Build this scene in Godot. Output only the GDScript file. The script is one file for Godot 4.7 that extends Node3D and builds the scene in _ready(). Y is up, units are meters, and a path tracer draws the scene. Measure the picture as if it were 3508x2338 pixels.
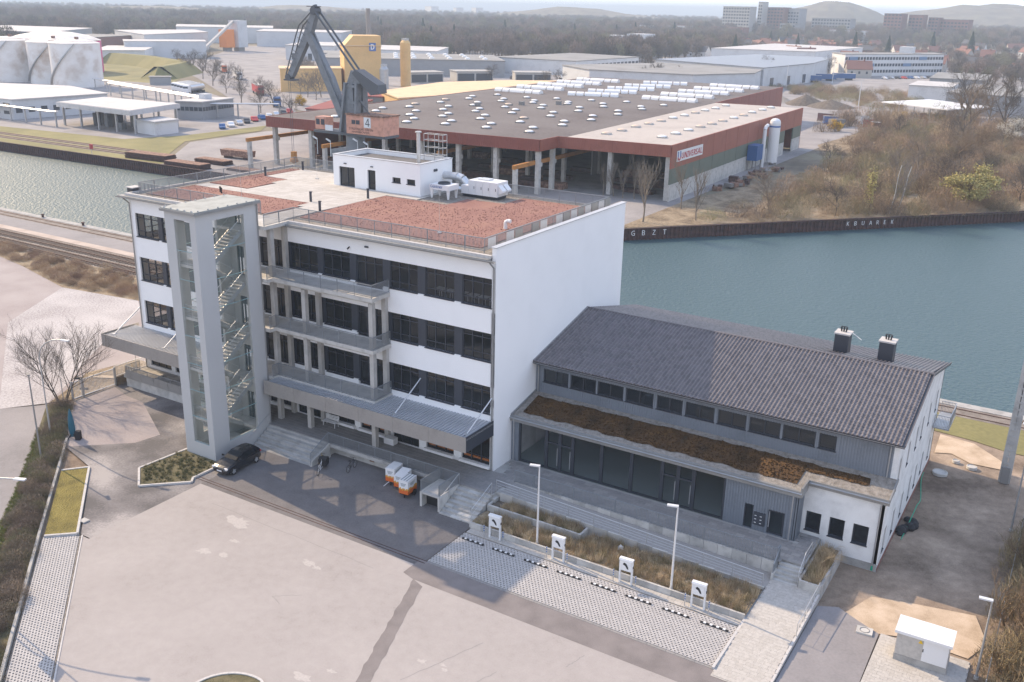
extends Node3D
# A converted harbour warehouse with a stair tower, a lower tiled building beside it, a canal and an industrial quarter behind.
# x runs along the front of the building, z towards the yard, y up; y = 0 is the terrace, the yard lies at -1.26, the water at -3.3.

const YARD := -1.26
const WATER := -3.3
var M := {}
var T := {}
var used := {}
var rng := RandomNumberGenerator.new()
var unit_box: BoxMesh
var unit_quad: QuadMesh


class MB:
	var v := PackedVector3Array()
	var n := PackedVector3Array()
	var c := PackedColorArray()
	var uv := PackedVector2Array()
	var tint := Color.WHITE
	var tinted := false

	func tri(a: Vector3, b: Vector3, d: Vector3, na: Vector3, nb: Vector3, nd: Vector3) -> void:
		v.append(a); v.append(d); v.append(b)
		n.append(na); n.append(nd); n.append(nb)
		if tinted:
			c.append(tint); c.append(tint); c.append(tint)

	# corners counter-clockwise seen from outside
	func quad(a: Vector3, b: Vector3, d: Vector3, e: Vector3) -> void:
		var m := (b - a).cross(e - a)
		if m.length_squared() < 1e-14:
			m = (d - a).cross(e - a)
		m = m.normalized()
		tri(a, b, d, m, m, m)
		tri(a, d, e, m, m, m)

	func tri1(a: Vector3, b: Vector3, d: Vector3) -> void:
		var m := (b - a).cross(d - a).normalized()
		tri(a, b, d, m, m, m)

	func box(p: Vector3, s: Vector3, b := Basis.IDENTITY) -> void:
		var x := b.x * s.x * 0.5
		var y := b.y * s.y * 0.5
		var z := b.z * s.z * 0.5
		quad(p - x - y + z, p + x - y + z, p + x + y + z, p - x + y + z)
		quad(p + x - y - z, p - x - y - z, p - x + y - z, p + x + y - z)
		quad(p + x - y + z, p + x - y - z, p + x + y - z, p + x + y + z)
		quad(p - x - y - z, p - x - y + z, p - x + y + z, p - x + y - z)
		quad(p - x + y + z, p + x + y + z, p + x + y - z, p - x + y - z)
		quad(p - x - y - z, p + x - y - z, p + x - y + z, p - x - y + z)

	func span(a: Vector3, b: Vector3) -> void:
		box((a + b) * 0.5, (b - a).abs())

	func frame_of(d: Vector3) -> Basis:
		var z := d.normalized()
		var h := Vector3.UP if absf(z.y) < 0.98 else Vector3.RIGHT
		var x := h.cross(z).normalized()
		return Basis(x, z.cross(x), z)

	func bar(a: Vector3, b: Vector3, w: float, h: float) -> void:
		box((a + b) * 0.5, Vector3(w, h, a.distance_to(b)), frame_of(b - a))

	func tube(a: Vector3, b: Vector3, r0: float, r1: float, k := 8, caps := true) -> void:
		var f := frame_of(b - a)
		for i in k:
			var t0 := TAU * i / k
			var t1 := TAU * (i + 1) / k
			var n0 := f.x * cos(t0) + f.y * sin(t0)
			var n1 := f.x * cos(t1) + f.y * sin(t1)
			tri(a + n0 * r0, a + n1 * r0, b + n1 * r1, n0, n1, n1)
			tri(a + n0 * r0, b + n1 * r1, b + n0 * r1, n0, n1, n0)
			if caps:
				tri(b, b + n0 * r1, b + n1 * r1, f.z, f.z, f.z)
				tri(a, a + n1 * r0, a + n0 * r0, -f.z, -f.z, -f.z)

	func pipe(pts: Array, r: float, k := 8) -> void:
		for i in pts.size() - 1:
			tube(pts[i], pts[i + 1], r, r, k)

	# profile: (radius, height) pairs turned about a vertical axis
	func lathe(p: Vector3, prof: Array, k := 24) -> void:
		for j in prof.size() - 1:
			var q0: Vector2 = prof[j]
			var q1: Vector2 = prof[j + 1]
			var sl := Vector2(q1.y - q0.y, q0.x - q1.x).normalized()
			for i in k:
				var t0 := TAU * i / k
				var t1 := TAU * (i + 1) / k
				var a := Vector3(cos(t0), 0, -sin(t0))
				var b := Vector3(cos(t1), 0, -sin(t1))
				var na := (a * sl.x + Vector3.UP * sl.y)
				var nb := (b * sl.x + Vector3.UP * sl.y)
				tri(p + a * q0.x + Vector3.UP * q0.y, p + b * q0.x + Vector3.UP * q0.y, p + b * q1.x + Vector3.UP * q1.y, na, nb, nb)
				tri(p + a * q0.x + Vector3.UP * q0.y, p + b * q1.x + Vector3.UP * q1.y, p + a * q1.x + Vector3.UP * q1.y, na, nb, na)

	# a polygon in x-z, as a sheet or as a slab
	func sheet(poly: Array, y: float, y0 := 1e9) -> void:
		var pp := PackedVector2Array(poly)
		var ids := Geometry2D.triangulate_polygon(pp)
		for i in range(0, ids.size(), 3):
			var a := pp[ids[i]]
			var b := pp[ids[i + 1]]
			var d := pp[ids[i + 2]]
			if (b - a).cross(d - a) > 0:
				var s := b
				b = d
				d = s
			tri(Vector3(a.x, y, a.y), Vector3(b.x, y, b.y), Vector3(d.x, y, d.y), Vector3.UP, Vector3.UP, Vector3.UP)
		if y0 < 1e8:
			var cw := Geometry2D.is_polygon_clockwise(pp)
			for i in pp.size():
				var a := pp[i]
				var b := pp[(i + 1) % pp.size()]
				if cw:
					var s := a
					a = b
					b = s
				quad(Vector3(b.x, y0, b.y), Vector3(a.x, y0, a.y), Vector3(a.x, y, a.y), Vector3(b.x, y, b.y))

	# an outline in the plane of (u, w) through p, pushed along d
	func prism(p: Vector3, u: Vector3, w: Vector3, d: Vector3, poly: Array) -> void:
		var pp := PackedVector2Array(poly)
		var ids := Geometry2D.triangulate_polygon(pp)
		var nn := d.normalized()
		for i in range(0, ids.size(), 3):
			var a := p + u * pp[ids[i]].x + w * pp[ids[i]].y
			var b := p + u * pp[ids[i + 1]].x + w * pp[ids[i + 1]].y
			var e := p + u * pp[ids[i + 2]].x + w * pp[ids[i + 2]].y
			if (b - a).cross(e - a).dot(d) < 0:
				var s := b
				b = e
				e = s
			tri(a + d, b + d, e + d, nn, nn, nn)
			tri(a, e, b, -nn, -nn, -nn)
		var mid := Vector2.ZERO
		for q in pp:
			mid += q / pp.size()
		for i in pp.size():
			var a := p + u * pp[i].x + w * pp[i].y
			var j := (i + 1) % pp.size()
			var b := p + u * pp[j].x + w * pp[j].y
			var out := (b - a).cross(d)
			var cw := Geometry2D.is_polygon_clockwise(pp)
			var flip := u.cross(w).dot(d) < 0
			if cw != flip:
				quad(b, a, a + d, b + d)
			else:
				quad(a, b, b + d, a + d)

	func mesh() -> ArrayMesh:
		var arr := []
		arr.resize(Mesh.ARRAY_MAX)
		arr[Mesh.ARRAY_VERTEX] = v
		arr[Mesh.ARRAY_NORMAL] = n
		if tinted:
			arr[Mesh.ARRAY_COLOR] = c
		if uv.size() == v.size():
			arr[Mesh.ARRAY_TEX_UV] = uv
		var m := ArrayMesh.new()
		m.add_surface_from_arrays(Mesh.PRIMITIVE_TRIANGLES, arr)
		return m


# ---------------------------------------------------------------- naming and placing
func numbered(called: String, parent: Node) -> String:
	var key := str(parent.get_instance_id()) + called
	if not used.has(key):
		used[key] = 0
		return called
	used[key] += 1
	return "%s_%03d" % [called, used[key]]


func thing(called: String, label: String, category: String, at := Vector3.ZERO, turn := 0.0, group := "") -> Node3D:
	var o := Node3D.new()
	o.name = numbered(called, self)
	add_child(o)
	o.position = at
	o.rotation.y = turn
	tag(o, label, category, group)
	return o


func tag(o: Node, label: String, category: String, group := "", kind := "") -> void:
	if label:
		o.set_meta("label", label)
	if category:
		o.set_meta("category", category)
	if group:
		o.set_meta("group", group)
	if kind:
		o.set_meta("kind", kind)


func put(called: String, mesh: Mesh, m: Material, parent: Node = self, at := Transform3D.IDENTITY) -> MeshInstance3D:
	var o := MeshInstance3D.new()
	o.name = numbered(called, parent)
	o.mesh = mesh
	o.material_override = m
	o.transform = at
	parent.add_child(o)
	return o


# commits a builder whose points are in the parent's own axes
func obj(called: String, b: MB, m: Material, parent: Node = self) -> MeshInstance3D:
	return put(called, b.mesh(), m, parent)


# the same with points given in the world
func objw(called: String, b: MB, m: Material, parent: Node3D) -> MeshInstance3D:
	var inv := parent.global_transform.affine_inverse()
	for i in b.v.size():
		b.v[i] = inv * b.v[i]
		b.n[i] = inv.basis * b.n[i]
	return put(called, b.mesh(), m, parent)


func bx(called: String, m: Material, parent: Node3D, p: Vector3, s: Vector3, turn := 0.0) -> MeshInstance3D:
	return put(called, unit_box, m, parent, Transform3D(Basis(Vector3.UP, turn) * Basis.from_scale(s), p))


# a box between two world corners, under a parent
func bxw(called: String, m: Material, parent: Node3D, a: Vector3, b: Vector3) -> MeshInstance3D:
	var o := put(called, unit_box, m, parent)
	var t := Transform3D(Basis.from_scale((b - a).abs()), (a + b) * 0.5)
	o.transform = parent.global_transform.affine_inverse() * t
	return o


func struct(called: String, b: MB, m: Material) -> MeshInstance3D:
	var o := obj(called, b, m)
	o.set_meta("kind", "structure")
	return o


func copy_of(o: Node3D, at: Vector3, turn := 0.0, label := "") -> Node3D:
	var r: Node3D = o.duplicate()
	var base := String(o.name)
	r.name = numbered(base, self)
	add_child(r)
	r.position = at
	r.rotation.y = turn
	if label:
		r.set_meta("label", label)
	return r


func multi(called: String, mesh: Mesh, m: Material, places: Array, parent: Node = self, colors := PackedColorArray()) -> MultiMeshInstance3D:
	var mm := MultiMesh.new()
	mm.transform_format = MultiMesh.TRANSFORM_3D
	mm.use_colors = colors.size() > 0
	mm.mesh = mesh
	mm.instance_count = places.size()
	for i in places.size():
		mm.set_instance_transform(i, places[i])
		if colors.size() > 0:
			mm.set_instance_color(i, colors[i])
	var o := MultiMeshInstance3D.new()
	o.name = numbered(called, parent)
	o.multimesh = mm
	o.material_override = m
	parent.add_child(o)
	o.set_meta("kind", "stuff")
	return o


# many alike pieces: the first `most` (nearest the yard) as parts, the rest joined
func pieces(called: String, mesh: Mesh, mats: Array, places: Array, parent: Node3D, most := 300) -> void:
	var eye := Vector3(36.7, 34.6, 57.9)
	if places.size() > most:
		places.sort_custom(func(a: Transform3D, b: Transform3D) -> bool: return a.origin.distance_squared_to(eye) < b.origin.distance_squared_to(eye))
	var rest := {}
	for i in places.size():
		var k := i % mats.size()
		if mats.size() > 1:
			k = rng.randi() % mats.size()
		if i < most:
			put(called, mesh, mats[k], parent, places[i])
		else:
			if not rest.has(k):
				rest[k] = []
			rest[k].append(places[i])
	for k in rest:
		multi(called + "_field", mesh, mats[k], rest[k], parent)


# ---------------------------------------------------------------- materials
func srgb(c: Color) -> Color:
	return c.linear_to_srgb()


func noise_values(size: int, seed_: int, freq: float, oct := 4) -> Image:
	var f := FastNoiseLite.new()
	f.seed = seed_
	f.noise_type = FastNoiseLite.TYPE_SIMPLEX_SMOOTH
	f.frequency = freq
	f.fractal_octaves = oct
	f.fractal_gain = 0.55
	return f.get_seamless_image(size, size)


# layers: [seed, frequency, octaves, share]; ramp: linear colours over 0..1
func mixed(key: String, size: int, layers: Array, ramp: Array, contrast := 1.0) -> ImageTexture:
	var ims := []
	for l in layers:
		var im := noise_values(size, l[0], l[1], l[2])
		im.convert(Image.FORMAT_L8)
		ims.append(im.get_data())
	var table := []
	for i in 256:
		var x := clampf((i / 255.0 - 0.5) * contrast + 0.5, 0, 1) * (ramp.size() - 1)
		var k := mini(int(x), ramp.size() - 2)
		var c: Color = (ramp[k] as Color).lerp(ramp[k + 1], x - k)
		c = srgb(c)
		table.append([clampi(int(c.r * 255), 0, 255), clampi(int(c.g * 255), 0, 255), clampi(int(c.b * 255), 0, 255)])
	var data := PackedByteArray()
	data.resize(size * size * 3)
	for i in size * size:
		var s := 0.0
		for j in ims.size():
			s += ims[j][i] * layers[j][3]
		var e: Array = table[clampi(int(s), 0, 255)]
		data[i * 3] = e[0]
		data[i * 3 + 1] = e[1]
		data[i * 3 + 2] = e[2]
	var out := Image.create_from_data(size, size, false, Image.FORMAT_RGB8, data)
	out.generate_mipmaps()
	T[key] = ImageTexture.create_from_image(out)
	return T[key]


func bump(key: String, size: int, seed_: int, freq: float, oct := 4, strength := 4.0) -> ImageTexture:
	var im := noise_values(size, seed_, freq, oct)
	im.convert(Image.FORMAT_RGBA8)
	im.bump_map_to_normal_map(strength)
	T[key] = ImageTexture.create_from_image(im)
	return T[key]


func mat(key: String, c: Color, rough := 0.8, metal := 0.0, tex: Texture2D = null, tile := 10.0, nrm: Texture2D = null, ntile := 0.0, depth := 1.0) -> StandardMaterial3D:
	var m := StandardMaterial3D.new()
	m.resource_name = key
	m.albedo_color = srgb(c)
	m.roughness = rough
	m.metallic = metal
	if tex or nrm:
		m.uv1_triplanar = true
		m.uv1_world_triplanar = true
		m.uv1_scale = Vector3.ONE / tile
	if tex:
		m.albedo_texture = tex
	if nrm:
		m.normal_enabled = true
		m.normal_texture = nrm
		m.normal_scale = depth
		if ntile > 0.0 and not tex:
			m.uv1_scale = Vector3.ONE / ntile
	M[key] = m
	return m


func glass(key: String, c: Color, alpha: float, rough := 0.02) -> void:
	var m := mat(key, c, rough)
	m.transparency = BaseMaterial3D.TRANSPARENCY_ALPHA
	m.albedo_color.a = alpha
	m.metallic_specular = 0.5


func g(x: float) -> Color:
	return Color(x, x, x)


func make_materials() -> void:
	var soft := mixed("soft", 512, [[1, 0.004, 4, 0.6], [2, 0.05, 3, 0.4]], [g(0.80), g(1.0), g(1.0)], 1.2)
	var fine := mixed("fine", 512, [[3, 0.02, 4, 0.5], [4, 0.25, 2, 0.5]], [g(0.72), g(0.9), g(1.0)], 1.6)
	var grime := mixed("grime", 512, [[5, 0.006, 5, 0.7], [6, 0.12, 3, 0.3]], [g(0.66), g(0.84), g(0.97), g(1.0)], 1.6)
	var render_bump := bump("render_bump", 256, 7, 0.12, 3, 1.5)
	# walls
	mat("white", Color(0.84, 0.84, 0.84), 0.85, 0, mixed("plaster", 512, [[11, 0.004, 4, 0.5], [12, 0.2, 2, 0.5]], [g(0.93), g(0.99), g(1.0)], 1.1), 9.0)
	mat("white_worn", Color(0.76, 0.76, 0.75), 0.85, 0, mixed("plaster_worn", 512, [[13, 0.006, 5, 0.7], [14, 0.2, 2, 0.3]], [g(0.72), g(0.95), g(1.0)], 1.3), 7.0)
	mat("panel_grey", Color(0.47, 0.475, 0.475), 0.6, 0, mixed("panel", 512, [[15, 0.004, 4, 0.5], [16, 0.2, 2, 0.5]], [g(0.92), g(0.98), g(1.0)], 1.0), 8.0)
	mat("corrugated_grey", Color(0.20, 0.225, 0.26), 0.5, 0.1, soft, 6.0)
	mat("dark_frame", Color(0.036, 0.042, 0.054), 0.45)
	mat("dark_panel", Color(0.04, 0.046, 0.06), 0.5)
	mat("concrete", Color(0.46, 0.445, 0.42), 0.9, 0, grime, 5.0)
	mat("concrete_b", Color(0.52, 0.505, 0.475), 0.9, 0, grime, 4.0)
	mat("concrete_c", Color(0.40, 0.39, 0.37), 0.9, 0, grime, 4.5)
	mat("kerb", Color(0.55, 0.53, 0.51), 0.9, 0, fine, 3.0)
	mat("galvanised", Color(0.44, 0.45, 0.46), 0.45, 0.6, soft, 3.0)
	mat("railing_grey", Color(0.26, 0.28, 0.30), 0.5, 0.4)
	mat("galvanised_bright", Color(0.62, 0.63, 0.64), 0.38, 0.7, soft, 3.0)
	mat("zinc", Color(0.29, 0.29, 0.285), 0.5, 0.35, soft, 4.0)
	mat("zinc_sheet", Color(0.50, 0.51, 0.53), 0.45, 0.3, soft, 5.0)
	mat("fascia_metal", Color(0.36, 0.34, 0.32), 0.48, 0.35, soft, 7.0)
	mat("steel_white", Color(0.72, 0.72, 0.72), 0.4)
	mat("lamp_white", Color(0.66, 0.67, 0.68), 0.4, 0.2)
	mat("black", Color(0.02, 0.02, 0.022), 0.6)
	mat("rubber", Color(0.025, 0.025, 0.027), 0.85)
	mat("interior_wall", Color(0.18, 0.175, 0.17), 0.9)
	mat("interior_floor", Color(0.22, 0.21, 0.20), 0.6)
	mat("interior_red", Color(0.20, 0.08, 0.06), 0.8)
	mat("interior_green", Color(0.34, 0.40, 0.38), 0.7)
	mat("orange", Color(0.72, 0.22, 0.03), 0.6)
	mat("orange_print", Color(0.62, 0.13, 0.025), 0.6)
	mat("ochre_print", Color(0.62, 0.32, 0.05), 0.6)
	mat("grey_print", Color(0.24, 0.27, 0.28), 0.6)
	mat("wood", Color(0.42, 0.28, 0.15), 0.8, 0, fine, 1.5)
	mat("board", Color(0.60, 0.48, 0.34), 0.8, 0, fine, 1.5)
	mat("yellow_sign", Color(0.75, 0.50, 0.02), 0.6)
	mat("sign_blue", Color(0.06, 0.14, 0.36), 0.6)
	mat("hose_green", Color(0.02, 0.33, 0.20), 0.6)
	glass("glass", Color(0.02, 0.03, 0.04), 0.34)
	glass("glass_dark", Color(0.02, 0.03, 0.042), 0.5)
	glass("glass_green", Color(0.26, 0.38, 0.35), 0.14)
	glass("glass_clear", Color(0.30, 0.33, 0.33), 0.10)
	# roofs
	var sed := mixed("sedum", 512, [[21, 0.006, 3, 0.35], [22, 0.10, 3, 0.35], [23, 0.35, 2, 0.3]], [Color(0.148, 0.068, 0.053), Color(0.218, 0.104, 0.083), Color(0.263, 0.132, 0.107), Color(0.296, 0.159, 0.115), Color(0.333, 0.200, 0.111)], 1.1)
	mat("sedum", g(1.0), 0.95, 0, sed, 12.0, bump("sedum_bump", 512, 24, 0.09, 4, 4.0), 0, 0.5)
	var moss := mixed("moss", 512, [[25, 0.008, 4, 0.5], [26, 0.07, 4, 0.3], [27, 0.3, 2, 0.2]], [Color(0.026, 0.018, 0.009), Color(0.060, 0.032, 0.012), Color(0.086, 0.044, 0.015), Color(0.143, 0.071, 0.017)], 1.7)
	mat("moss_roof", g(1.0), 0.95, 0, moss, 9.0, T["sedum_bump"], 0, 1.2)
	var gravel := mixed("gravel", 512, [[28, 0.3, 2, 0.7], [29, 0.02, 3, 0.3]], [Color(0.12, 0.105, 0.09), Color(0.30, 0.27, 0.235), Color(0.46, 0.42, 0.38)], 2.2)
	mat("gravel", g(1.0), 0.95, 0, gravel, 5.0, bump("gravel_bump", 256, 30, 0.3, 2, 6.0), 0, 1.0)
	mat("tile_a", Color(0.155, 0.138, 0.140), 0.42)
	mat("tile_b", Color(0.175, 0.156, 0.156), 0.42)
	mat("tile_c", Color(0.13, 0.116, 0.118), 0.45)
	mat("roof_felt", Color(0.125, 0.12, 0.12), 0.9, 0, grime, 9.0)
	mat("hall_felt", Color(0.155, 0.143, 0.140), 0.92, 0, mixed("felt", 512, [[31, 0.004, 5, 0.6], [32, 0.15, 3, 0.4]], [Color(0.6, 0.53, 0.52), Color(0.85, 0.80, 0.79), Color(1.0, 0.98, 0.95)], 1.8), 90.0)
	mat("hall_pale", Color(0.43, 0.39, 0.355), 0.9, 0, soft, 40.0)
	mat("tower_roof", Color(0.35, 0.365, 0.345), 0.6, 0.1, grime, 5.0)
	mat("slab_a", Color(0.50, 0.47, 0.43), 0.9, 0, fine, 3.0)
	mat("slab_b", Color(0.47, 0.44, 0.40), 0.9, 0, fine, 2.5)
	mat("slab_c", Color(0.53, 0.50, 0.46), 0.9, 0, fine, 3.5)
	mat("paver_a", Color(0.29, 0.275, 0.265), 0.9, 0, fine, 2.0)
	mat("paver_b", Color(0.335, 0.32, 0.305), 0.9, 0, fine, 2.5)
	mat("paver_c", Color(0.26, 0.25, 0.245), 0.9, 0, fine, 3.0)
	mat("grid_stone", Color(0.52, 0.50, 0.485), 0.9, 0, fine, 3.0)
	# ground
	var conc := mixed("yard_concrete", 1024, [[41, 0.006, 4, 0.34], [42, 0.05, 4, 0.33], [43, 0.35, 2, 0.33]], [Color(0.255, 0.232, 0.218), Color(0.33, 0.305, 0.288), Color(0.362, 0.336, 0.318), Color(0.395, 0.368, 0.348)], 1.2)
	mat("yard_concrete", Color(0.99, 0.98, 0.985), 0.92, 0, conc, 47.0)
	var asph := mixed("asphalt", 512, [[44, 0.004, 5, 0.5], [45, 0.04, 4, 0.2], [46, 0.35, 2, 0.3]], [Color(0.10, 0.093, 0.093), Color(0.145, 0.135, 0.134), Color(0.18, 0.168, 0.166), Color(0.22, 0.205, 0.202)], 1.6)
	mat("asphalt", g(1.0), 0.9, 0, asph, 31.0)
	mat("asphalt_pale", Color(1.45, 1.38, 1.37).clamp(), 0.9, 0, mixed("asphalt_pale", 512, [[47, 0.004, 5, 0.5], [48, 0.05, 4, 0.2], [49, 0.35, 2, 0.3]], [Color(0.180, 0.169, 0.169), Color(0.230, 0.216, 0.216), Color(0.266, 0.248, 0.248), Color(0.302, 0.284, 0.281)], 1.5), 37.0)
	mat("asphalt_mixed", g(1.0), 0.85, 0, mixed("asphalt_mixed", 512, [[51, 0.008, 5, 0.75], [52, 0.3, 2, 0.25]], [Color(0.09, 0.085, 0.088), Color(0.15, 0.14, 0.142), Color(0.21, 0.197, 0.196), Color(0.33, 0.305, 0.295)], 2.1), 33.0)
	mat("patch_asphalt", g(1.0), 0.9, 0, mixed("patch", 512, [[53, 0.01, 4, 0.5], [54, 0.3, 2, 0.5]], [Color(0.15, 0.134, 0.13), Color(0.20, 0.178, 0.172), Color(0.235, 0.21, 0.203)], 1.5), 11.0)
	mat("cobble", g(1.0), 0.9, 0, mixed("cobble", 512, [[55, 0.004, 3, 0.35], [56, 0.16, 2, 0.65]], [Color(0.272, 0.248, 0.248), Color(0.416, 0.392, 0.388), Color(0.480, 0.456, 0.448)], 2.0), 23.0)
	mat("pink_asphalt", g(1.0), 0.9, 0, mixed("pink_asphalt", 512, [[57, 0.006, 4, 0.6], [58, 0.3, 2, 0.4]], [Color(0.257, 0.218, 0.215), Color(0.320, 0.281, 0.273), Color(0.359, 0.320, 0.312)], 1.5), 29.0)
	var dry := mixed("dry_grass", 512, [[61, 0.006, 4, 0.4], [62, 0.05, 4, 0.3], [63, 0.3, 2, 0.3]], [Color(0.10, 0.075, 0.045), Color(0.22, 0.165, 0.105), Color(0.32, 0.25, 0.165), Color(0.42, 0.34, 0.24)], 1.9)
	mat("dry_ground", g(1.0), 0.95, 0, dry, 19.0, bump("dry_bump", 512, 64, 0.12, 4, 6.0), 0, 1.0)
	mat("lawn", g(1.0), 0.95, 0, mixed("lawn", 512, [[65, 0.008, 4, 0.5], [66, 0.2, 3, 0.5]], [Color(0.10, 0.085, 0.022), Color(0.165, 0.135, 0.035), Color(0.22, 0.18, 0.045), Color(0.26, 0.22, 0.07)], 1.8), 11.0, T["dry_bump"], 0, 0.8)
	mat("lawn_far", g(1.0), 0.95, 0, mixed("lawn_far", 512, [[67, 0.006, 4, 0.6], [68, 0.2, 3, 0.4]], [Color(0.15, 0.14, 0.055), Color(0.21, 0.19, 0.075), Color(0.27, 0.235, 0.10)], 1.7), 60.0)
	mat("moss_bed", g(1.0), 0.95, 0, mixed("moss_bed", 512, [[69, 0.012, 4, 0.5], [70, 0.25, 3, 0.5]], [Color(0.065, 0.06, 0.03), Color(0.13, 0.115, 0.06), Color(0.20, 0.17, 0.10)], 1.9), 6.0, T["dry_bump"], 0, 1.0)
	mat("soil", g(1.0), 0.95, 0, mixed("soil", 512, [[71, 0.01, 5, 0.6], [72, 0.3, 2, 0.4]], [Color(0.075, 0.06, 0.046), Color(0.13, 0.105, 0.082), Color(0.20, 0.165, 0.13)], 1.8), 9.0, T["dry_bump"], 0, 0.8)
	mat("dirt_lane", g(1.0), 0.95, 0, mixed("dirt", 512, [[73, 0.006, 5, 0.6], [74, 0.06, 3, 0.2], [75, 0.35, 2, 0.2]], [Color(0.12, 0.085, 0.06), Color(0.21, 0.158, 0.115), Color(0.29, 0.222, 0.165), Color(0.40, 0.31, 0.23)], 1.9), 27.0)
	mat("sand", g(1.0), 0.95, 0, mixed("sand", 512, [[76, 0.012, 5, 0.6], [77, 0.3, 2, 0.4]], [Color(0.36, 0.27, 0.18), Color(0.50, 0.385, 0.275), Color(0.60, 0.48, 0.36)], 1.6), 13.0)
	mat("ballast", g(1.0), 0.95, 0, mixed("ballast", 512, [[78, 0.01, 4, 0.4], [79, 0.35, 2, 0.6]], [Color(0.11, 0.09, 0.075), Color(0.22, 0.19, 0.165), Color(0.33, 0.29, 0.255)], 1.9), 12.0)
	mat("band_concrete", g(1.0), 0.9, 0, mixed("band", 512, [[80, 0.008, 4, 0.5], [81, 0.3, 2, 0.5]], [Color(0.340, 0.272, 0.225), Color(0.442, 0.365, 0.315), Color(0.493, 0.425, 0.365)], 1.5), 14.0)
	mat("far_ground", g(1.0), 0.95, 0, mixed("far_ground", 512, [[82, 0.01, 5, 0.7], [83, 0.2, 2, 0.3]], [Color(0.10, 0.085, 0.06), Color(0.17, 0.14, 0.10), Color(0.22, 0.20, 0.13)], 1.7), 240.0)
	mat("industrial_ground", g(1.0), 0.95, 0, mixed("industrial_ground", 512, [[84, 0.01, 5, 0.7], [85, 0.2, 2, 0.3]], [Color(0.203, 0.191, 0.187), Color(0.281, 0.261, 0.254), Color(0.343, 0.320, 0.308)], 1.5), 90.0)
	mat("worn_concrete", Color(0.47, 0.435, 0.41), 0.92, 0, fine, 2.0)
	# steel
	mat("rust", g(1.0), 0.85, 0.1, mixed("rust", 512, [[86, 0.012, 5, 0.6], [87, 0.15, 3, 0.4]], [Color(0.035, 0.022, 0.022), Color(0.075, 0.042, 0.04), Color(0.13, 0.065, 0.05)], 1.9), 7.0)
	mat("rust_plate", g(1.0), 0.85, 0.1, mixed("rust_plate", 512, [[88, 0.012, 5, 0.6], [89, 0.15, 3, 0.4]], [Color(0.10, 0.05, 0.035), Color(0.22, 0.12, 0.085), Color(0.40, 0.27, 0.20)], 1.9), 5.0)
	mat("rail", Color(0.20, 0.13, 0.10), 0.55, 0.5)
	mat("sleeper", Color(0.16, 0.125, 0.10), 0.9)
	mat("hall_red", Color(0.245, 0.072, 0.052), 0.6, 0, soft, 12.0)
	mat("hall_red_b", Color(0.30, 0.10, 0.068), 0.6, 0, soft, 12.0)
	mat("hall_green", Color(0.12, 0.145, 0.115), 0.6, 0, soft, 12.0)
	mat("hall_inside", Color(0.32, 0.31, 0.30), 0.95)
	mat("hall_floor", Color(0.27, 0.26, 0.25), 0.95, 0, grime, 15.0)
	mat("crane_grey", Color(0.21, 0.22, 0.235), 0.6, 0.1, grime, 6.0)
	mat("crane_dark", Color(0.10, 0.105, 0.115), 0.65, 0.1)
	mat("crane_pink", Color(0.66, 0.33, 0.235), 0.7, 0, grime, 5.0)
	mat("crane_orange", Color(0.46, 0.20, 0.05), 0.7, 0, grime, 4.0)
	mat("skylight", Color(0.78, 0.77, 0.75), 0.35)
	mat("skylight_tan", Color(0.62, 0.48, 0.36), 0.4)
	mat("curb", Color(0.24, 0.23, 0.22), 0.8)
	mat("yellow_hall", Color(0.66, 0.43, 0.18), 0.7, 0, soft, 20.0)
	mat("yellow_roof", Color(0.68, 0.50, 0.30), 0.7, 0, soft, 20.0)
	mat("red_roof", Color(0.24, 0.055, 0.05), 0.8, 0, soft, 12.0)
	mat("pale_wall", Color(0.55, 0.56, 0.575), 0.8, 0, soft, 25.0)
	mat("pale_wall_b", Color(0.64, 0.64, 0.64), 0.8, 0, soft, 25.0)
	mat("grey_wall", Color(0.30, 0.305, 0.315), 0.8, 0, soft, 25.0)
	mat("brown_wall", Color(0.22, 0.11, 0.095), 0.8, 0, soft, 25.0)
	mat("brick_wall", Color(0.24, 0.115, 0.09), 0.85, 0, soft, 25.0)
	mat("grey_roof", Color(0.27, 0.265, 0.255), 0.85, 0, grime, 60.0)
	mat("pale_roof", Color(0.52, 0.505, 0.49), 0.8, 0, soft, 40.0)
	mat("house_roof", Color(0.235, 0.115, 0.09), 0.85, 0, soft, 12.0)
	mat("house_roof_dark", Color(0.10, 0.095, 0.10), 0.85, 0, soft, 12.0)
	mat("window_far", Color(0.05, 0.06, 0.075), 0.15)
	mat("blue_panel", Color(0.13, 0.22, 0.36), 0.6)
	mat("blue_tarp", Color(0.03, 0.10, 0.26), 0.55)
	mat("red_tarp", Color(0.42, 0.05, 0.06), 0.55)
	mat("tank_white", Color(0.78, 0.77, 0.76), 0.6, 0, mixed("tank", 512, [[91, 0.006, 5, 0.7], [92, 0.15, 3, 0.3]], [Color(0.6, 0.5, 0.42), Color(0.93, 0.91, 0.88), g(1.0)], 1.5), 30.0)
	mat("tank_pink", Color(0.62, 0.07, 0.24), 0.6)
	mat("solar", Color(0.16, 0.18, 0.22), 0.35)
	# plants
	mat("bark", Color(0.10, 0.082, 0.068), 0.95)
	mat("bark_pale", Color(0.20, 0.165, 0.13), 0.95)
	mat("bark_warm", Color(0.19, 0.135, 0.085), 0.95)
	mat("birch", Color(0.50, 0.48, 0.45), 0.9)
	mat("pane_edge", Color(0.24, 0.38, 0.40), 0.3)
	mat("twig_olive", Color(0.15, 0.135, 0.075), 0.95)
	mat("twig_red", Color(0.17, 0.095, 0.07), 0.95)
	mat("twig_grey", Color(0.19, 0.17, 0.16), 0.95)
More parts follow.
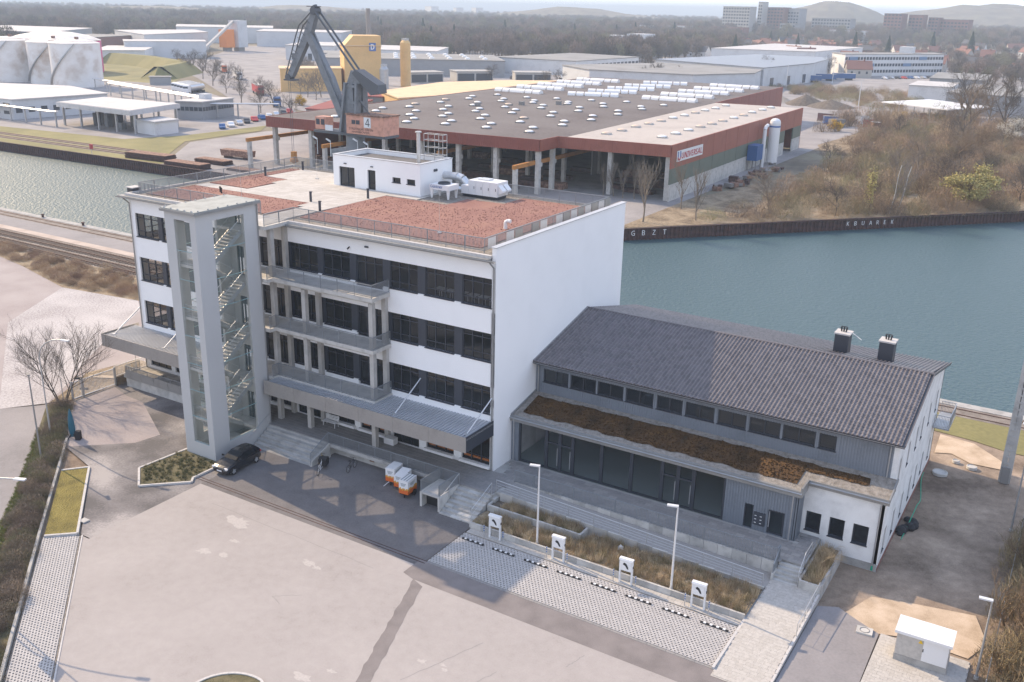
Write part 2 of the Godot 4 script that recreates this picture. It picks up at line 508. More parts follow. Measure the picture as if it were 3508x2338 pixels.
	mat("blossom_white", Color(0.60, 0.56, 0.48), 0.9)
	mat("catkin", Color(0.42, 0.36, 0.14), 0.9)
	mat("forsythia", Color(0.60, 0.38, 0.03), 0.9)
	mat("conifer", Color(0.035, 0.055, 0.032), 0.95)
	mat("dry_stem", Color(0.42, 0.33, 0.21), 0.95)
	mat("dry_stem_pale", Color(0.46, 0.37, 0.25), 0.95)
	mat("green_leaf", Color(0.075, 0.105, 0.03), 0.9)
	mat("grass_green", Color(0.15, 0.19, 0.035), 0.95)
	# water
	var w := mat("water", Color(0.034, 0.078, 0.088), 0.44, 0, null, 1.0, bump("waves", 512, 95, 0.03, 5, 9.0), 13.0, 0.6)
	w.metallic_specular = 0.6


func _ready() -> void:
	# camera
	var cam := Camera3D.new()
	cam.name = "camera"
	add_child(cam)
	cam.position = Vector3(36.714, 34.615, 57.938)
	cam.rotation = Vector3(-0.3332, 0.54618, 0.02151)
	cam.fov = 38.966
	cam.near = 0.5
	cam.far = 30000.0
	cam.current = true
	# air and light
	var env := Environment.new()
	env.background_mode = Environment.BG_SKY
	var sky := Sky.new()
	var sm := ProceduralSkyMaterial.new()
	sm.sky_top_color = Color(0.59, 0.675, 0.83)
	sm.sky_horizon_color = Color(0.95, 0.96, 0.97)
	sm.sky_curve = 0.30
	sm.ground_bottom_color = Color(0.45, 0.44, 0.42)
	sm.ground_horizon_color = Color(0.86, 0.89, 0.92)
	sm.sky_energy_multiplier = 1.2
	sm.sun_angle_max = 65.0
	sm.sun_curve = 0.5
	sky.sky_material = sm
	env.sky = sky
	env.tonemap_mode = Environment.TONE_MAPPER_LINEAR
	env.tonemap_exposure = 1.3
	env.fog_enabled = true
	env.fog_light_color = Color(0.87, 0.935, 1.0)
	env.fog_density = 0.00028
	env.sdfgi_enabled = true
	env.ssao_enabled = true
	env.ssil_enabled = true
	var we := WorldEnvironment.new()
	we.name = "world"
	we.environment = env
	add_child(we)
	var sun := DirectionalLight3D.new()
	sun.name = "sun"
	sun.light_energy = 1.45
	sun.light_color = Color(1.0, 0.90, 0.77)
	sun.light_angular_distance = 0.5
	sun.shadow_enabled = true
	add_child(sun)
	sun.look_at_from_position(Vector3.ZERO, Vector3(1.43, -1.0, 0.19), Vector3.UP)
	rng.seed = 20240315
	unit_box = BoxMesh.new()
	unit_quad = QuadMesh.new()
	make_materials()
	# large structure
	surroundings()
	sheet_piles()
	yard()
	main_building()
	stair_tower()
	low_building()
	terrace()
	ramp_and_beds()
	hall()
	crane()
	steel_stacks()
	background()
	plants()
	yard_things()


# ---------------------------------------------------------------- shared building pieces
# a wall with thickness and real openings: o = lower corner, u = along, up = y; outside face towards d, body behind it
func wall_mesh(o: Vector3, u: Vector3, width: float, height: float, d: Vector3, thick: float, holes: Array) -> MB:
	var b := MB.new()
	var xs := [0.0, width]
	var ys := [0.0, height]
	for h: Rect2 in holes:
		for x in [h.position.x, h.end.x]:
			if x > 0 and x < width:
				xs.append(x)
		for y in [h.position.y, h.end.y]:
			if y > 0 and y < height:
				ys.append(y)
	xs.sort()
	ys.sort()
	var inside := func(x: float, y: float) -> bool:
		for h: Rect2 in holes:
			if x > h.position.x and x < h.end.x and y > h.position.y and y < h.end.y:
				return true
		return x < 0 or y < 0 or x > width or y > height
	var back := -d * thick
	for i in xs.size() - 1:
		var x0: float = xs[i]
		var x1: float = xs[i + 1]
		if x1 - x0 < 1e-4:
			continue
		for j in ys.size() - 1:
			var y0: float = ys[j]
			var y1: float = ys[j + 1]
			if y1 - y0 < 1e-4:
				continue
			var xm := (x0 + x1) * 0.5
			var ym := (y0 + y1) * 0.5
			if inside.call(xm, ym):
				continue
			var p00 := o + u * x0 + Vector3.UP * y0
			var p10 := o + u * x1 + Vector3.UP * y0
			var p11 := o + u * x1 + Vector3.UP * y1
			var p01 := o + u * x0 + Vector3.UP * y1
			b.quad(p00, p10, p11, p01)
			b.quad(p10 + back, p00 + back, p01 + back, p11 + back)
			if inside.call(x0 - 0.001, ym):
				b.quad(p00 + back, p00, p01, p01 + back)
			if inside.call(x1 + 0.001, ym):
				b.quad(p10, p10 + back, p11 + back, p11)
			if inside.call(xm, y0 - 0.001):
				b.quad(p00 + back, p10 + back, p10, p00)
			if inside.call(xm, y1 + 0.001):
				b.quad(p01, p11, p11 + back, p01 + back)
	return b


# a framed window: parts of `parent`; o = lower corner in the world, u along, d outwards
func window_unit(parent: Node3D, o: Vector3, u: Vector3, d: Vector3, w: float, h: float, cols: Array, rows: Array, fm: Material, pm: Material, called := "window", bar := 0.08, depth := 0.10) -> MeshInstance3D:
	var b := MB.new()
	var bs := Basis(u, Vector3.UP, d)
	var cx := [0.0]
	for c in cols:
		cx.append(c * w)
	cx.append(w)
	var ry := [0.0]
	for r in rows:
		ry.append(r * h)
	ry.append(h)
	for i in cx.size():
		var x: float = clampf(cx[i], bar * 0.5, w - bar * 0.5)
		b.box(o + u * x + Vector3.UP * h * 0.5, Vector3(bar, h, depth), bs)
	for j in ry.size():
		var y: float = clampf(ry[j], bar * 0.5, h - bar * 0.5)
		b.box(o + u * w * 0.5 + Vector3.UP * y, Vector3(w - 0.004, bar * 0.9, depth * 0.86), bs)
	var f := objw(called, b, fm, parent)
	for i in cx.size() - 1:
		for j in ry.size() - 1:
			var pw: float = cx[i + 1] - cx[i]
			var ph: float = ry[j + 1] - ry[j]
			var q := put("pane", unit_quad, pm, f)
			q.transform = parent.global_transform.affine_inverse() * Transform3D(Basis(u, rng.randf_range(-0.006, 0.006)) * Basis(Vector3.UP, rng.randf_range(-0.006, 0.006)) * Basis(u * (pw - bar * 0.6), Vector3.UP * (ph - bar * 0.6), d), o + u * (cx[i] + pw * 0.5) + Vector3.UP * (ry[j] + ph * 0.5) - d * 0.01)
	return f


# bar railing along points in the world; parts of `parent`
func railing(parent: Node3D, pts: Array, h := 1.05, gap := 0.12, m: Material = null, low := 0.08, called := "railing") -> MeshInstance3D:
	if m == null:
		m = M.railing_grey
	var b := MB.new()
	for i in pts.size() - 1:
		var a: Vector3 = pts[i]
		var e: Vector3 = pts[i + 1]
		b.bar(a + Vector3.UP * h, e + Vector3.UP * h, 0.06, 0.05)
		b.bar(a + Vector3.UP * low, e + Vector3.UP * low, 0.035, 0.04)
	var r := objw(called, b, m, parent)
	var inv := parent.global_transform.affine_inverse()
	var ps := MB.new()
	var bs := MB.new()
	for i in pts.size() - 1:
		var a: Vector3 = pts[i]
		var e: Vector3 = pts[i + 1]
		var l := a.distance_to(e)
		var np := maxi(1, roundi(l / 1.7))
		for k in np + 1:
			if k == np and i < pts.size() - 2:
				continue
			var p := inv * a.lerp(e, float(k) / np)
			ps.span(p + Vector3(-0.022, -0.12, -0.022), p + Vector3(0.022, h, 0.022))
		var nb := int(l / gap)
		for k in range(1, nb):
			var p := inv * a.lerp(e, float(k) / nb)
			bs.span(p + Vector3(-0.013, low, -0.013), p + Vector3(0.013, h, 0.013))
	obj("posts", ps, m, r)
	if bs.v.size() > 0:
		obj("bars", bs, m, r)
	return r


# rail with posts and wires or two tubes
func handrail(parent: Node3D, pts: Array, h := 0.95, step := 1.6, mids := [], m: Material = null, called := "handrail") -> void:
	if m == null:
		m = M.galvanised_bright
	var b := MB.new()
	for i in pts.size() - 1:
		var a: Vector3 = pts[i]
		var e: Vector3 = pts[i + 1]
		b.tube(a + Vector3.UP * h, e + Vector3.UP * h, 0.024, 0.024, 6)
		for q in mids:
			b.tube(a + Vector3.UP * q, e + Vector3.UP * q, 0.009, 0.009, 4)
		var np := maxi(1, roundi(a.distance_to(e) / step))
		for k in np + 1:
			var p := a.lerp(e, float(k) / np)
			b.tube(p - Vector3.UP * 0.1, p + Vector3.UP * h, 0.02, 0.02, 5)
	objw(called, b, m, parent)


func slabs(parent: Node3D, called: String, poly: Array, y: float, size: Vector2, gap: float, thick: float, mats: Array, most := 300, shift := Vector2.ZERO) -> void:
	var pp := PackedVector2Array(poly)
	var lo := pp[0]
	var hi := pp[0]
	for q in pp:
		lo = lo.min(q)
		hi = hi.max(q)
	var places := []
	var inv := parent.global_transform.affine_inverse()
	var nz := int(ceil((hi.y - lo.y) / size.y))
	var nx := int(ceil((hi.x - lo.x) / size.x)) + 1
	for j in nz:
		var off := shift.x * (j % 2)
		for i in nx:
			var a := Vector2(lo.x + i * size.x - off, lo.y + j * size.y)
			var e := a + size
			a = a.max(lo)
			e = e.min(hi)
			if e.x - a.x < 0.08 or e.y - a.y < 0.08:
				continue
			if not Geometry2D.is_point_in_polygon((a + e) * 0.5, pp):
				continue
			var s := e - a - Vector2(gap, gap)
			places.append(inv * Transform3D(Basis.from_scale(Vector3(s.x, thick, s.y)), Vector3((a.x + e.x) * 0.5, y - thick * 0.5 + rng.randf_range(-0.003, 0.003), (a.y + e.y) * 0.5)))
	pieces(called, unit_box, mats, places, parent, most)


# straight steps down from (y0) along dir; each step a part
func steps(parent: Node3D, o: Vector3, u: Vector3, dir: Vector3, width: float, n: int, rise: float, run: float, m: Array, called := "step", down := 0.3) -> void:
	var b := Basis(u, Vector3.UP, dir)
	for i in n:
		var top := o.y - rise * (i + 1)
		var p := o + dir * run * (i + 0.5)
		var st := put(called, unit_box, m[i % m.size()], parent)
		st.transform = parent.global_transform.affine_inverse() * Transform3D(b * Basis.from_scale(Vector3(width, down, run + 0.04)), Vector3(p.x, top - down * 0.5, p.z) + u * width * 0.5)


const LV := [0.0, 4.31, 8.64, 12.95, 17.3]


func main_building() -> void:
	var B := thing("office_building", "white four-storey former warehouse with dark window bands and red planted roof", "building", Vector3(-20.5, 0, -11))
	var X := Vector3.RIGHT
	var Z := Vector3.BACK
	var front := [-40.45, -36.85, -33.3, -29.8, -26.4, -24.15, -20.73, -17.05, -13.47, -9.99, -6.54, -3.04]
	var ends := [-37.4, -33.9, -30.4, -27.0, -24.7, -21.3, -17.62, -14.14, -10.69, -7.26, -3.78, -0.35]
	var rows := [[4.74, 7.02], [9.03, 11.33], [13.34, 15.6]]
	var holes := []
	for r in rows:
		holes.append(Rect2(0.69, r[0] + 1.3, 40.1, r[1] - r[0]))
	# doors to the balconies reach down to their floors
	for y in [4.36, 8.69, 13.0]:
		holes.append(Rect2(41.14 - 13.47, y + 1.3, 2.78, 1.0))
		holes.append(Rect2(41.14 - 24.15, y + 1.3, 2.85, 1.0))
	# ground floor strip of windows
	for k in 12:
		var lo := 0.3 if k != 9 and k != 6 else 0.02
		holes.append(Rect2(41.14 + front[k], lo + 1.3, ends[k] - front[k], 2.75 - lo))
	objw("front_wall", wall_mesh(Vector3(-41.14, -1.3, 0), X, 41.14 - 0.002, 18.3, Z, 0.30, holes), M.white, B)
	# gable, end and back walls
	var gb := MB.new()
	gb.prism(Vector3(0, -1.3, 0), Vector3.FORWARD, Vector3.UP, Vector3(-0.35, 0, 0), [Vector2(0, 0), Vector2(21.9, 0), Vector2(21.9, 19.3), Vector2(0, 19.3)])
	objw("gable_wall", gb, M.white, B)
	var cp := MB.new()
	cp.box(Vector3(-0.17, 18.03, -10.93), Vector3(0.5, 0.06, 22.1))
	objw("parapet_coping", cp, M.zinc_sheet, B)
	var lw := []
	for r in rows:
		for k in 5:
			lw.append(Rect2(1.5 + k * 4.1, r[0] + 1.3, 2.8, r[1] - r[0]))
	objw("end_wall", wall_mesh(Vector3(-41.14, -1.3, -21.9), Z, 21.9 - 0.30, 18.3, Vector3.LEFT, 0.30, lw), M.white, B)
	for h: Rect2 in lw:
		window_unit(B, Vector3(-41.14 + 0.2, h.position.y - 1.3, -21.9 + h.position.x), Z, Vector3.LEFT, h.size.x, h.size.y, [0.33, 0.67], [0.25, 0.78], M.dark_frame, M.glass)
	objw("back_wall", wall_mesh(Vector3(-0.35, -1.3, -21.9), Vector3.LEFT, 40.5, 18.3, Vector3.FORWARD, 0.3, []), M.white, B)
	# windows
	for f in 3:
		var y0: float = rows[f][0]
		var y1: float = rows[f][1]
		for k in 12:
			if k >= 2 and k <= 4:
				continue
			var x0: float = front[k]
			var x1: float = ends[k]
			if k == 8 or k == 5:
				var yb: float = [4.36, 8.69, 13.0][f]
				window_unit(B, Vector3(x0, yb, -0.2), X, Z, x1 - x0, y1 - yb, [0.34, 0.68], [0.78], M.dark_frame, M.glass, "balcony_door", 0.10)
			else:
				window_unit(B, Vector3(x0, y0, -0.2), X, Z, x1 - x0, y1 - y0, [0.33, 0.67], [0.25, 0.80], M.dark_frame, M.glass)
			if k < 11 and k != 1:
				bxw("window_panel", M.dark_panel, B, Vector3(x1, y0 + 0.002, -0.24), Vector3(front[k + 1], y1 - 0.002, -0.10))
			if k == 1:
				bxw("window_panel", M.dark_panel, B, Vector3(x1, y0 + 0.002, -0.24), Vector3(front[5], y1 - 0.002, -0.10))
			bxw("window_sill", M.dark_panel, B, Vector3(x0 - 0.05, y0 - 0.05, -0.12), Vector3(x1 + 0.05, y0 + 0.012, 0.07))
	for k in 12:
		var lo := 0.3 if k != 9 and k != 6 else 0.02
		var x0: float = front[k]
		var x1: float = ends[k]
		window_unit(B, Vector3(x0, lo, -0.2), X, Z, x1 - x0, 2.75 - lo + 0.3, [0.33, 0.67], [0.22], M.dark_frame, M.glass, "shop_window")
		if k > 5 and k != 9 and k != 6:
			bxw("window_ledge", M.white, B, Vector3(x0 - 0.1, 0.12, 0.0), Vector3(x1 + 0.1, 0.34, 0.28))
			if k > 7:
				bxw("orange_strip", M.orange, B, Vector3(x0 + 0.1, 0.52, -0.30), Vector3(x1 - 0.1, 0.72, -0.27))
	# floors and rooms behind the glass
	for f in 5:
		var y: float = LV[f]
		if f == 4:
			y = 16.2
		bxw("floor_slab", M.interior_floor, B, Vector3(-40.8, y - 0.32, -21.55), Vector3(-0.36, y - 0.02, -0.32))
	for f in 4:
		bxw("room_wall", M.interior_wall, B, Vector3(-40.8, LV[f], -8.2), Vector3(-0.36, minf(LV[f] + 3.98, 15.86), -8.0))
		for k in 5:
			bxw("partition", M.interior_wall, B, Vector3(-35.0 + k * 7.0, LV[f], -7.99), Vector3(-34.85 + k * 7.0, minf(LV[f] + 3.98, 15.86), -0.9))
		for k in 10:
			bxw("ceiling_lamp", M.steel_white, B, Vector3(-38.0 + k * 3.8, LV[f] + (3.2 if f < 3 else 2.7), -3.2), Vector3(-36.4 + k * 3.8, LV[f] + (3.26 if f < 3 else 2.76), -3.05))
	for k in 6:
		var tb := MB.new()
		var px := -6.3 + k * 1.02
		tb.span(Vector3(px, 13.68, -1.6), Vector3(px + 0.8, 13.72, -0.9))
		for sx in [0.05, 0.75]:
			for sz in [-1.55, -0.95]:
				tb.tube(Vector3(px + sx, 12.95, sz), Vector3(px + 0.4 + (sx - 0.4) * 0.8, 13.7, sz), 0.02, 0.02, 5)
		objw("table", tb, M.steel_white, B)
	# eaves
	var ev := MB.new()
	ev.span(Vector3(-41.9, 17.02, -0.001), Vector3(-0.36, 17.2, 0.62))
	objw("eaves_board", ev, M.zinc, B)
	var gu := MB.new()
	for i in 7:
		var a0 := PI + PI * i / 7.0
		var a1 := PI + PI * (i + 1) / 7.0
		var c := Vector3(0, 17.16, 0.74)
		var p0 := c + Vector3(0, sin(a0), cos(a0)) * 0.12
		var p1 := c + Vector3(0, sin(a1), cos(a1)) * 0.12
		gu.quad(p0 + X * -41.9, p0 + X * 0.3, p1 + X * 0.3, p1 + X * -41.9)
	objw("gutter", gu, M.zinc, B)
	for x in [-40.95, -0.12]:
		var dp := MB.new()
		dp.pipe([Vector3(x, 17.04, 0.72), Vector3(x, 16.5, 0.12), Vector3(x, -0.05, 0.12)], 0.06)
		objw("downpipe", dp, M.zinc, B)
	# roof deck
	bxw("roof_deck", M.gravel, B, Vector3(-41.0, 16.9, -21.6), Vector3(-0.36, 17.24, 0.1))
	var ed := MB.new()
	ed.span(Vector3(-41.3, 17.2, -0.05), Vector3(-0.36, 17.42, 0.25))
	ed.span(Vector3(-41.3, 17.2, -21.95), Vector3(-41.0, 17.42, -0.051))
	ed.span(Vector3(-41.0, 17.2, -21.95), Vector3(-0.36, 17.42, -21.65))
	objw("roof_edge", ed, M.kerb, B)
	# planted areas and paving on the deck
	var s1 := MB.new()
	s1.sheet([Vector2(-21.15, -1.9), Vector2(-21.9, -14.0), Vector2(-14.4, -14.0), Vector2(-14.4, -17.4), Vector2(-10.4, -17.6), Vector2(-10.4, -21.0), Vector2(-2.6, -21.0), Vector2(-2.6, -1.9)], 17.31, 17.2)
	objw("sedum_bed", s1, M.sedum, B)
	var s2 := MB.new()
	s2.sheet([Vector2(-40.0, -1.2), Vector2(-40.0, -7.15), Vector2(-24.9, -7.15), Vector2(-24.3, -4.4), Vector2(-24.3, -1.2)], 17.31, 17.2)
	objw("sedum_bed", s2, M.sedum, B)
	var s3 := MB.new()
	s3.sheet([Vector2(-40.0, -8.9), Vector2(-34.7, -8.9), Vector2(-35.0, -14.9), Vector2(-38.7, -15.0), Vector2(-38.4, -20.3), Vector2(-40.0, -20.4)], 17.31, 17.2)
	objw("sedum_bed", s3, M.sedum, B)
	slabs(B, "paving_slab", [Vector2(-38.3, -20.6), Vector2(-38.3, -15.0), Vector2(-34.9, -15.0), Vector2(-34.6, -8.8), Vector2(-40.0, -8.8), Vector2(-40.0, -7.25), Vector2(-24.7, -7.25), Vector2(-24.2, -4.3), Vector2(-24.2, -0.4), Vector2(-21.25, -0.4), Vector2(-22.0, -13.9), Vector2(-18.0, -14.1), Vector2(-18.0, -20.6)], 17.32, Vector2(0.8, 0.8), 0.014, 0.06, [M.slab_a, M.slab_b, M.slab_c], 300)
	# small plants give the beds their grain
	var tuft := MB.new()
	for i in 5:
		var a := TAU * i / 5
		tuft.tri1(Vector3(cos(a) * 0.05, 0, sin(a) * 0.05), Vector3(cos(a + 2.2) * 0.05, 0, sin(a + 2.2) * 0.05), Vector3(cos(a + 1.1) * 0.015, 0.035, sin(a + 1.1) * 0.015))
	var spots := []
	var inv := B.global_transform.affine_inverse()
	for i in 9000:
		var p := Vector2(rng.randf_range(-40, -2.6), rng.randf_range(-21, -1.3))
		var in1 := p.x > -21.4 and p.x < -2.7 and p.y < -2.0 and (p.y > -13.9 or p.x > -10.3)
		var in2 := p.x < -24.7 and p.y > -7.0
		var in3 := p.x < -35.0 and p.y < -9.0 and (p.y > -14.8 or p.x < -38.8)
		if in1 or in2 or in3:
			spots.append(inv * Transform3D(Basis(Vector3.UP, rng.randf() * 6.0).scaled(Vector3.ONE * rng.randf_range(0.6, 1.5)), Vector3(p.x, 17.3, p.y)))
	multi("sedum_plants", tuft.mesh(), M.sedum, spots, B)
	# railing round the roof
	var h := 17.42
	railing(B, [Vector3(-24.4, h, -0.6), Vector3(-40.2, h, -0.6), Vector3(-40.2, h, -21.4), Vector3(-29.4, h, -21.4)], 1.0, 0.12, M.railing_grey, 0.08, "roof_railing")
	railing(B, [Vector3(-18.6, h, -21.4), Vector3(-1.45, h, -21.4), Vector3(-1.45, h, -0.6), Vector3(-20.6, h, -0.6), Vector3(-20.5, h, 2.9)], 1.0, 0.12, M.railing_grey, 0.08, "roof_railing")
	for k in 16:
		var z := -1.0 - k * 1.3
		if k % 3 != 1 or k > 8:
			bxw("screen_panel", M.zinc_sheet if k % 2 == 0 else M.zinc, B, Vector3(-1.40, h + 0.10, z - 1.1), Vector3(-1.385, h + 0.93, z))
	# lightning rods and vents on the deck
	for p in [Vector2(-8.0, -4.0), Vector2(-30.5, -4.2), Vector2(-33.0, -17.0)]:
		var rd := MB.new()
		rd.tube(Vector3(p.x, 17.3, p.y), Vector3(p.x, 20.6, p.y), 0.018, 0.008, 5)
		rd.box(Vector3(p.x, 17.36, p.y), Vector3(0.3, 0.1, 0.3))
		objw("lightning_rod", rd, M.galvanised_bright, B)
	var vt := MB.new()
	vt.pipe([Vector3(-4.6, 17.3, -8.6), Vector3(-4.6, 17.85, -8.6), Vector3(-4.4, 18.0, -8.6), Vector3(-4.1, 17.98, -8.6)], 0.16, 10)
	objw("roof_vent", vt, M.steel_white, B)
	for p in [Vector2(-35.2, -5.9), Vector2(-34.6, -5.5)]:
		var pv := MB.new()
		pv.tube(Vector3(p.x, 17.3, p.y), Vector3(p.x, 17.75, p.y), 0.07, 0.07, 8)
		pv.tube(Vector3(p.x, 17.75, p.y), Vector3(p.x, 17.85, p.y), 0.13, 0.05, 8)
		objw("roof_vent", pv, M.black, B)
	for p in [Vector2(-38.5, -15.1), Vector2(-38.1, -20.3), Vector2(-25.07, -7.5), Vector2(-21.35, -4.64), Vector2(-21.95, -11.9)]:
		var bl := MB.new()
		bl.span(Vector3(p.x - 0.08, 17.3, p.y - 0.08), Vector3(p.x + 0.08, 18.2, p.y + 0.08))
		bl.span(Vector3(p.x - 0.09, 18.2, p.y - 0.09), Vector3(p.x + 0.16, 18.27, p.y + 0.09))
		objw("path_light", bl, M.dark_panel, B)
	# fall-protection box at the corner
	bxw("corner_box", M.dark_panel, B, Vector3(-42.1, 17.2, -1.6), Vector3(-41.3, 17.7, -0.7))
	bxw("corner_box_lid", M.kerb, B, Vector3(-42.2, 17.7, -1.7), Vector3(-41.2, 17.78, -0.6))
	penthouse(B)
	balconies(B)
	canopy(B)
	# lamp and camera fittings on the facade
	bxw("facade_lamp", M.dark_panel, B, Vector3(-12.4, 16.3, 0), Vector3(-12.05, 16.42, 0.12))
	for q in [Vector3(-14.05, 16.1, 0), Vector3(-14.05, 8.4, 0)]:
		var cm := MB.new()
		cm.tube(q, q + Vector3(0.05, -0.12, 0.3), 0.05, 0.06, 8)
		objw("security_camera", cm, M.black, B)


func penthouse(B: Node3D) -> void:
	var X := Vector3.RIGHT
	var Z := Vector3.BACK
	var zf := -15.6
	var holes := [Rect2(0.75, 0.05, 2.0, 1.95), Rect2(4.4, 0.05, 1.0, 1.95), Rect2(7.5, 1.1, 1.0, 0.5), Rect2(9.25, 1.1, 1.0, 0.5)]
	objw("penthouse_wall", wall_mesh(Vector3(-29.45, 17.25, zf), X, 10.85, 3.1, Z, 0.3, holes), M.white, B)
	for h: Rect2 in holes:
		var cols := [0.5] if h.size.x > 1.5 else []
		window_unit(B, Vector3(-29.45 + h.position.x, 17.25 + h.position.y, zf - 0.2), X, Z, h.size.x, h.size.y, cols, [], M.dark_frame, M.glass_dark, "terrace_door" if h.size.y > 1 else "window")
		if h.size.y < 1:
			bxw("window_sill", M.dark_panel, B, Vector3(-29.5 + h.position.x, 17.25 + h.position.y - 0.05, zf - 0.18), Vector3(-29.4 + h.position.x + h.size.x, 17.25 + h.position.y + 0.01, zf + 0.07))
	bxw("penthouse_wall", M.white, B, Vector3(-18.9, 17.25, -20.9), Vector3(-18.6, 20.349, zf - 0.3))
	bxw("penthouse_wall", M.white, B, Vector3(-29.45, 17.25, -20.9), Vector3(-29.15, 20.349, zf - 0.3))
	bxw("penthouse_wall", M.white, B, Vector3(-29.15, 17.25, -20.9), Vector3(-18.9, 20.349, -20.6))
	bxw("penthouse_roof", M.roof_felt, B, Vector3(-29.15, 19.7, -20.6), Vector3(-18.9, 19.95, zf - 0.3))
	bxw("room_wall", M.interior_wall, B, Vector3(-29.1, 17.3, -18.4), Vector3(-18.95, 19.69, -18.3))
	var cp := MB.new()
	cp.span(Vector3(-29.5, 20.35, zf - 0.34), Vector3(-18.55, 20.42, zf + 0.05))
	cp.span(Vector3(-29.5, 20.35, -20.95), Vector3(-18.55, 20.42, -20.56))
	cp.span(Vector3(-29.5, 20.35, -20.56), Vector3(-29.11, 20.42, zf - 0.34))
	cp.span(Vector3(-18.94, 20.35, -20.56), Vector3(-18.55, 20.42, zf - 0.34))
	objw("coping", cp, M.zinc_sheet, B)
	for x in [-28.0, -24.6]:
		bxw("door_lamp", M.dark_panel, B, Vector3(x, 19.55, zf), Vector3(x + 0.3, 19.64, zf + 0.1))
	var fl := MB.new()
	fl.tube(Vector3(-21.0, 19.95, -18.6), Vector3(-21.0, 22.9, -18.6), 0.19, 0.19, 12)
	fl.tube(Vector3(-21.0, 22.9, -18.6), Vector3(-21.0, 23.02, -18.6), 0.34, 0.30, 12)
	objw("flue", fl, M.galvanised_bright, B)
	var rk := MB.new()
	for x in [-21.6, -20.3, -19.3]:
		for z in [-21.0, -20.3]:
			rk.tube(Vector3(x, 19.9, z), Vector3(x, 22.6, z), 0.035, 0.035, 6)
	for y in [20.6, 21.3, 22.0, 22.6]:
		rk.tube(Vector3(-21.6, y, -20.3), Vector3(-19.3, y, -20.3), 0.03, 0.03, 6)
		rk.tube(Vector3(-21.6, y, -21.0), Vector3(-19.3, y, -21.0), 0.03, 0.03, 6)
		for x in [-21.6, -20.3, -19.3]:
			rk.tube(Vector3(x, y, -21.0), Vector3(x, y, -20.3), 0.03, 0.03, 6)
	objw("equipment_frame", rk, M.galvanised, B)
	var rod := MB.new()
	rod.tube(Vector3(-20.3, 19.95, -17.6), Vector3(-20.3, 23.2, -17.6), 0.02, 0.008, 5)
	objw("lightning_rod", rod, M.galvanised_bright, B)
	for z in [-18.2, -17.9]:
		var gr := MB.new()
		gr.tube(Vector3(-18.6, 19.55, z), Vector3(-18.5, 19.55, z), 0.13, 0.13, 12)
		objw("wall_vent", gr, M.dark_panel, B)
	# ventilation plant beside it
	var ds := MB.new()
	ds.pipe([Vector3(-18.6, 18.9, -19.6), Vector3(-17.0, 18.9, -19.6), Vector3(-16.4, 18.75, -19.6), Vector3(-16.0, 18.35, -19.6), Vector3(-15.6, 18.1, -19.6)], 0.38, 16)
	objw("air_duct", ds, M.galvanised_bright, B)
	var dt := MB.new()
	dt.pipe([Vector3(-18.6, 18.1, -18.5), Vector3(-17.3, 18.1, -18.5), Vector3(-16.8, 17.95, -18.7), Vector3(-15.9, 17.8, -19.0)], 0.26, 14)
	objw("air_duct", dt, M.galvanised_bright, B)
	var u0 := Vector3(-15.9, 17.55, -20.6)
	for k in 5:
		var x0 := -15.95 + k * 0.82
		bxw("plant_cabinet", M.steel_white, B, Vector3(x0, 17.55, -20.6), Vector3(x0 + 0.80, 18.9 if k > 0 else 18.35, -18.65))
		if k > 0:
			bxw("cabinet_handle", M.dark_panel, B, Vector3(x0 + 0.64, 18.1, -18.65), Vector3(x0 + 0.68, 18.35, -18.61))
	bxw("plant_base", M.dark_frame, B, Vector3(-15.9, 17.3, -20.4), Vector3(-11.9, 17.55, -18.8))
	bxw("cabinet_lid", M.galvanised_bright, B, Vector3(-14.4, 18.9, -20.2), Vector3(-13.2, 19.02, -19.2))
	for z in [-20.1, -19.2]:
		var hd := MB.new()
		hd.prism(Vector3(-11.85, 17.8, z - 0.35), Vector3.RIGHT, Vector3.UP, Vector3(0, 0, 0.7), [Vector2(0, 0), Vector2(0.5, 0.2), Vector2(0.5, 0.35), Vector2(0.0, 0.85)])
		objw("intake_hood", hd, M.steel_white, B)
	# air cooler on legs
	var K := MB.new()
	K.span(Vector3(-17.7, 18.15, -17.6), Vector3(-15.5, 18.62, -15.9))
	objw("cooler", K, M.steel_white, B)
	var ring := MB.new()
	ring.lathe(Vector3(-16.6, 18.62, -16.75), [Vector2(0.62, 0), Vector2(0.58, 0.16), Vector2(0.52, 0.16), Vector2(0.5, 0.02), Vector2(0.0, 0.03)], 20)
	objw("cooler_fan", ring, M.dark_panel, B)
	for x in [-17.55, -15.65]:
		for z in [-17.4, -16.1]:
			var lg := MB.new()
			lg.prism(Vector3(x - 0.12, 17.3, z), Vector3.RIGHT, Vector3.UP, Vector3(0, 0, 0.1), [Vector2(0.04, 0), Vector2(0.2, 0), Vector2(0.3, 0.85), Vector2(-0.06, 0.85)])
			objw("cooler_leg", lg, M.steel_white, B)
	text_on(B, "Güntner", Vector3(-17.6, 18.3, -15.885), Vector3.RIGHT, Vector3.BACK, 0.28, M.sign_blue)


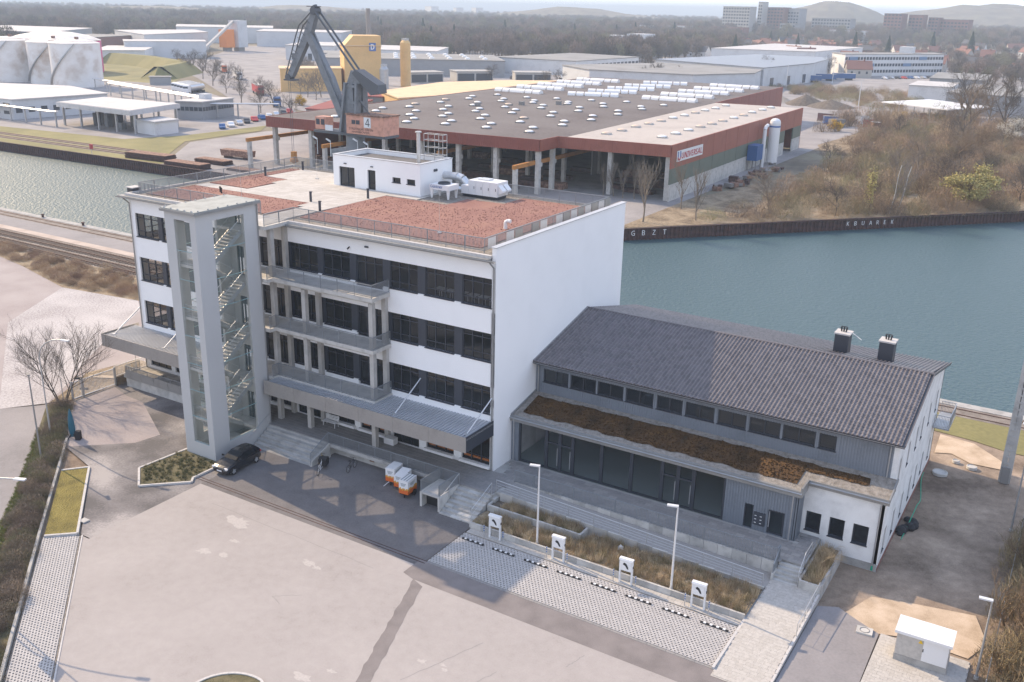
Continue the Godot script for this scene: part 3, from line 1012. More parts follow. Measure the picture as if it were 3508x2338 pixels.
# raised lettering: o = left end of the base line in the world
func text_on(parent: Node3D, words: String, o: Vector3, u: Vector3, d: Vector3, h: float, m: Material, called := "lettering", wide := 0.0, bold := 0) -> MeshInstance3D:
	var t := TextMesh.new()
	var f := SystemFont.new()
	f.font_names = PackedStringArray(["Droid Sans"])
	if bold > 0:
		f.font_weight = bold
	t.font = f
	t.text = words
	t.font_size = 32
	t.pixel_size = h / 32.0 * 1.35
	t.depth = 0.02
	t.horizontal_alignment = HORIZONTAL_ALIGNMENT_LEFT
	t.curve_step = 2.0
	var o3 := put(called, t, m, parent)
	var sx := 1.0
	var bb := t.get_aabb()
	if wide > 0 and bb.size.x > 0:
		sx = wide / bb.size.x
	var up := Vector3.UP
	o3.transform = parent.global_transform.affine_inverse() * Transform3D(Basis(u * sx, up, d), o - u * bb.position.x * sx - up * bb.position.y)
	return o3


func balconies(B: Node3D) -> void:
	for f in [1, 2, 3]:
		var y: float = LV[f]
		var sl := MB.new()
		sl.sheet([Vector2(-24.5, 0.004), Vector2(-24.5, 2.94), Vector2(-20.5, 2.94), Vector2(-20.5, 2.3), Vector2(-9.95, 2.3), Vector2(-9.95, 0.004)], y, y - 0.3)
		objw("balcony_slab", sl, M.concrete_b, B)
		railing(B, [Vector3(-20.56, y + 0.02, 2.9), Vector3(-20.56, y + 0.02, 2.22), Vector3(-10.03, y + 0.02, 2.22), Vector3(-10.03, y + 0.02, 0.05)], 1.05, 0.11, M.railing_grey, 0.08, "balcony_railing")
		var bm := MB.new()
		bm.span(Vector3(-20.9, y - 0.55, 1.68), Vector3(-10.2, y - 0.302, 1.92))
		objw("balcony_beam", bm, M.concrete_b, B)
	var rb := MB.new()
	rb.sheet([Vector2(-24.5, 0.26), Vector2(-24.5, 2.94), Vector2(-20.45, 2.94), Vector2(-20.45, 0.26)], 17.4, 17.1)
	objw("roof_bridge", rb, M.concrete_b, B)
	for x in [-21.0, -17.5, -14.0, -10.4]:
		var tops := 12.65 if x > -20 else 17.1
		if x == -14.0:
			continue
		bxw("column", M.concrete, B, Vector3(x - 0.2, 0, 1.6), Vector3(x + 0.2, tops - 0.25 if x > -20 else tops, 2.0))
		bxw("column", M.concrete, B, Vector3(x - 0.2, 0, 0.002), Vector3(x + 0.2, tops if x > -20 else tops - 0.1, 0.36))


func canopy(B: Node3D) -> void:
	for e in [[-20.75, 0.0], [-42.2, -24.6]]:
		var x0: float = e[0]
		var x1: float = e[1]
		var dk := MB.new()
		var n := int((x1 - x0) / 0.3)
		for i in n:
			var a := x0 + (x1 - x0) * i / n
			var c := x0 + (x1 - x0) * (i + 1) / n
			var m := a + (c - a) * 0.72
			dk.quad(Vector3(a, 4.02, 3.78), Vector3(m, 4.02, 3.78), Vector3(m, 4.12, 0.0), Vector3(a, 4.12, 0.0))
			dk.span(Vector3(m, 4.0, 0.0), Vector3(c, 4.17, 3.78))
		objw("canopy_roof", dk, M.zinc_sheet, B)
		bxw("canopy_ceiling", M.fascia_metal, B, Vector3(x0 + 0.02, 3.16, 0.003), Vector3(x1 - 0.02, 3.98, 3.76))
		var np := roundi((x1 - x0) / 3.45)
		for i in np:
			var a := x0 + (x1 - x0) * i / np
			var c := x0 + (x1 - x0) * (i + 1) / np
			bxw("fascia_panel", M.fascia_metal, B, Vector3(a + 0.008, 3.06, 3.80), Vector3(c - 0.008, 4.3, 3.86))
	bxw("fascia_panel", M.dark_panel, B, Vector3(-0.06, 3.06, 0.003), Vector3(0.0, 4.3, 3.80))
	bxw("fascia_panel", M.fascia_metal, B, Vector3(-42.26, 3.06, -0.4), Vector3(-42.2, 4.3, 3.86))
	for t in [[-7.0, 6.3, -7.4, 3.0], [-0.1, 6.3, -0.55, 3.0], [-41.0, 6.3, -41.5, 3.0], [-34.0, 6.3, -34.4, 3.0]]:
		var rod := MB.new()
		rod.tube(Vector3(t[0], t[1], 0.02), Vector3(t[2], 4.1, t[3]), 0.055, 0.055, 8)
		rod.box(Vector3(t[2], 4.16, t[3]), Vector3(0.3, 0.1, 0.3))
		objw("tie_rod", rod, M.galvanised_bright, B)


func stair_tower() -> void:
	var W := thing("stair_tower", "grey panelled stair tower with tall glazed strips in front of the white facade", "tower", Vector3(-22.83, YARD, 6.1))
	var x0 := -24.55
	var x1 := -21.1
	var z0 := 2.95
	var z1 := 9.3
	var yb := YARD - 0.3
	var top := 19.4
	var hh := top - yb
	var gz := Rect2(4.45 - z0, 0.02 - yb, 3.2, 18.6)
	objw("tower_wall", wall_mesh(Vector3(x1, yb, z1), Vector3.FORWARD, z1 - z0, hh, Vector3.RIGHT, 0.25, [Rect2(z1 - 7.65, 0.02 - yb, 3.2, 18.6)]), M.panel_grey, W)
	objw("tower_wall", wall_mesh(Vector3(x0, yb, z0), Vector3.BACK, z1 - z0, hh, Vector3.LEFT, 0.25, [gz]), M.panel_grey, W)
	objw("tower_wall", wall_mesh(Vector3(x0 + 0.25, yb, z1), Vector3.RIGHT, x1 - x0 - 0.5, hh, Vector3.BACK, 0.25, [Rect2(-23.5 - x0 - 0.25, 0.02 - yb, 1.75, 18.7)]), M.panel_grey, W)
	var doors := []
	for f in 5:
		doors.append(Rect2(0.9, LV[f] - yb + 0.02, 1.3, 2.5 if f < 4 else 1.95))
	objw("tower_wall", wall_mesh(Vector3(x1 - 0.25, yb, z0), Vector3.LEFT, x1 - x0 - 0.5, hh, Vector3.FORWARD, 0.25, doors), M.panel_grey, W)
	for f in 5:
		window_unit(W, Vector3(x1 - 0.25 - 0.9, LV[f] + 0.02, z0 + 0.1), Vector3.LEFT, Vector3.FORWARD, 1.3, 2.5 if f < 4 else 1.95, [0.7], [], M.dark_frame, M.glass, "door", 0.1)
	# panel joints: thin shadow gaps are real grooves between cover strips
	var rf := MB.new()
	rf.span(Vector3(x0 - 0.18, top, z0 - 0.2), Vector3(x1 + 0.18, top + 0.14, z1 + 0.18))
	objw("tower_roof", rf, M.tower_roof, W)
	var cl := MB.new()
	for i in 7:
		cl.box(Vector3(x1 + 0.1, top + 0.18, z0 + 0.2 + i * 0.98), Vector3(0.1, 0.1, 0.08))
		cl.box(Vector3(x0 - 0.1, top + 0.18, z0 + 0.2 + i * 0.98), Vector3(0.1, 0.1, 0.08))
	for i in 5:
		cl.box(Vector3(x0 + 0.2 + i * 0.76, top + 0.18, z1 + 0.1), Vector3(0.08, 0.1, 0.1))
	objw("roof_clips", cl, M.galvanised, W)
	var gt := MB.new()
	gt.span(Vector3(x0 - 0.24, top - 0.12, z1 + 0.181), Vector3(x1 + 0.24, top + 0.06, z1 + 0.26))
	gt.span(Vector3(x1 + 0.181, top - 0.12, z0 - 0.2), Vector3(x1 + 0.26, top + 0.06, z1 + 0.18))
	objw("roof_edge", gt, M.zinc, W)
	var dp := MB.new()
	dp.tube(Vector3(x1 + 0.07, -0.3, z0 + 0.1), Vector3(x1 + 0.07, top - 0.1, z0 + 0.1), 0.05, 0.05, 8)
	objw("downpipe", dp, M.zinc, W)
	# panes with their fixings, about 2.3 m high each
	var n := 8
	var ph := 18.6 / n
	for s in 3:
		for i in n:
			var y := 0.02 + ph * i
			var q := put("pane", unit_quad, M.glass_green, W)
			var t: Transform3D
			var rail: MeshInstance3D
			if s < 2:
				var x := x1 - 0.03 if s == 0 else x0 + 0.03
				t = Transform3D(Basis(Vector3.BACK * 3.2, Vector3.UP * (ph - 0.03), Vector3.RIGHT), Vector3(x, y + ph * 0.5, 6.05))
				rail = bxw("pane_joint", M.pane_edge, W, Vector3(x - 0.03, y - 0.02, 4.46), Vector3(x + 0.025, y + 0.02, 7.64))
			else:
				t = Transform3D(Basis(Vector3.RIGHT * 1.75, Vector3.UP * (ph - 0.03), Vector3.BACK), Vector3(-22.625, y + ph * 0.5, z1 - 0.03))
				rail = bxw("pane_joint", M.pane_edge, W, Vector3(-23.49, y - 0.02, z1 - 0.06), Vector3(-21.76, y + 0.02, z1 - 0.01))
			q.transform = W.global_transform.affine_inverse() * t
	# stairs
	for f in 5:
		var y: float = LV[f]
		bxw("landing", M.concrete_b, W, Vector3(x0 + 0.3, y - 0.22, z0 + 0.26), Vector3(x1 - 0.3, y, 4.45))
		if f == 0:
			bxw("landing", M.concrete_b, W, Vector3(x0 + 0.3, YARD - 0.1, 4.45), Vector3(x1 - 0.3, YARD + 0.1, z1 - 0.26))
	for f in 4:
		var y: float = LV[f]
		var yn: float = LV[f + 1]
		var ym := (y + yn) * 0.5
		bxw("landing", M.concrete_b, W, Vector3(x0 + 0.3, ym - 0.22, 7.72), Vector3(x1 - 0.3, ym, z1 - 0.3))
		for s in 2:
			var xa := x0 + 0.35 if s == 0 else -22.7
			var xb := -22.95 if s == 0 else x1 - 0.35
			var za := 4.45 if s == 0 else 7.72
			var zb := 7.72 if s == 0 else 4.45
			var ya := y if s == 0 else ym
			var yc := ym if s == 0 else yn
			var fl := MB.new()
			fl.bar(Vector3(xa + 0.03, ya - 0.12, za), Vector3(xa + 0.03, yc - 0.12, zb), 0.06, 0.34)
			fl.bar(Vector3(xb - 0.03, ya - 0.12, za), Vector3(xb - 0.03, yc - 0.12, zb), 0.06, 0.34)
			var st := objw("stair_flight", fl, M.galvanised, W)
			var k := 11
			for i in k:
				var t0 := (i + 0.5) / k
				var sp := put("step", unit_box, M.concrete_b, st)
				sp.transform = W.global_transform.affine_inverse() * Transform3D(Basis.from_scale(Vector3(xb - xa - 0.1, 0.06, 0.32)), Vector3((xa + xb) * 0.5, lerpf(ya, yc, (i + 1.0) / k) - 0.03, lerpf(za, zb, t0)))
			var rl := MB.new()
			for x in [xa + 0.03, xb - 0.03]:
				rl.tube(Vector3(x, ya + 0.95, za), Vector3(x, yc + 0.95, zb), 0.025, 0.025, 6)
				for i in 24:
					var tt := (i + 0.5) / 24.0
					rl.tube(Vector3(x, lerpf(ya, yc, tt), lerpf(za, zb, tt)), Vector3(x, lerpf(ya, yc, tt) + 0.95, lerpf(za, zb, tt)), 0.009, 0.009, 4, false)
			objw("stair_railing", rl, M.galvanised_bright, st)
		railing(W, [Vector3(x0 + 0.35, ym, z1 - 0.4), Vector3(x1 - 0.36, ym, z1 - 0.4), Vector3(x1 - 0.36, ym, 7.8)], 0.95, 0.12, M.galvanised_bright, 0.08, "landing_railing")
		railing(W, [Vector3(x1 - 0.36, yn, 4.4), Vector3(x1 - 0.36, yn, z0 + 0.4)], 0.95, 0.12, M.galvanised_bright, 0.08, "landing_railing")


func ribs(parent: Node3D, o: Vector3, u: Vector3, d: Vector3, width: float, height: float, gap: float, m: Material, holes: Array, called := "cladding_rib") -> void:
	var b := MB.new()
	var n := int(width / gap)
	var bs := Basis(u, Vector3.UP, d)
	for i in n:
		var x := (i + 0.5) * gap
		var cuts := []
		for h: Rect2 in holes:
			if x > h.position.x - 0.03 and x < h.end.x + 0.03:
				cuts.append(h)
		cuts.sort_custom(func(p: Rect2, q: Rect2) -> bool: return p.position.y < q.position.y)
		var y := 0.0
		for h: Rect2 in cuts:
			if h.position.y - y > 0.05:
				b.box(o + u * x + Vector3.UP * (y + h.position.y) * 0.5 + d * 0.012, Vector3(gap * 0.45, h.position.y - y, 0.07), bs)
			y = maxf(y, h.end.y)
		if height - y > 0.05:
			b.box(o + u * x + Vector3.UP * (y + height) * 0.5 + d * 0.012, Vector3(gap * 0.45, height - y, 0.07), bs)
	objw(called + "s", b, m, parent).set_meta("kind", "stuff")


func low_building() -> void:
	var B := thing("tiled_roof_building", "long low building with dark tiled roof and glazed front beside the white warehouse", "building", Vector3(14, YARD, -14))
	var X := Vector3.RIGHT
	var Z := Vector3.BACK
	var xe := 28.46
	# gable wall with slit windows
	var holes := []
	for z in [-7.7, -10.9, -14.1, -16.4, -19.6, -22.9]:
		holes.append(Rect2(-4.2 - z - 0.4, 3.95 + 1.6, 0.8, 1.85))
	for z in [-5.6, -8.5, -11.5, -14.6, -17.0, -19.8, -23.1]:
		holes.append(Rect2(-4.2 - z - 0.4, -0.45 + 1.6, 0.8, 1.9))
	objw("gable_wall", wall_mesh(Vector3(xe, -1.6, -4.2), Vector3.FORWARD, 2.2, 5.4, Vector3.RIGHT, 0.35, [holes[6]]), M.white_worn, B)
	var sh := []
	for h: Rect2 in holes:
		if h.position.x > 2.0:
			sh.append(Rect2(h.position.x - 2.2, h.position.y, h.size.x, h.size.y))
	objw("gable_wall", wall_mesh(Vector3(xe, -1.6, -6.4), Vector3.FORWARD, 18.6, 8.65, Vector3.RIGHT, 0.35, sh), M.white_worn, B)
	var tp := MB.new()
	tp.prism(Vector3(xe, 7.05, -6.4), Vector3.FORWARD, Vector3.UP, Vector3(-0.35, 0, 0), [Vector2(0, 0), Vector2(18.6, 0), Vector2(8.66, 2.45)])
	objw("gable_wall", tp, M.white_worn, B)
	for h: Rect2 in holes:
		window_unit(B, Vector3(xe - 0.27, h.position.y - 1.6, -4.2 - h.position.x), Vector3.FORWARD, Vector3.RIGHT, h.size.x, h.size.y, [], [], M.dark_frame, M.glass_dark)
		bxw("window_sill", M.dark_panel, B, Vector3(xe - 0.27, h.position.y - 1.65, -4.2 - h.position.x - h.size.x), Vector3(xe + 0.03, h.position.y - 1.6 + 0.012, -4.2 - h.position.x))
	bxw("brick_plinth", M.brick_wall, B, Vector3(xe - 0.3, -1.7, -25.0), Vector3(xe + 0.04, -1.1, -4.21))
	bxw("corner_render", M.white_worn, B, Vector3(xe - 0.05, -1.1, -5.1), Vector3(xe + 0.012, 3.75, -4.19))
	# upper front wall with its strip of windows
	var wins := [[0.7, 3.0], [3.2, 5.5], [5.63, 7.9], [8.09, 10.45], [10.72, 12.83], [13.06, 15.36], [15.62, 17.8], [18.03, 20.33], [20.5, 22.85], [23.08, 24.3]]
	var wh := []
	for w in wins:
		wh.append(Rect2(w[0] - 0.01, 5.67 - 3.5, w[1] - w[0], 1.15))
	objw("upper_wall", wall_mesh(Vector3(0.01, 3.5, -6.4), X, xe - 0.36, 3.85, Z, 0.25, wh), M.corrugated_grey, B)
	ribs(B, Vector3(0.01, 3.5, -6.4), X, Z, xe - 0.4, 3.8, 0.2, M.corrugated_grey, wh)
	for w in wins:
		window_unit(B, Vector3(w[0], 5.67, -6.5), X, Z, w[1] - w[0], 1.15, [0.5] if w[1] - w[0] > 1.5 else [], [], M.dark_frame, M.glass_dark, "window", 0.1)
		bxw("window_sill", M.dark_panel, B, Vector3(w[0] - 0.05, 5.62, -6.45), Vector3(w[1] + 0.05, 5.672, -6.30))
	bxw("room_wall", M.interior_wall, B, Vector3(0.1, 3.6, -11.0), Vector3(xe - 0.4, 7.3, -10.8))
	bxw("upper_floor", M.interior_floor, B, Vector3(0.1, 3.3, -24.8), Vector3(xe - 0.36, 3.6, -6.66))
	objw("back_wall", wall_mesh(Vector3(xe, -1.6, -25.0), Vector3.LEFT, xe - 0.01, 8.6, Vector3.FORWARD, 0.3, []), M.white_worn, B)
	# annex: glazed part, clad part, white part
	var mul := [0.7, 3.2, 4.42, 5.55, 8.05, 10.55, 13.03, 14.3, 15.5, 17.9]
	for i in mul.size() - 1:
		var door: bool = i in [1, 2, 6, 7]
		window_unit(B, Vector3(mul[i], 0.0, -2.8), X, Z, mul[i + 1] - mul[i], 3.5, [], [0.66] if door else [], M.dark_frame, M.glass, "glazed_door" if door else "shop_window", 0.14, 0.16)
		if door:
			bxw("door_handle", M.galvanised_bright, B, Vector3(mul[i + 1] - 0.2, 0.5, -2.72), Vector3(mul[i + 1] - 0.16, 2.0, -2.66))
	var dh := [Rect2(19.4 - 17.9, 0.05, 0.66, 1.85), Rect2(21.12 - 17.9, 0.05, 1.16, 1.85)]
	objw("clad_wall", wall_mesh(Vector3(17.9, -0.05, -2.75), X, 5.2, 3.6, Z, 0.22, dh), M.corrugated_grey, B)
	var rh := dh.duplicate()
	rh.append(Rect2(20.13 - 17.9, 0.45, 0.85, 1.0))
	ribs(B, Vector3(17.9, -0.05, -2.75), X, Z, 5.2, 3.6, 0.2, M.corrugated_grey, rh)
	window_unit(B, Vector3(19.4, 0, -2.83), X, Z, 0.66, 1.85, [], [], M.dark_frame, M.glass_dark)
	window_unit(B, Vector3(21.12, 0, -2.83), X, Z, 1.16, 1.85, [], [], M.dark_frame, M.glass_dark, "entrance_door", 0.14)
	bxw("door_handle", M.galvanised_bright, B, Vector3(21.2, 0.5, -2.75), Vector3(21.25, 1.7, -2.68))
	var mb := bxw("letter_boxes", M.dark_panel, B, Vector3(20.13, 0.42, -2.75), Vector3(20.95, 1.4, -2.62))
	for i in 2:
		for j in 3:
			bxw("name_plate", M.steel_white, B, Vector3(20.22 + i * 0.38, 0.58 + j * 0.27, -2.62), Vector3(20.36 + i * 0.38, 0.63 + j * 0.27, -2.612))
	objw("side_wall", wall_mesh(Vector3(23.1, -0.3, -2.75), Vector3.FORWARD, 1.45, 4.0, Vector3.RIGHT, 0.2, []), M.corrugated_grey, B)
	ribs(B, Vector3(23.1, -0.3, -2.75), Vector3.FORWARD, Vector3.RIGHT, 1.4, 4.0, 0.2, M.corrugated_grey, [])
	bxw("side_wall", M.corrugated_grey, B, Vector3(0.02, -0.05, -2.86), Vector3(0.69, 3.52, -2.66))
	bxw("side_wall", M.white_worn, B, Vector3(0.02, -0.05, -6.3), Vector3(0.2, 3.9, -2.87))
	var ww := []
	for x in [23.37, 24.98, 26.58]:
		ww.append(Rect2(x - 22.9, 0.31 + 1.6, 1.04, 1.46))
	objw("white_wall", wall_mesh(Vector3(22.9, -1.6, -4.2), X, xe - 22.9, 5.4, Z, 0.3, ww), M.white_worn, B)
	for x in [23.37, 24.98, 26.58]:
		window_unit(B, Vector3(x, 0.31, -4.38), X, Z, 1.04, 1.46, [], [], M.dark_frame, M.glass_dark)
		bxw("window_sill", M.dark_panel, B, Vector3(x - 0.04, 0.26, -4.36), Vector3(x + 1.08, 0.322, -4.13))
	bxw("plinth", M.concrete_c, B, Vector3(23.2, -1.6, -4.2), Vector3(xe + 0.02, -0.85, -4.16))
	# inside of the glazed hall
	bxw("hall_floor", M.interior_green, B, Vector3(0.2, -0.25, -9.5), Vector3(22.9, 0.005, -2.9))
	bxw("hall_back_wall", M.interior_red, B, Vector3(0.2, 0.006, -9.7), Vector3(22.9, 3.6, -9.5))
	bxw("partition", M.interior_wall, B, Vector3(18.0, 0.006, -9.5), Vector3(18.2, 3.6, -2.98))
	for x in [6.5, 10.2, 11.1, 15.4]:
		bxw("radiator", M.steel_white, B, Vector3(x, 0.5, -9.49), Vector3(x + 1.5, 1.25, -9.38))
	bxw("beam", M.interior_red, B, Vector3(0.3, 2.9, -6.3), Vector3(17.9, 3.2, -6.0))
	# annex roof, slightly pitched: gravel edge and moss
	var rf := MB.new()
	var yf := 3.88
	var yk := 4.72
	var sl := (yk - yf) / 3.9
	var top := func(z: float) -> float: return yf + (-2.45 - z) * sl
	rf.prism(Vector3(0.02, 0, 0), Vector3.FORWARD, Vector3.UP, Vector3(23.2, 0, 0), [Vector2(2.45, yf - 0.35), Vector2(6.4, yf - 0.35), Vector2(6.4, yk), Vector2(2.45, yf)])
	objw("annex_roof", rf, M.gravel, B)
	var rg := MB.new()
	rg.prism(Vector3(23.22, 0, 0), Vector3.FORWARD, Vector3.UP, Vector3(xe + 0.15 - 23.22, 0, 0), [Vector2(4.0, yf - 0.02), Vector2(6.4, yf - 0.02), Vector2(6.4, yk), Vector2(4.0, top.call(-4.0))])
	objw("annex_roof", rg, M.gravel, B)
	var ms := MB.new()
	var edge := []
	for i in 41:
		edge.append(Vector2(0.7 + 22.0 * i / 40.0, -3.2 + rng.randf_range(-0.12, 0.12)))
	edge.append(Vector2(22.8, -4.9))
	for i in 11:
		edge.append(Vector2(23.2 + 3.9 * i / 10.0, -4.85 + rng.randf_range(-0.1, 0.1)))
	for i in 41:
		edge.append(Vector2(27.0 - 26.4 * i / 40.0, -5.75 + rng.randf_range(-0.1, 0.1)))
	var pp := PackedVector2Array(edge)
	var ids := Geometry2D.triangulate_polygon(pp)
	for i in range(0, ids.size(), 3):
		var q := []
		for j in 3:
			var e := pp[ids[i + j]]
			q.append(Vector3(e.x, top.call(e.y) + 0.05, e.y))
		if (q[1] - q[0]).cross(q[2] - q[0]).y < 0:
			q = [q[0], q[2], q[1]]
		ms.tri1(q[0], q[1], q[2])
	objw("moss_bed", ms, M.moss_roof, B)
	var tf := MB.new()
	for i in 5:
		var a := TAU * i / 5
		tf.tri1(Vector3(cos(a) * 0.06, 0, sin(a) * 0.06), Vector3(cos(a + 2.2) * 0.06, 0, sin(a + 2.2) * 0.06), Vector3(cos(a + 1.1) * 0.02, 0.04, sin(a + 1.1) * 0.02))
	var spots := []
	var inv := B.global_transform.affine_inverse()
	for i in 3600:
		var p := Vector2(rng.randf_range(0.7, 27.0), rng.randf_range(-5.8, -3.1))
		if Geometry2D.is_point_in_polygon(p, pp):
			spots.append(inv * Transform3D(Basis(Vector3.UP, rng.randf() * 6.0).scaled(Vector3.ONE * rng.randf_range(0.6, 1.7)), Vector3(p.x, top.call(p.y) + 0.04, p.y)))
	multi("moss_plants", tf.mesh(), M.moss_roof, spots, B)
	# eaves of the annex
	var ev := MB.new()
	ev.span(Vector3(0.01, yf - 0.42, -2.62), Vector3(23.25, yf + 0.04, -2.43))
	objw("eaves_board", ev, M.zinc, B)
	var ev2 := MB.new()
	ev2.span(Vector3(23.26, yf - 0.1, -4.17), Vector3(xe + 0.22, yf + 0.33, -3.97))
	ev2.span(Vector3(23.2, yf - 0.4, -3.97), Vector3(23.34, yf + 0.33, -2.44))
	ev2.bar(Vector3(xe + 0.18, yf + 0.22, -4.0), Vector3(xe + 0.18, yk - 0.02, -6.4), 0.1, 0.3)
	objw("eaves_board", ev2, M.zinc, B)
	for a in [[0.0, 23.3, yf - 0.05, -2.34], [23.3, xe + 0.2, yf + 0.22, -3.88], [0.0, xe + 0.35, 7.42, -5.82]]:
		var gt := MB.new()
		for i in 6:
			var a0 := PI + PI * i / 6.0
			var a1 := PI + PI * (i + 1) / 6.0
			var p0 := Vector3(0, a[2] + sin(a0) * 0.1, a[3] + cos(a0) * 0.1)
			var p1 := Vector3(0, a[2] + sin(a1) * 0.1, a[3] + cos(a1) * 0.1)
			gt.quad(p0 + X * a[0], p0 + X * a[1], p1 + X * a[1], p1 + X * a[0])
		objw("gutter", gt, M.galvanised, B)
	for p in [Vector3(0.35, 0, -2.45), Vector3(22.75, 0, -2.5), Vector3(28.2, -1.2, -4.0)]:
		var dp := MB.new()
		dp.tube(Vector3(p.x, p.y, p.z), Vector3(p.x, 3.8, p.z), 0.05, 0.05, 8)
		objw("downpipe", dp, M.galvanised, B)
	for x in [0.3, 27.9]:
		var dp := MB.new()
		dp.pipe([Vector3(x, 4.75, -6.25), Vector3(x, 7.0, -6.25), Vector3(x, 7.4, -5.85)], 0.05, 8)
		objw("downpipe", dp, M.galvanised, B)
	var foot := MB.new()
	foot.tube(Vector3(28.2, -1.25, -4.0), Vector3(28.2, -0.9, -4.0), 0.075, 0.06, 8)
	objw("drain_foot", foot, M.hose_green, B)
	tile_roof(B)
	# chimneys
	for cx in [21.45, 24.85]:
		var ch := MB.new()
		ch.span(Vector3(cx - 0.55, 8.6, -18.4), Vector3(cx + 0.55, 10.72, -17.3))
		var c := objw("chimney", ch, M.dark_panel, B)
		var cap := MB.new()
		cap.span(Vector3(cx - 0.62, 10.72, -18.47), Vector3(cx + 0.62, 10.84, -17.23))
		objw("cap", cap, M.kerb, c)
		var pot := MB.new()
		for i in 3:
			pot.tube(Vector3(cx - 0.2 + i * 0.18, 10.84, -17.9 + 0.06 * i), Vector3(cx - 0.24 + i * 0.22, 11.2, -17.9), 0.06, 0.08, 7)
		pot.tube(Vector3(cx - 0.25, 11.25, -17.9), Vector3(cx + 0.25, 11.25, -17.9), 0.03, 0.03, 6)
		objw("chimney_pot", pot, M.black, c)
	var arm := MB.new()
	arm.tube(Vector3(22.1, 10.8, -18.0), Vector3(22.9, 10.5, -17.6), 0.03, 0.03, 6)
	objw("chimney_arm", arm, M.lamp_white, B)
	# small balcony at the canal end
	bxw("balcony_floor", M.galvanised, B, Vector3(xe + 0.04, 2.42, -26.6), Vector3(29.75, 2.55, -22.9))
	railing(B, [Vector3(xe + 0.1, 2.55, -22.95), Vector3(29.7, 2.55, -22.95), Vector3(29.7, 2.55, -26.5), Vector3(xe + 0.1, 2.55, -26.5)], 1.05, 0.11, M.galvanised, 0.08, "balcony_railing")


func tile_roof(B: Node3D) -> void:
	var y0 := 7.50
	var z0 := -5.75
	var y1 := 9.72
	var z1 := -15.06
	var xe := 28.8
	var base := MB.new()
	base.prism(Vector3(0.03, 0, 0), Vector3.FORWARD, Vector3.UP, Vector3(xe - 0.03, 0, 0), [Vector2(-z0, y0 - 0.2), Vector2(-z1, y1 - 0.2), Vector2(25.3, y0 - 0.2), Vector2(25.3, y0 - 0.06), Vector2(-z1, y1 - 0.06), Vector2(-z0, y0 - 0.06)])
	objw("roof_boarding", base, M.dark_panel, B)
	var t := MB.new()
	# one interlocking tile: a roll and a shallow trough, 0.30 wide, laid 0.36 apart
	var prof := [Vector2(-0.15, 0.012), Vector2(-0.125, 0.06), Vector2(-0.075, 0.085), Vector2(-0.02, 0.06), Vector2(0.01, -0.005), Vector2(0.09, -0.02), Vector2(0.15, 0.0)]
	for i in prof.size() - 1:
		var p: Vector2 = prof[i]
		var q: Vector2 = prof[i + 1]
		t.quad(Vector3(p.x, p.y + 0.03, 0.2), Vector3(q.x, q.y + 0.03, 0.2), Vector3(q.x, q.y, -0.2), Vector3(p.x, p.y, -0.2))
		t.quad(Vector3(p.x, -0.012, 0.2), Vector3(q.x, -0.012, 0.2), Vector3(q.x, q.y + 0.03, 0.2), Vector3(p.x, p.y + 0.03, 0.2))
	var tm := t.mesh()
	var places := []
	var inv := B.global_transform.affine_inverse()
	for side in 2:
		var a := Vector3(0, y0, z0)
		var r := Vector3(0, y1, z1)
		if side == 1:
			a = Vector3(0, y0 - 0.1, -25.3)
		var dn := (a - r).normalized()
		var len_ := a.distance_to(r)
		var n := int(len_ / 0.36)
		var sx := Vector3.RIGHT if side == 0 else Vector3.LEFT
		var bs := Basis(sx, dn.cross(sx), dn)
		for j in n:
			var p := r + dn * (len_ * (j + 0.5) / n)
			for i in 96:
				places.append(inv * Transform3D(bs, p + Vector3.RIGHT * (0.2 + 0.2975 * i)))
	pieces("roof_tile", tm, [M.tile_a, M.tile_b, M.tile_c, M.tile_a], places, B, 300)
	for i in 72:
		var rc := put("ridge_tile", unit_ridge(), M.tile_c, B)
		rc.transform = inv * Transform3D(Basis.IDENTITY, Vector3(0.22 + 0.4 * i, y1 + 0.01, z1))
	var vg := MB.new()
	for s in [[z0, y0], [-25.3, y0]]:
		vg.bar(Vector3(xe + 0.02, s[1], s[0]), Vector3(xe + 0.02, y1, z1), 0.05, 0.14)
	objw("verge_board", vg, M.tile_c, B)
	var vl := MB.new()
	vl.bar(Vector3(0.08, y0 + 0.08, z0 - 0.1), Vector3(0.08, y1 + 0.08, z1), 0.14, 0.06)
	vl.bar(Vector3(0.06, 4.82, -6.4), Vector3(0.06, 3.98, -2.5), 0.1, 0.1)
	objw("wall_flashing", vl, M.zinc, B)


var ridge_mesh: ArrayMesh


func unit_ridge() -> ArrayMesh:
	if ridge_mesh == null:
		var b := MB.new()
		for i in 5:
			var a0 := PI * i / 5.0
			var a1 := PI * (i + 1) / 5.0
			b.quad(Vector3(-0.2, sin(a0) * 0.11, cos(a0) * 0.14), Vector3(0.19, sin(a0) * 0.10, cos(a0) * 0.125), Vector3(0.19, sin(a1) * 0.10, cos(a1) * 0.125), Vector3(-0.2, sin(a1) * 0.11, cos(a1) * 0.14))
		ridge_mesh = b.mesh()
	return ridge_mesh


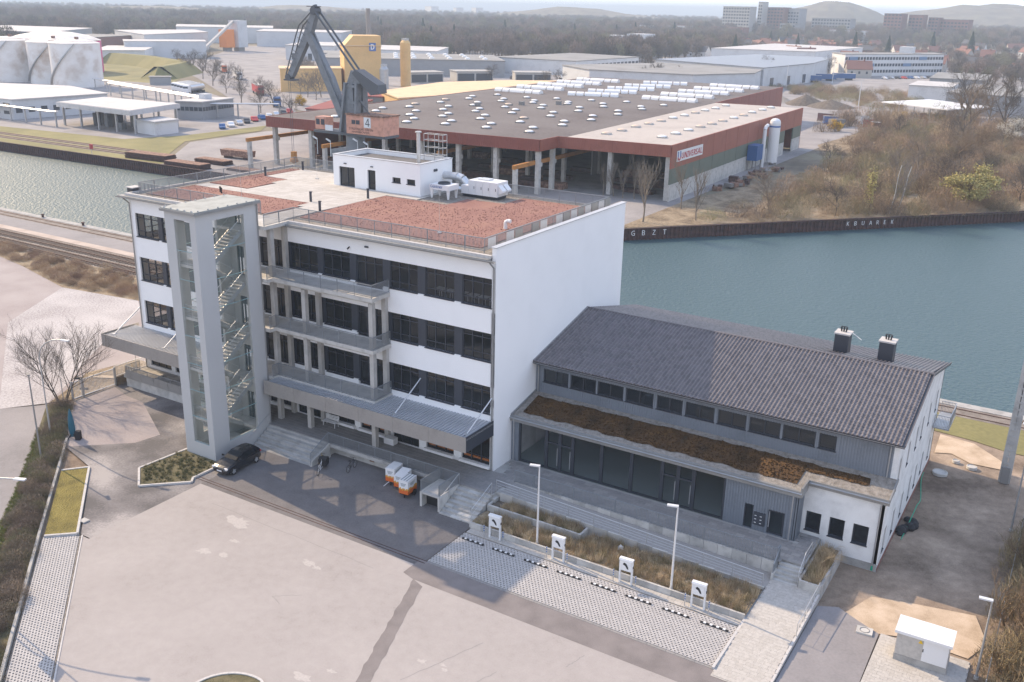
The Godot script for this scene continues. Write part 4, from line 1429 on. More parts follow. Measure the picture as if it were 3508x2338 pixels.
# ---------------------------------------------------------------- terrace, stairs and yard
func terrace() -> void:
	var t := MB.new()
	t.sheet([Vector2(-41.3, -0.28), Vector2(-41.3, 2.6), Vector2(-24.56, 2.6), Vector2(-24.56, 3.3), Vector2(-14.25, 3.3), Vector2(-14.25, 3.35), Vector2(-0.95, 3.35), Vector2(-0.95, 3.3), Vector2(2.05, 3.3), Vector2(2.05, 2.68), Vector2(2.35, 2.68), Vector2(2.35, 0.62), Vector2(22.95, 0.62), Vector2(22.95, 0.0), Vector2(24.6, 0.0), Vector2(24.6, -4.15), Vector2(23.12, -4.15), Vector2(23.12, -2.77), Vector2(0.0, -2.77), Vector2(0.0, -0.28)], -0.07, -0.38)
	var o := struct("terrace", t, M.concrete_c)
	o.set_meta("label", "raised paved terrace along both buildings")
	slabs(o, "paving_slab", [Vector2(0.2, -2.6), Vector2(2.3, 2.6), Vector2(2.3, 0.5), Vector2(22.9, 0.5), Vector2(22.9, -0.1), Vector2(24.5, -0.1), Vector2(24.5, -4.1), Vector2(23.2, -4.1), Vector2(23.2, -2.6)], 0.0, Vector2(0.62, 0.42), 0.012, 0.07, [M.paver_a, M.paver_b, M.paver_c, M.paver_a], 240, Vector2(0.31, 0))
	slabs(o, "paving_slab", [Vector2(-24.4, 0.02), Vector2(-24.4, 3.2), Vector2(-14.3, 3.2), Vector2(-14.3, 3.28), Vector2(2.0, 3.28), Vector2(2.0, 0.02)], 0.0, Vector2(0.62, 0.42), 0.016, 0.07, [M.paver_c, M.paver_a], 60, Vector2(0.31, 0))
	slabs(o, "paving_slab", [Vector2(-41.2, 0.02), Vector2(-41.2, 2.55), Vector2(-24.6, 2.55), Vector2(-24.6, 0.02)], 0.0, Vector2(0.8, 0.6), 0.016, 0.07, [M.slab_b, M.paver_b], 60)
	# wall below the dock
	var w := MB.new()
	w.span(Vector3(-41.1, -1.6, -0.2), Vector3(-24.56, -0.38, 2.5))
	w.span(Vector3(-24.5, -1.6, 0.0), Vector3(-21.0, -0.38, 2.9))
	w.span(Vector3(-21.0, -1.6, 0.0), Vector3(-14.25, -0.38, 3.29))
	w.span(Vector3(-14.25, -1.6, 0.0), Vector3(0.0, -0.38, 2.55))
	w.span(Vector3(0.0, -1.6, -2.7), Vector3(2.3, -0.38, 3.29))
	w.span(Vector3(23.0, -1.6, -4.0), Vector3(24.6, -0.38, 0.0))
	var dw := struct("dock_wall", w, M.concrete_b)
	for i in 14:
		if i in [3, 8]:
			bxw("wall_patch", M.rust_plate, dw, Vector3(-13.0 + i * 0.85, -1.0, 2.55), Vector3(-12.5 + i * 0.85, -0.62, 2.56))
	# retaining wall of blocks under the terrace railing
	var rw := MB.new()
	rw.span(Vector3(2.35, -1.6, -2.5), Vector3(22.95, -0.38, 0.55))
	var rwo := struct("retaining_wall", rw, M.concrete_c)
	for i in 20:
		var x := 2.4 + i * 1.028
		var lo := ramp_y(x + 0.5) - 0.1
		bxw("wall_block", [M.concrete, M.concrete_b, M.concrete_c][i % 3], rwo, Vector3(x + 0.01, lo, 0.551), Vector3(x + 1.018, -0.02, 0.70))
	# entrance stairs
	var S := thing("entrance_stairs", "wide weathered concrete stairs beside the stair tower", "stairs", Vector3(-17.6, YARD, 4.4))
	steps(S, Vector3(-20.95, 0.0, 3.3), Vector3.RIGHT, Vector3.BACK, 6.7, 6, 0.21, 0.37, [M.concrete, M.concrete_c], "step", 0.5)
	bxw("side_wall", M.concrete_b, S, Vector3(-14.25, -1.5, 3.3), Vector3(-14.0, -0.9, 5.6))
	var sw := MB.new()
	sw.prism(Vector3(-14.25, -1.5, 3.36), Vector3.BACK, Vector3.UP, Vector3(0.25, 0, 0), [Vector2(0, 0.61), Vector2(2.2, 0.61), Vector2(2.2, 0.7), Vector2(0, 1.5)])
	objw("side_wall", sw, M.concrete_b, S)
	railing(S, [Vector3(-14.12, 0.0, 3.4), Vector3(-14.12, -1.05, 5.6)], 0.95, 0.12)
	var hr := MB.new()
	hr.pipe([Vector3(-20.98, 0.95, 3.2), Vector3(-20.98, -0.25, 5.5)], 0.025, 6)
	objw("handrail", hr, M.galvanised, S)
	# railing of the dock
	var D := thing("dock_railing", "grey bar railing along the dock edge above the parked bicycles", "railing", Vector3(-7.6, -0.07, 3.3))
	railing(D, [Vector3(-14.2, -0.05, 3.3), Vector3(-0.95, -0.05, 3.3)], 0.95, 0.11)
	var D2 := thing("dock_railing", "grey sheet and bar railing along the dock behind the stair tower", "railing", Vector3(-33, -0.07, 2.55))
	railing(D2, [Vector3(-24.6, -0.05, 2.58), Vector3(-41.0, -0.05, 2.58), Vector3(-41.0, -0.05, 0.9)], 0.95, 0.11)
	for i in 8:
		bxw("railing_sheet", M.zinc, D2, Vector3(-40.9 + i * 2.02, -0.35, 2.60), Vector3(-38.92 + i * 2.02, 0.5, 2.615))
	# lift platform
	var L := thing("lift_platform", "concrete platform with dark opening and bar railings next to the stairs", "platform", Vector3(-1.8, YARD, 4.6))
	bxw("side_wall", M.concrete_b, L, Vector3(-2.78, -1.5, 3.36), Vector3(-2.6, -0.02, 5.9))
	bxw("side_wall", M.concrete_b, L, Vector3(-1.13, -1.5, 3.36), Vector3(-0.95, -0.02, 5.9))
	bxw("deck", M.concrete, L, Vector3(-2.59, -0.2, 3.36), Vector3(-1.14, -0.04, 5.85))
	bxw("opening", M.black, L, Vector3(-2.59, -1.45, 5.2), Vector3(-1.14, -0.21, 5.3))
	railing(L, [Vector3(-2.7, -0.02, 3.4), Vector3(-2.7, -0.02, 5.85)], 0.95, 0.08)
	railing(L, [Vector3(-1.04, -0.02, 3.4), Vector3(-1.04, -0.02, 5.85)], 0.95, 0.08)
	# second stairs
	var S2 := thing("yard_stairs", "weathered block stairs between the lift platform and the planter", "stairs", Vector3(0.5, YARD, 4.6))
	for i in 7:
		var y := -0.07 - 0.17 * (i + 1)
		for k in 3:
			var off := 0.32 * (i % 3)
			var xa := maxf(-0.92, -0.92 + k * 1.0 - off)
			var xb := minf(2.02, -0.92 + (k + 1) * 1.0 - off + (0.0 if k < 2 else 1.0))
			bxw("step_block", [M.concrete, M.concrete_b, M.concrete_c][(i + k) % 3], S2, Vector3(xa + 0.008, -1.5, 3.3 + i * 0.39), Vector3(xb - 0.008, y + 0.06, 3.3 + (i + 1) * 0.39 + 0.02))
	handrail(S2, [Vector3(2.0, 0.0, 3.3), Vector3(2.0, -1.0, 6.0)], 0.95, 1.4, [0.5])
	handrail(S2, [Vector3(-0.9, 0.0, 3.4), Vector3(-0.9, -1.0, 5.9)], 0.95, 1.4, [])


func ramp_y(x: float) -> float:
	return lerpf(-0.02, -0.92, clampf((x - 2.35) / 20.5, 0, 1))


func ramp_and_beds() -> void:
	var r := MB.new()
	r.prism(Vector3(0, 0, 0.71), Vector3.RIGHT, Vector3.UP, Vector3(0, 0, 1.94), [Vector2(2.35, -1.5), Vector2(22.9, -1.5), Vector2(22.9, ramp_y(22.9)), Vector2(2.35, ramp_y(2.35))])
	var ro := struct("ramp", r, M.paver_b)
	for i in 18:
		var x := 2.4 + i * 1.135
		bxw("kerb_block", [M.concrete, M.concrete_b, M.concrete_c][(i * 2) % 3], ro, Vector3(x + 0.01, -1.5, 2.651), Vector3(x + 1.125, ramp_y(x + 0.5) + 0.06, 2.80))
	var T1 := thing("terrace_railing", "long grey bar railing along the terrace in front of the glazed hall", "railing", Vector3(12, 0, 0.6))
	railing(T1, [Vector3(2.4, 0.0, 0.62), Vector3(22.9, 0.0, 0.62), Vector3(22.9, 0.0, 0.05)], 1.0, 0.11)
	var T2 := thing("ramp_handrail", "thin grey handrail with wires along the planted side of the ramp", "handrail", Vector3(12, -0.5, 2.72))
	handrail(T2, [Vector3(2.05, 0.0, 2.72), Vector3(22.7, -0.86, 2.72)], 0.95, 2.05, [0.3, 0.5, 0.7])
	# upper planter
	var P := thing("planter", "concrete block planter with dark soil on the upper level beside the ramp", "planter", Vector3(6.0, YARD, 3.3))
	for i in 8:
		var x := 2.1 + i * 0.985
		bxw("wall_block", [M.concrete_b, M.concrete][i % 2], P, Vector3(x + 0.006, -1.5, 3.9), Vector3(x + 0.98, -0.52, 4.06))
	bxw("wall_block", M.concrete, P, Vector3(9.82, -1.5, 2.82), Vector3(9.98, -0.53, 3.89))
	bxw("wall_block", M.concrete_b, P, Vector3(2.06, -1.5, 2.82), Vector3(2.2, -0.54, 3.89))
	bxw("soil", M.soil, P, Vector3(2.21, -1.5, 2.81), Vector3(9.81, -0.66, 3.89))
	# lower bed with its wall
	var Q := thing("planting_bed", "long low bed of dry grass behind the charging points", "bed", Vector3(12, YARD, 5.2))
	for i in 21:
		var x := 2.1 + i * 0.985
		bxw("wall_block", [M.concrete_b, M.concrete, M.concrete_c][(i * 5) % 3], Q, Vector3(x + 0.006, -1.5, 6.3), Vector3(x + 0.98, -0.84, 6.45))
	var bed := MB.new()
	var nx := 40
	var nz := 6
	var f := FastNoiseLite.new()
	f.seed = 5
	f.frequency = 0.35
	var hy := func(i: int, j: int) -> Vector3:
		var x := 2.1 + 20.7 * i / nx
		var z := (4.07 if x < 9.95 else 2.81) + (6.3 - (4.07 if x < 9.95 else 2.81)) * j / nz
		return Vector3(x, -1.0 + 0.09 * f.get_noise_2d(x, z) + 0.06 * sin(j * PI / nz), z)
	for i in nx:
		for j in nz:
			bed.quad(hy.call(i, j + 1), hy.call(i + 1, j + 1), hy.call(i + 1, j), hy.call(i, j))
	objw("soil", bed, M.dry_ground, Q)
	# third stairs with the small planter
	var S3 := thing("short_stairs", "five short concrete steps between terrace and paved walkway", "stairs", Vector3(23.8, YARD, 0.5))
	steps(S3, Vector3(23.0, 0.0, 0.0), Vector3.RIGHT, Vector3.BACK, 1.6, 5, 0.18, 0.28, [M.concrete_b, M.concrete], "step", 0.4)
	bxw("side_wall", M.concrete_b, S3, Vector3(22.86, -1.5, 0.63), Vector3(23.0, -0.45, 1.5))
	railing(S3, [Vector3(22.95, 0.0, 0.06), Vector3(22.95, -0.75, 1.4)], 0.95, 0.11)
	handrail(S3, [Vector3(24.62, 0.0, -1.6), Vector3(24.62, 0.0, 0.0), Vector3(24.62, -0.75, 1.4)], 0.95, 1.3, [0.5])
	var P3 := thing("planter", "tall concrete planter with dry shrub below the three windows", "planter", Vector3(25.4, YARD, -1.2))
	for i in 2:
		bxw("wall_block", M.concrete_b, P3, Vector3(24.7 + i * 0.72, -1.5, 1.38), Vector3(25.41 + i * 0.72, -0.3, 1.52))
	for i in 5:
		bxw("wall_block", [M.concrete, M.concrete_b][i % 2], P3, Vector3(26.0, -1.5, 1.37 - (i + 1) * 1.05), Vector3(26.15, -0.32, 1.36 - i * 1.05))
		bxw("wall_block", [M.concrete_b, M.concrete][i % 2], P3, Vector3(24.66, -1.5, 1.37 - (i + 1) * 1.05), Vector3(24.8, -0.32, 1.36 - i * 1.05))
	bxw("soil", M.soil, P3, Vector3(24.81, -1.5, -3.9), Vector3(25.99, -0.45, 1.37))


func kerb_line(parent: Node3D, pts: Array, w := 0.16, h := 0.12, m: Material = null, y := YARD) -> void:
	for i in pts.size() - 1:
		var a: Vector2 = pts[i]
		var e: Vector2 = pts[i + 1]
		var n := maxi(1, roundi(a.distance_to(e) / 1.0))
		for k in n:
			var p := a.lerp(e, float(k) / n)
			var q := a.lerp(e, float(k + 1) / n)
			var c := (p + q) * 0.5
			var o := put("kerb_stone", unit_box, m if m else M.kerb, parent)
			o.transform = parent.global_transform.affine_inverse() * Transform3D(Basis(Vector3.UP, -(q - p).angle()) * Basis.from_scale(Vector3(p.distance_to(q) - 0.012, h + 0.2, w)), Vector3(c.x, y + h * 0.5 - 0.1, c.y))


func flat(called: String, poly: Array, y: float, m: Material, kind := "structure") -> MeshInstance3D:
	var b := MB.new()
	b.sheet(poly, y)
	var o := obj(called, b, m)
	o.set_meta("kind", kind)
	return o


func ragged(a: Vector2, e: Vector2, n: int, amp: float) -> Array:
	var out := []
	var s := (e - a).orthogonal().normalized()
	for i in n:
		out.append(a.lerp(e, float(i) / n) + (s * rng.randf_range(-amp, amp) if i > 0 else Vector2.ZERO))
	return out


func grid_pavers(parent: Node3D, poly: Array, y: float, turn: float, size := 0.40) -> void:
	# stones with open cells: bars crossing at 0.2 m over dark soil
	var pp := PackedVector2Array(poly)
	var c := Vector2.ZERO
	for q in pp:
		c += q / pp.size()
	var b := MB.new()
	# one stone: a lattice of four short bars round an open diamond cell
	var r := size * 0.5
	for i in 4:
		var a := TAU * i / 4.0
		b.box(Vector3(cos(a), 0, sin(a)) * r * 0.72, Vector3(r * 0.42, 0.06, r * 1.02), Basis(Vector3.UP, -a))
	for i in 4:
		var a := TAU * (i + 0.5) / 4.0
		b.box(Vector3(cos(a), -0.001, sin(a)) * r * 1.02, Vector3(r * 0.5, 0.058, r * 0.5), Basis(Vector3.UP, -a))
	var places := []
	var inv := parent.global_transform.affine_inverse()
	var d := Vector2(cos(turn), sin(turn))
	var e := Vector2(-sin(turn), cos(turn))
	var n := int(40.0 / size)
	for i in range(-n, n):
		for j in range(-n, n):
			var p := c + d * (i + 0.5 * (j & 1)) * size + e * j * size * 0.5 * 1.35
			if Geometry2D.is_point_in_polygon(p + d * r * 0.9, pp) and Geometry2D.is_point_in_polygon(p - d * r * 0.9, pp) and Geometry2D.is_point_in_polygon(p + e * r * 0.9, pp) and Geometry2D.is_point_in_polygon(p - e * r * 0.9, pp):
				places.append(inv * Transform3D(Basis(Vector3.UP, -turn), Vector3(p.x, y - 0.03, p.y)))
	multi("grid_stones", b.mesh(), M.grid_stone, places, parent)


func yard() -> void:
	# light concrete
	flat("yard", [Vector2(-19.2, 12.6), Vector2(1.75, 12.6), Vector2(1.75, 13.8), Vector2(2.8, 14.1), Vector2(60, 14.2), Vector2(60, 90), Vector2(-60, 90), Vector2(-7.5, 33.3), Vector2(-20.0, 22.6), Vector2(-19.2, 22.6)], -1.264, M.yard_concrete)
	# asphalt near the building
	flat("yard_asphalt", [Vector2(-19.2, 0), Vector2(2.2, 0), Vector2(2.2, 12.6), Vector2(-19.2, 12.6)], -1.268, M.asphalt)
	flat("yard_asphalt", [Vector2(1.76, 11.8), Vector2(23.0, 11.8), Vector2(23.0, 11.2), Vector2(60, 11.2), Vector2(60, 14.19), Vector2(2.8, 14.09), Vector2(1.76, 13.79)], -1.266, M.patch_asphalt)
	flat("yard_asphalt", [Vector2(-42.4, -0.5), Vector2(-19.21, -0.5), Vector2(-19.21, 22.5), Vector2(-20.2, 22.5), Vector2(-28.7, 15.6), Vector2(-35.5, 13.9), Vector2(-42.0, 8.2)], -1.270, M.asphalt_mixed)
	flat("concrete_apron", [Vector2(-41.8, 3.4), Vector2(-39.0, 4.2), Vector2(-36.4, 4.4), Vector2(-29.2, 8.3), Vector2(-29.6, 10.6), Vector2(-33.6, 14.2), Vector2(-35.0, 13.6), Vector2(-41.6, 8.0)], -1.264, M.pink_asphalt)
	# trench patch
	var tr := ragged(Vector2(2.8, 14.08), Vector2(6.35, 24.2), 26, 0.06)
	tr.append_array(ragged(Vector2(7.0, 26.0), Vector2(7.9, 26.0), 1, 0))
	tr.append(Vector2(7.9, 26.0))
	tr.append_array(ragged(Vector2(7.2, 24.0), Vector2(3.7, 14.1), 26, 0.06))
	flat("trench_patch", tr, -1.259, M.patch_asphalt)
	# drain channel: two kerbs and a groove
	var D := thing("drain_channel", "double line of dark drain channel crossing the yard", "drain", Vector3(-6, YARD, 11.95))
	for z in [11.82, 12.1]:
		bxw("channel_edge", M.rust, D, Vector3(-21.4, -1.4, z), Vector3(2.3, -1.256, z + 0.07))
	for i in 34:
		bxw("edge_stone", [M.paver_c, M.curb, M.paver_a, M.curb][(i * 3 + i / 4) % 4], D, Vector3(2.32 + i * 0.605, -1.4, 11.80), Vector3(2.91 + i * 0.605, -1.25, 11.98))
	# worn pale patches
	for a in [Vector3(-12.3, 15.2, 1.0), Vector3(-11.3, 19.3, 0.55), Vector3(-9.8, 18.9, 0.4), Vector3(-4.2, 16.4, 0.5), Vector3(-3.4, 16.6, 0.3), Vector3(3.6, 25.4, 0.55), Vector3(4.6, 24.1, 0.3), Vector3(8.4, 20.6, 0.3), Vector3(9.6, 20.2, 0.22), Vector3(9.9, 20.5, 0.2), Vector3(-10.5, 17.2, 0.35)]:
		var pl := []
		for i in 18:
			var t := TAU * i / 18
			pl.append(Vector2(a.x, a.y) + Vector2(cos(t) * 1.25, sin(t) * 0.7) * a.z * rng.randf_range(0.45, 1.15))
		flat("worn_patch", pl, -1.2605, M.worn_concrete)
	# cracks and saw cuts, real grooves laid as thin dark strips of sealant
	for e in [[-16.0, 14.3, 1.0, 14.5], [-3.5, 20.6, -1.9, 19.4], [-3.5, 20.6, -2.4, 21.0], [10.4, 17.2, 8.2, 23.0], [16.0, 14.9, 15.6, 16.6], [12.5, 19.0, 11.4, 22.4]]:
		var c := MB.new()
		var pts := ragged(Vector2(e[0], e[1]), Vector2(e[2], e[3]), 14, 0.05)
		for i in pts.size() - 1:
			var p: Vector2 = pts[i]
			var q: Vector2 = pts[i + 1]
			var s := (q - p).orthogonal().normalized() * 0.016
			c.quad(Vector3(p.x - s.x, -1.2598, p.y - s.y), Vector3(q.x - s.x, -1.2598, q.y - s.y), Vector3(q.x + s.x, -1.2598, q.y + s.y), Vector3(p.x + s.x, -1.2598, p.y + s.y))
		struct("yard_crack", c, M.curb)
	# parking of open-cell stones
	var pk := flat("parking", [Vector2(2.3, 6.46), Vector2(22.75, 6.46), Vector2(22.75, 11.78), Vector2(2.3, 11.78)], -1.31, M.gravel)
	grid_pavers(pk, [Vector2(2.25, 7.15), Vector2(22.8, 7.15), Vector2(22.8, 11.85), Vector2(2.25, 11.85)], YARD, 0.0, 0.26)
	slabs(pk, "paving_slab", [Vector2(2.3, 6.46), Vector2(22.7, 6.46), Vector2(22.7, 7.12), Vector2(2.3, 7.12)], YARD, Vector2(0.5, 0.33), 0.012, 0.08, [M.slab_a, M.slab_b], 130)
	var K := thing("parking_kerb", "pale kerb between parking bays and the paved walkway", "kerb", Vector3(22.75, YARD, 9))
	kerb_line(K, [Vector2(22.82, 1.6), Vector2(22.82, 12.0)], 0.16, 0.16)
	# walkway
	var wk := MB.new()
	wk.quad(Vector3(22.9, YARD + 0.01, 12.6), Vector3(26.0, YARD + 0.01, 12.6), Vector3(26.0, -0.92, 1.38), Vector3(22.9, -0.92, 1.38))
	wk.quad(Vector3(22.9, -0.92, 1.38), Vector3(24.65, -0.92, 1.38), Vector3(24.65, -0.92, 0.4), Vector3(22.9, -0.92, 0.4))
	var wo := struct("walkway", wk, M.slab_b)
	var pl := []
	var sl := (YARD + 0.92) / 11.2
	for j in 37:
		for i in 7:
			var z := 1.55 + j * 0.3
			var x := 22.95 + 0.22 + i * 0.435 - 0.1 * (j % 2) + 0.05
			pl.append(Transform3D(Basis(Vector3.RIGHT, atan(-sl)) * Basis.from_scale(Vector3(0.429, 0.05, 0.295)), Vector3(x, -0.92 + (z - 1.38) * sl + 0.012, z)))
	pieces("paving_slab", unit_box, [M.slab_a, M.slab_b, M.slab_a], pl, wo, 300)
	var K2 := thing("walkway_kerb", "pale kerb and low wall edging the paved walkway on the lane side", "kerb", Vector3(26.1, YARD, 7))
	for i in 11:
		var z := 1.55 + i
		bxw("kerb_stone", M.kerb, K2, Vector3(26.0, -1.5, z), Vector3(26.14, -0.86 + (z - 1.4) * sl, z + 0.99))
	handrail(K2, [Vector3(26.07, -0.9, 1.6), Vector3(26.07, -1.05, 6.6)], 0.95, 1.7, [0.5], M.galvanised_bright)
	# raised beds
	var G1 := thing("moss_bed", "kerbed bed of mossy ground at the foot of the stair tower", "bed", Vector3(-23, YARD, 12))
	var b1 := [Vector2(-24.9, 9.0), Vector2(-25.25, 13.6), Vector2(-22.75, 15.6), Vector2(-19.9, 12.9), Vector2(-20.35, 12.35), Vector2(-20.3, 10.2), Vector2(-21.0, 9.34)]
	var g1 := MB.new()
	g1.sheet(b1, YARD + 0.07, YARD - 0.1)
	objw("soil", g1, M.moss_bed, G1)
	kerb_line(G1, [b1[0], b1[1], b1[2], b1[3], b1[4], b1[5]], 0.17, 0.13)
	var G2 := thing("lawn_bed", "narrow kerbed strip of yellow-green lawn beside the hedge", "bed", Vector3(-25, YARD, 20))
	var b2 := [Vector2(-30.0, 17.3), Vector2(-28.7, 15.7), Vector2(-20.4, 22.65), Vector2(-22.0, 24.15)]
	var g2 := MB.new()
	g2.sheet(b2, YARD + 0.07, YARD - 0.1)
	objw("turf", g2, M.lawn, G2)
	kerb_line(G2, [b2[0], b2[1], b2[2], b2[3]], 0.17, 0.13)
	bxw("drain_cover", M.concrete, G2, Vector3(-21.9, YARD, 21.0), Vector3(-21.3, YARD + 0.09, 21.5))
	var G3 := thing("lawn_bed", "rounded kerbed bed of brown grass at the edge of the yard", "bed", Vector3(1, YARD, 29))
	var b3 := []
	for i in 13:
		var t := PI + PI * 0.55 * i / 12.0
		b3.append(Vector2(1.6, 29.3) + Vector2(cos(t) * 2.5, sin(t) * 2.4))
	b3.append_array([Vector2(8.5, 31.0), Vector2(6.0, 36.0), Vector2(-1.5, 36.0)])
	var g3 := MB.new()
	g3.sheet(b3, YARD + 0.07, YARD - 0.1)
	objw("turf", g3, M.moss_bed, G3)
	kerb_line(G3, b3.slice(0, 14), 0.15, 0.13)
	# left parking strip of open-cell stones
	var lp := [Vector2(-22.1, 24.25), Vector2(-20.1, 22.6), Vector2(2.0, 41.5), Vector2(0.0, 43.2)]
	var ls := flat("parking_strip", lp, -1.31, M.gravel)
	grid_pavers(ls, lp, YARD, atan2(18.9, 22.1), 0.26)
	var K3 := thing("strip_kerb", "long pale kerb along the hedge and parking strip", "kerb", Vector3(-20, YARD, 26))
	kerb_line(K3, [Vector2(-34.9, 13.4), Vector2(-22.25, 24.4), Vector2(0.0, 43.4)], 0.18, 0.18, M.concrete_c)
	kerb_line(K3, [Vector2(-20.0, 22.55), Vector2(2.0, 41.4)], 0.1, 0.03)


func surroundings() -> void:
	# near bank, far bank, water
	flat("ground", [Vector2(-900, -40.0), Vector2(900, -40.0), Vector2(900, 600), Vector2(-900, 600)], -1.42, M.dirt_lane)
	var far := [Vector2(-9000, -86.5), Vector2(-150, -88.6), Vector2(-60, -90.0), Vector2(-33, -91.5), Vector2(23.5, -153), Vector2(70, -205), Vector2(260, -420), Vector2(9000, -420), Vector2(9000, -9000), Vector2(-9000, -9000)]
	flat("far_ground", far, -1.42, M.far_ground)
	flat("water", [Vector2(-900, -39.5), Vector2(900, -39.5), Vector2(900, -422), Vector2(-900, -422)], WATER, M.water)
	# near quay
	var q := MB.new()
	q.span(Vector3(-300, -4.5, -40.4), Vector3(200, -1.3, -39.2))
	struct("quay_edge", q, M.concrete_c)
	for z in [-38.6, -37.15]:
		var r := MB.new()
		r.span(Vector3(-300, -1.42, z), Vector3(60, -1.27, z + 0.08))
		struct("crane_rail", r, M.rail)
	flat("quay", [Vector2(-300, -39.2), Vector2(60, -39.2), Vector2(60, -36.6), Vector2(-300, -36.6)], -1.36, M.ballast)
	flat("quay", [Vector2(-300, -36.6), Vector2(26, -36.6), Vector2(26, -32.5), Vector2(-300, -32.5)], -1.33, M.asphalt_pale)
	flat("quay", [Vector2(-300, -32.5), Vector2(26, -32.5), Vector2(26, -30.9), Vector2(-300, -30.9)], -1.335, M.band_concrete)
	flat("track_bed", [Vector2(-300, -30.9), Vector2(-30, -30.9), Vector2(-30, -24.2), Vector2(-300, -24.2)], -1.38, M.ballast)
	for tz in [-29.0, -25.9]:
		var TR := thing("railway_track", "rusty railway track along the canal, %s" % ("next to the pale concrete band" if tz < -27 else "next to the dry scrub"), "track", Vector3(-100, -1.38, tz))
		for s in [-0.72, 0.72]:
			var r := MB.new()
			r.span(Vector3(-300, -1.3, tz + s - 0.04), Vector3(-30, -1.16, tz + s + 0.04))
			objw("rail", r, M.rail, TR)
		var sl := []
		for i in 330:
			sl.append(TR.global_transform.affine_inverse() * Transform3D(Basis.from_scale(Vector3(0.26, 0.14, 2.5)), Vector3(-45 - i * 0.65, -1.34, tz)))
		pieces("sleeper", unit_box, [M.sleeper], sl, TR, 100)
	# scrub, cobbles and roads on the street side
	flat("scrub_ground", [Vector2(-300, -24.2), Vector2(-42.5, -24.2), Vector2(-42.5, -14.0), Vector2(-64.2, -16.9), Vector2(-77.0, -15.2), Vector2(-91.0, -18.6), Vector2(-110, -22.0), Vector2(-300, -22.5)], -1.34, M.dry_ground)
	flat("lane_asphalt", [Vector2(-300, -22.5), Vector2(-110, -22.0), Vector2(-91.0, -18.6), Vector2(-77.0, -15.2), Vector2(-68.9, -2.7), Vector2(-46.0, 12.6), Vector2(-300, 40)], -1.36, M.pink_asphalt)
	flat("cobbles", [Vector2(-77.0, -15.2), Vector2(-64.2, -16.9), Vector2(-60.4, -14.4), Vector2(-55.5, -6.5), Vector2(-50.5, 0.5), Vector2(-46.5, 5.2), Vector2(-43.6, 9.4), Vector2(-46.0, 12.7), Vector2(-69.0, -2.6)], -1.34, M.cobble)
	flat("lane_asphalt", [Vector2(-64.2, -16.9), Vector2(-42.5, -14.0), Vector2(-42.5, 6.0), Vector2(-43.6, 9.4), Vector2(-46.5, 5.2), Vector2(-50.5, 0.5), Vector2(-55.5, -6.5), Vector2(-60.4, -14.4)], -1.345, M.pink_asphalt)
	flat("dry_verge", [Vector2(-46.6, -3.0), Vector2(-42.6, -3.0), Vector2(-42.3, 2.8), Vector2(-42.6, 7.8), Vector2(-43.6, 9.2), Vector2(-45.0, 6.5), Vector2(-47.5, 2.5)], -1.335, M.dry_ground)
	flat("road", [Vector2(-46.0, 12.7), Vector2(-43.3, 9.7), Vector2(-39.4, 12.9), Vector2(-29.6, 21.2), Vector2(-5, 42.0), Vector2(40, 80), Vector2(-40, 160), Vector2(-120, 60)], -1.33, M.asphalt_pale)
	flat("hedge_verge", [Vector2(-43.3, 9.7), Vector2(-42.2, 8.0), Vector2(-35.0, 13.3), Vector2(-22.3, 24.3), Vector2(0, 43.2), Vector2(-4, 44), Vector2(-29.6, 21.3), Vector2(-39.4, 13.0)], -1.325, M.moss_bed)
	# lane beside the low building
	flat("sand_patch", [Vector2(28.4, -31.3), Vector2(31.3, -30.8), Vector2(33.8, -28.2), Vector2(34.0, -26.4), Vector2(31.6, -26.2), Vector2(29.9, -27.4), Vector2(28.6, -26.8)], -1.36, M.sand)
	flat("sand_patch", [Vector2(27.6, 2.6), Vector2(28.9, -0.9), Vector2(31.4, -1.6), Vector2(35.0, -2.4), Vector2(36.0, 0.4), Vector2(35.2, 2.6), Vector2(31.8, 2.4), Vector2(30.2, 3.0)], -1.36, M.sand)
	flat("lane_asphalt", [Vector2(26.2, 12.6), Vector2(26.2, 2.2), Vector2(27.4, 1.6), Vector2(28.8, 2.4), Vector2(30.2, 3.1), Vector2(30.3, 12.6)], -1.30, M.asphalt_pale)
	var pd := flat("paved_pad", [Vector2(30.3, 3.0), Vector2(35.4, 3.0), Vector2(35.4, 9.5), Vector2(30.3, 9.5)], -1.33, M.slab_b)
	slabs(pd, "paving_slab", [Vector2(30.3, 3.0), Vector2(35.4, 3.0), Vector2(35.4, 9.5), Vector2(30.3, 9.5)], YARD - 0.01, Vector2(0.42, 0.3), 0.007, 0.08, [M.slab_a, M.slab_b, M.slab_a], 300, Vector2(0.21, 0))
	flat("grass_verge", [Vector2(27, -39.2), Vector2(60, -39.2), Vector2(60, -31.0), Vector2(34, -30.6), Vector2(31.0, -31.5), Vector2(27, -32.0)], -1.37, M.lawn_far)


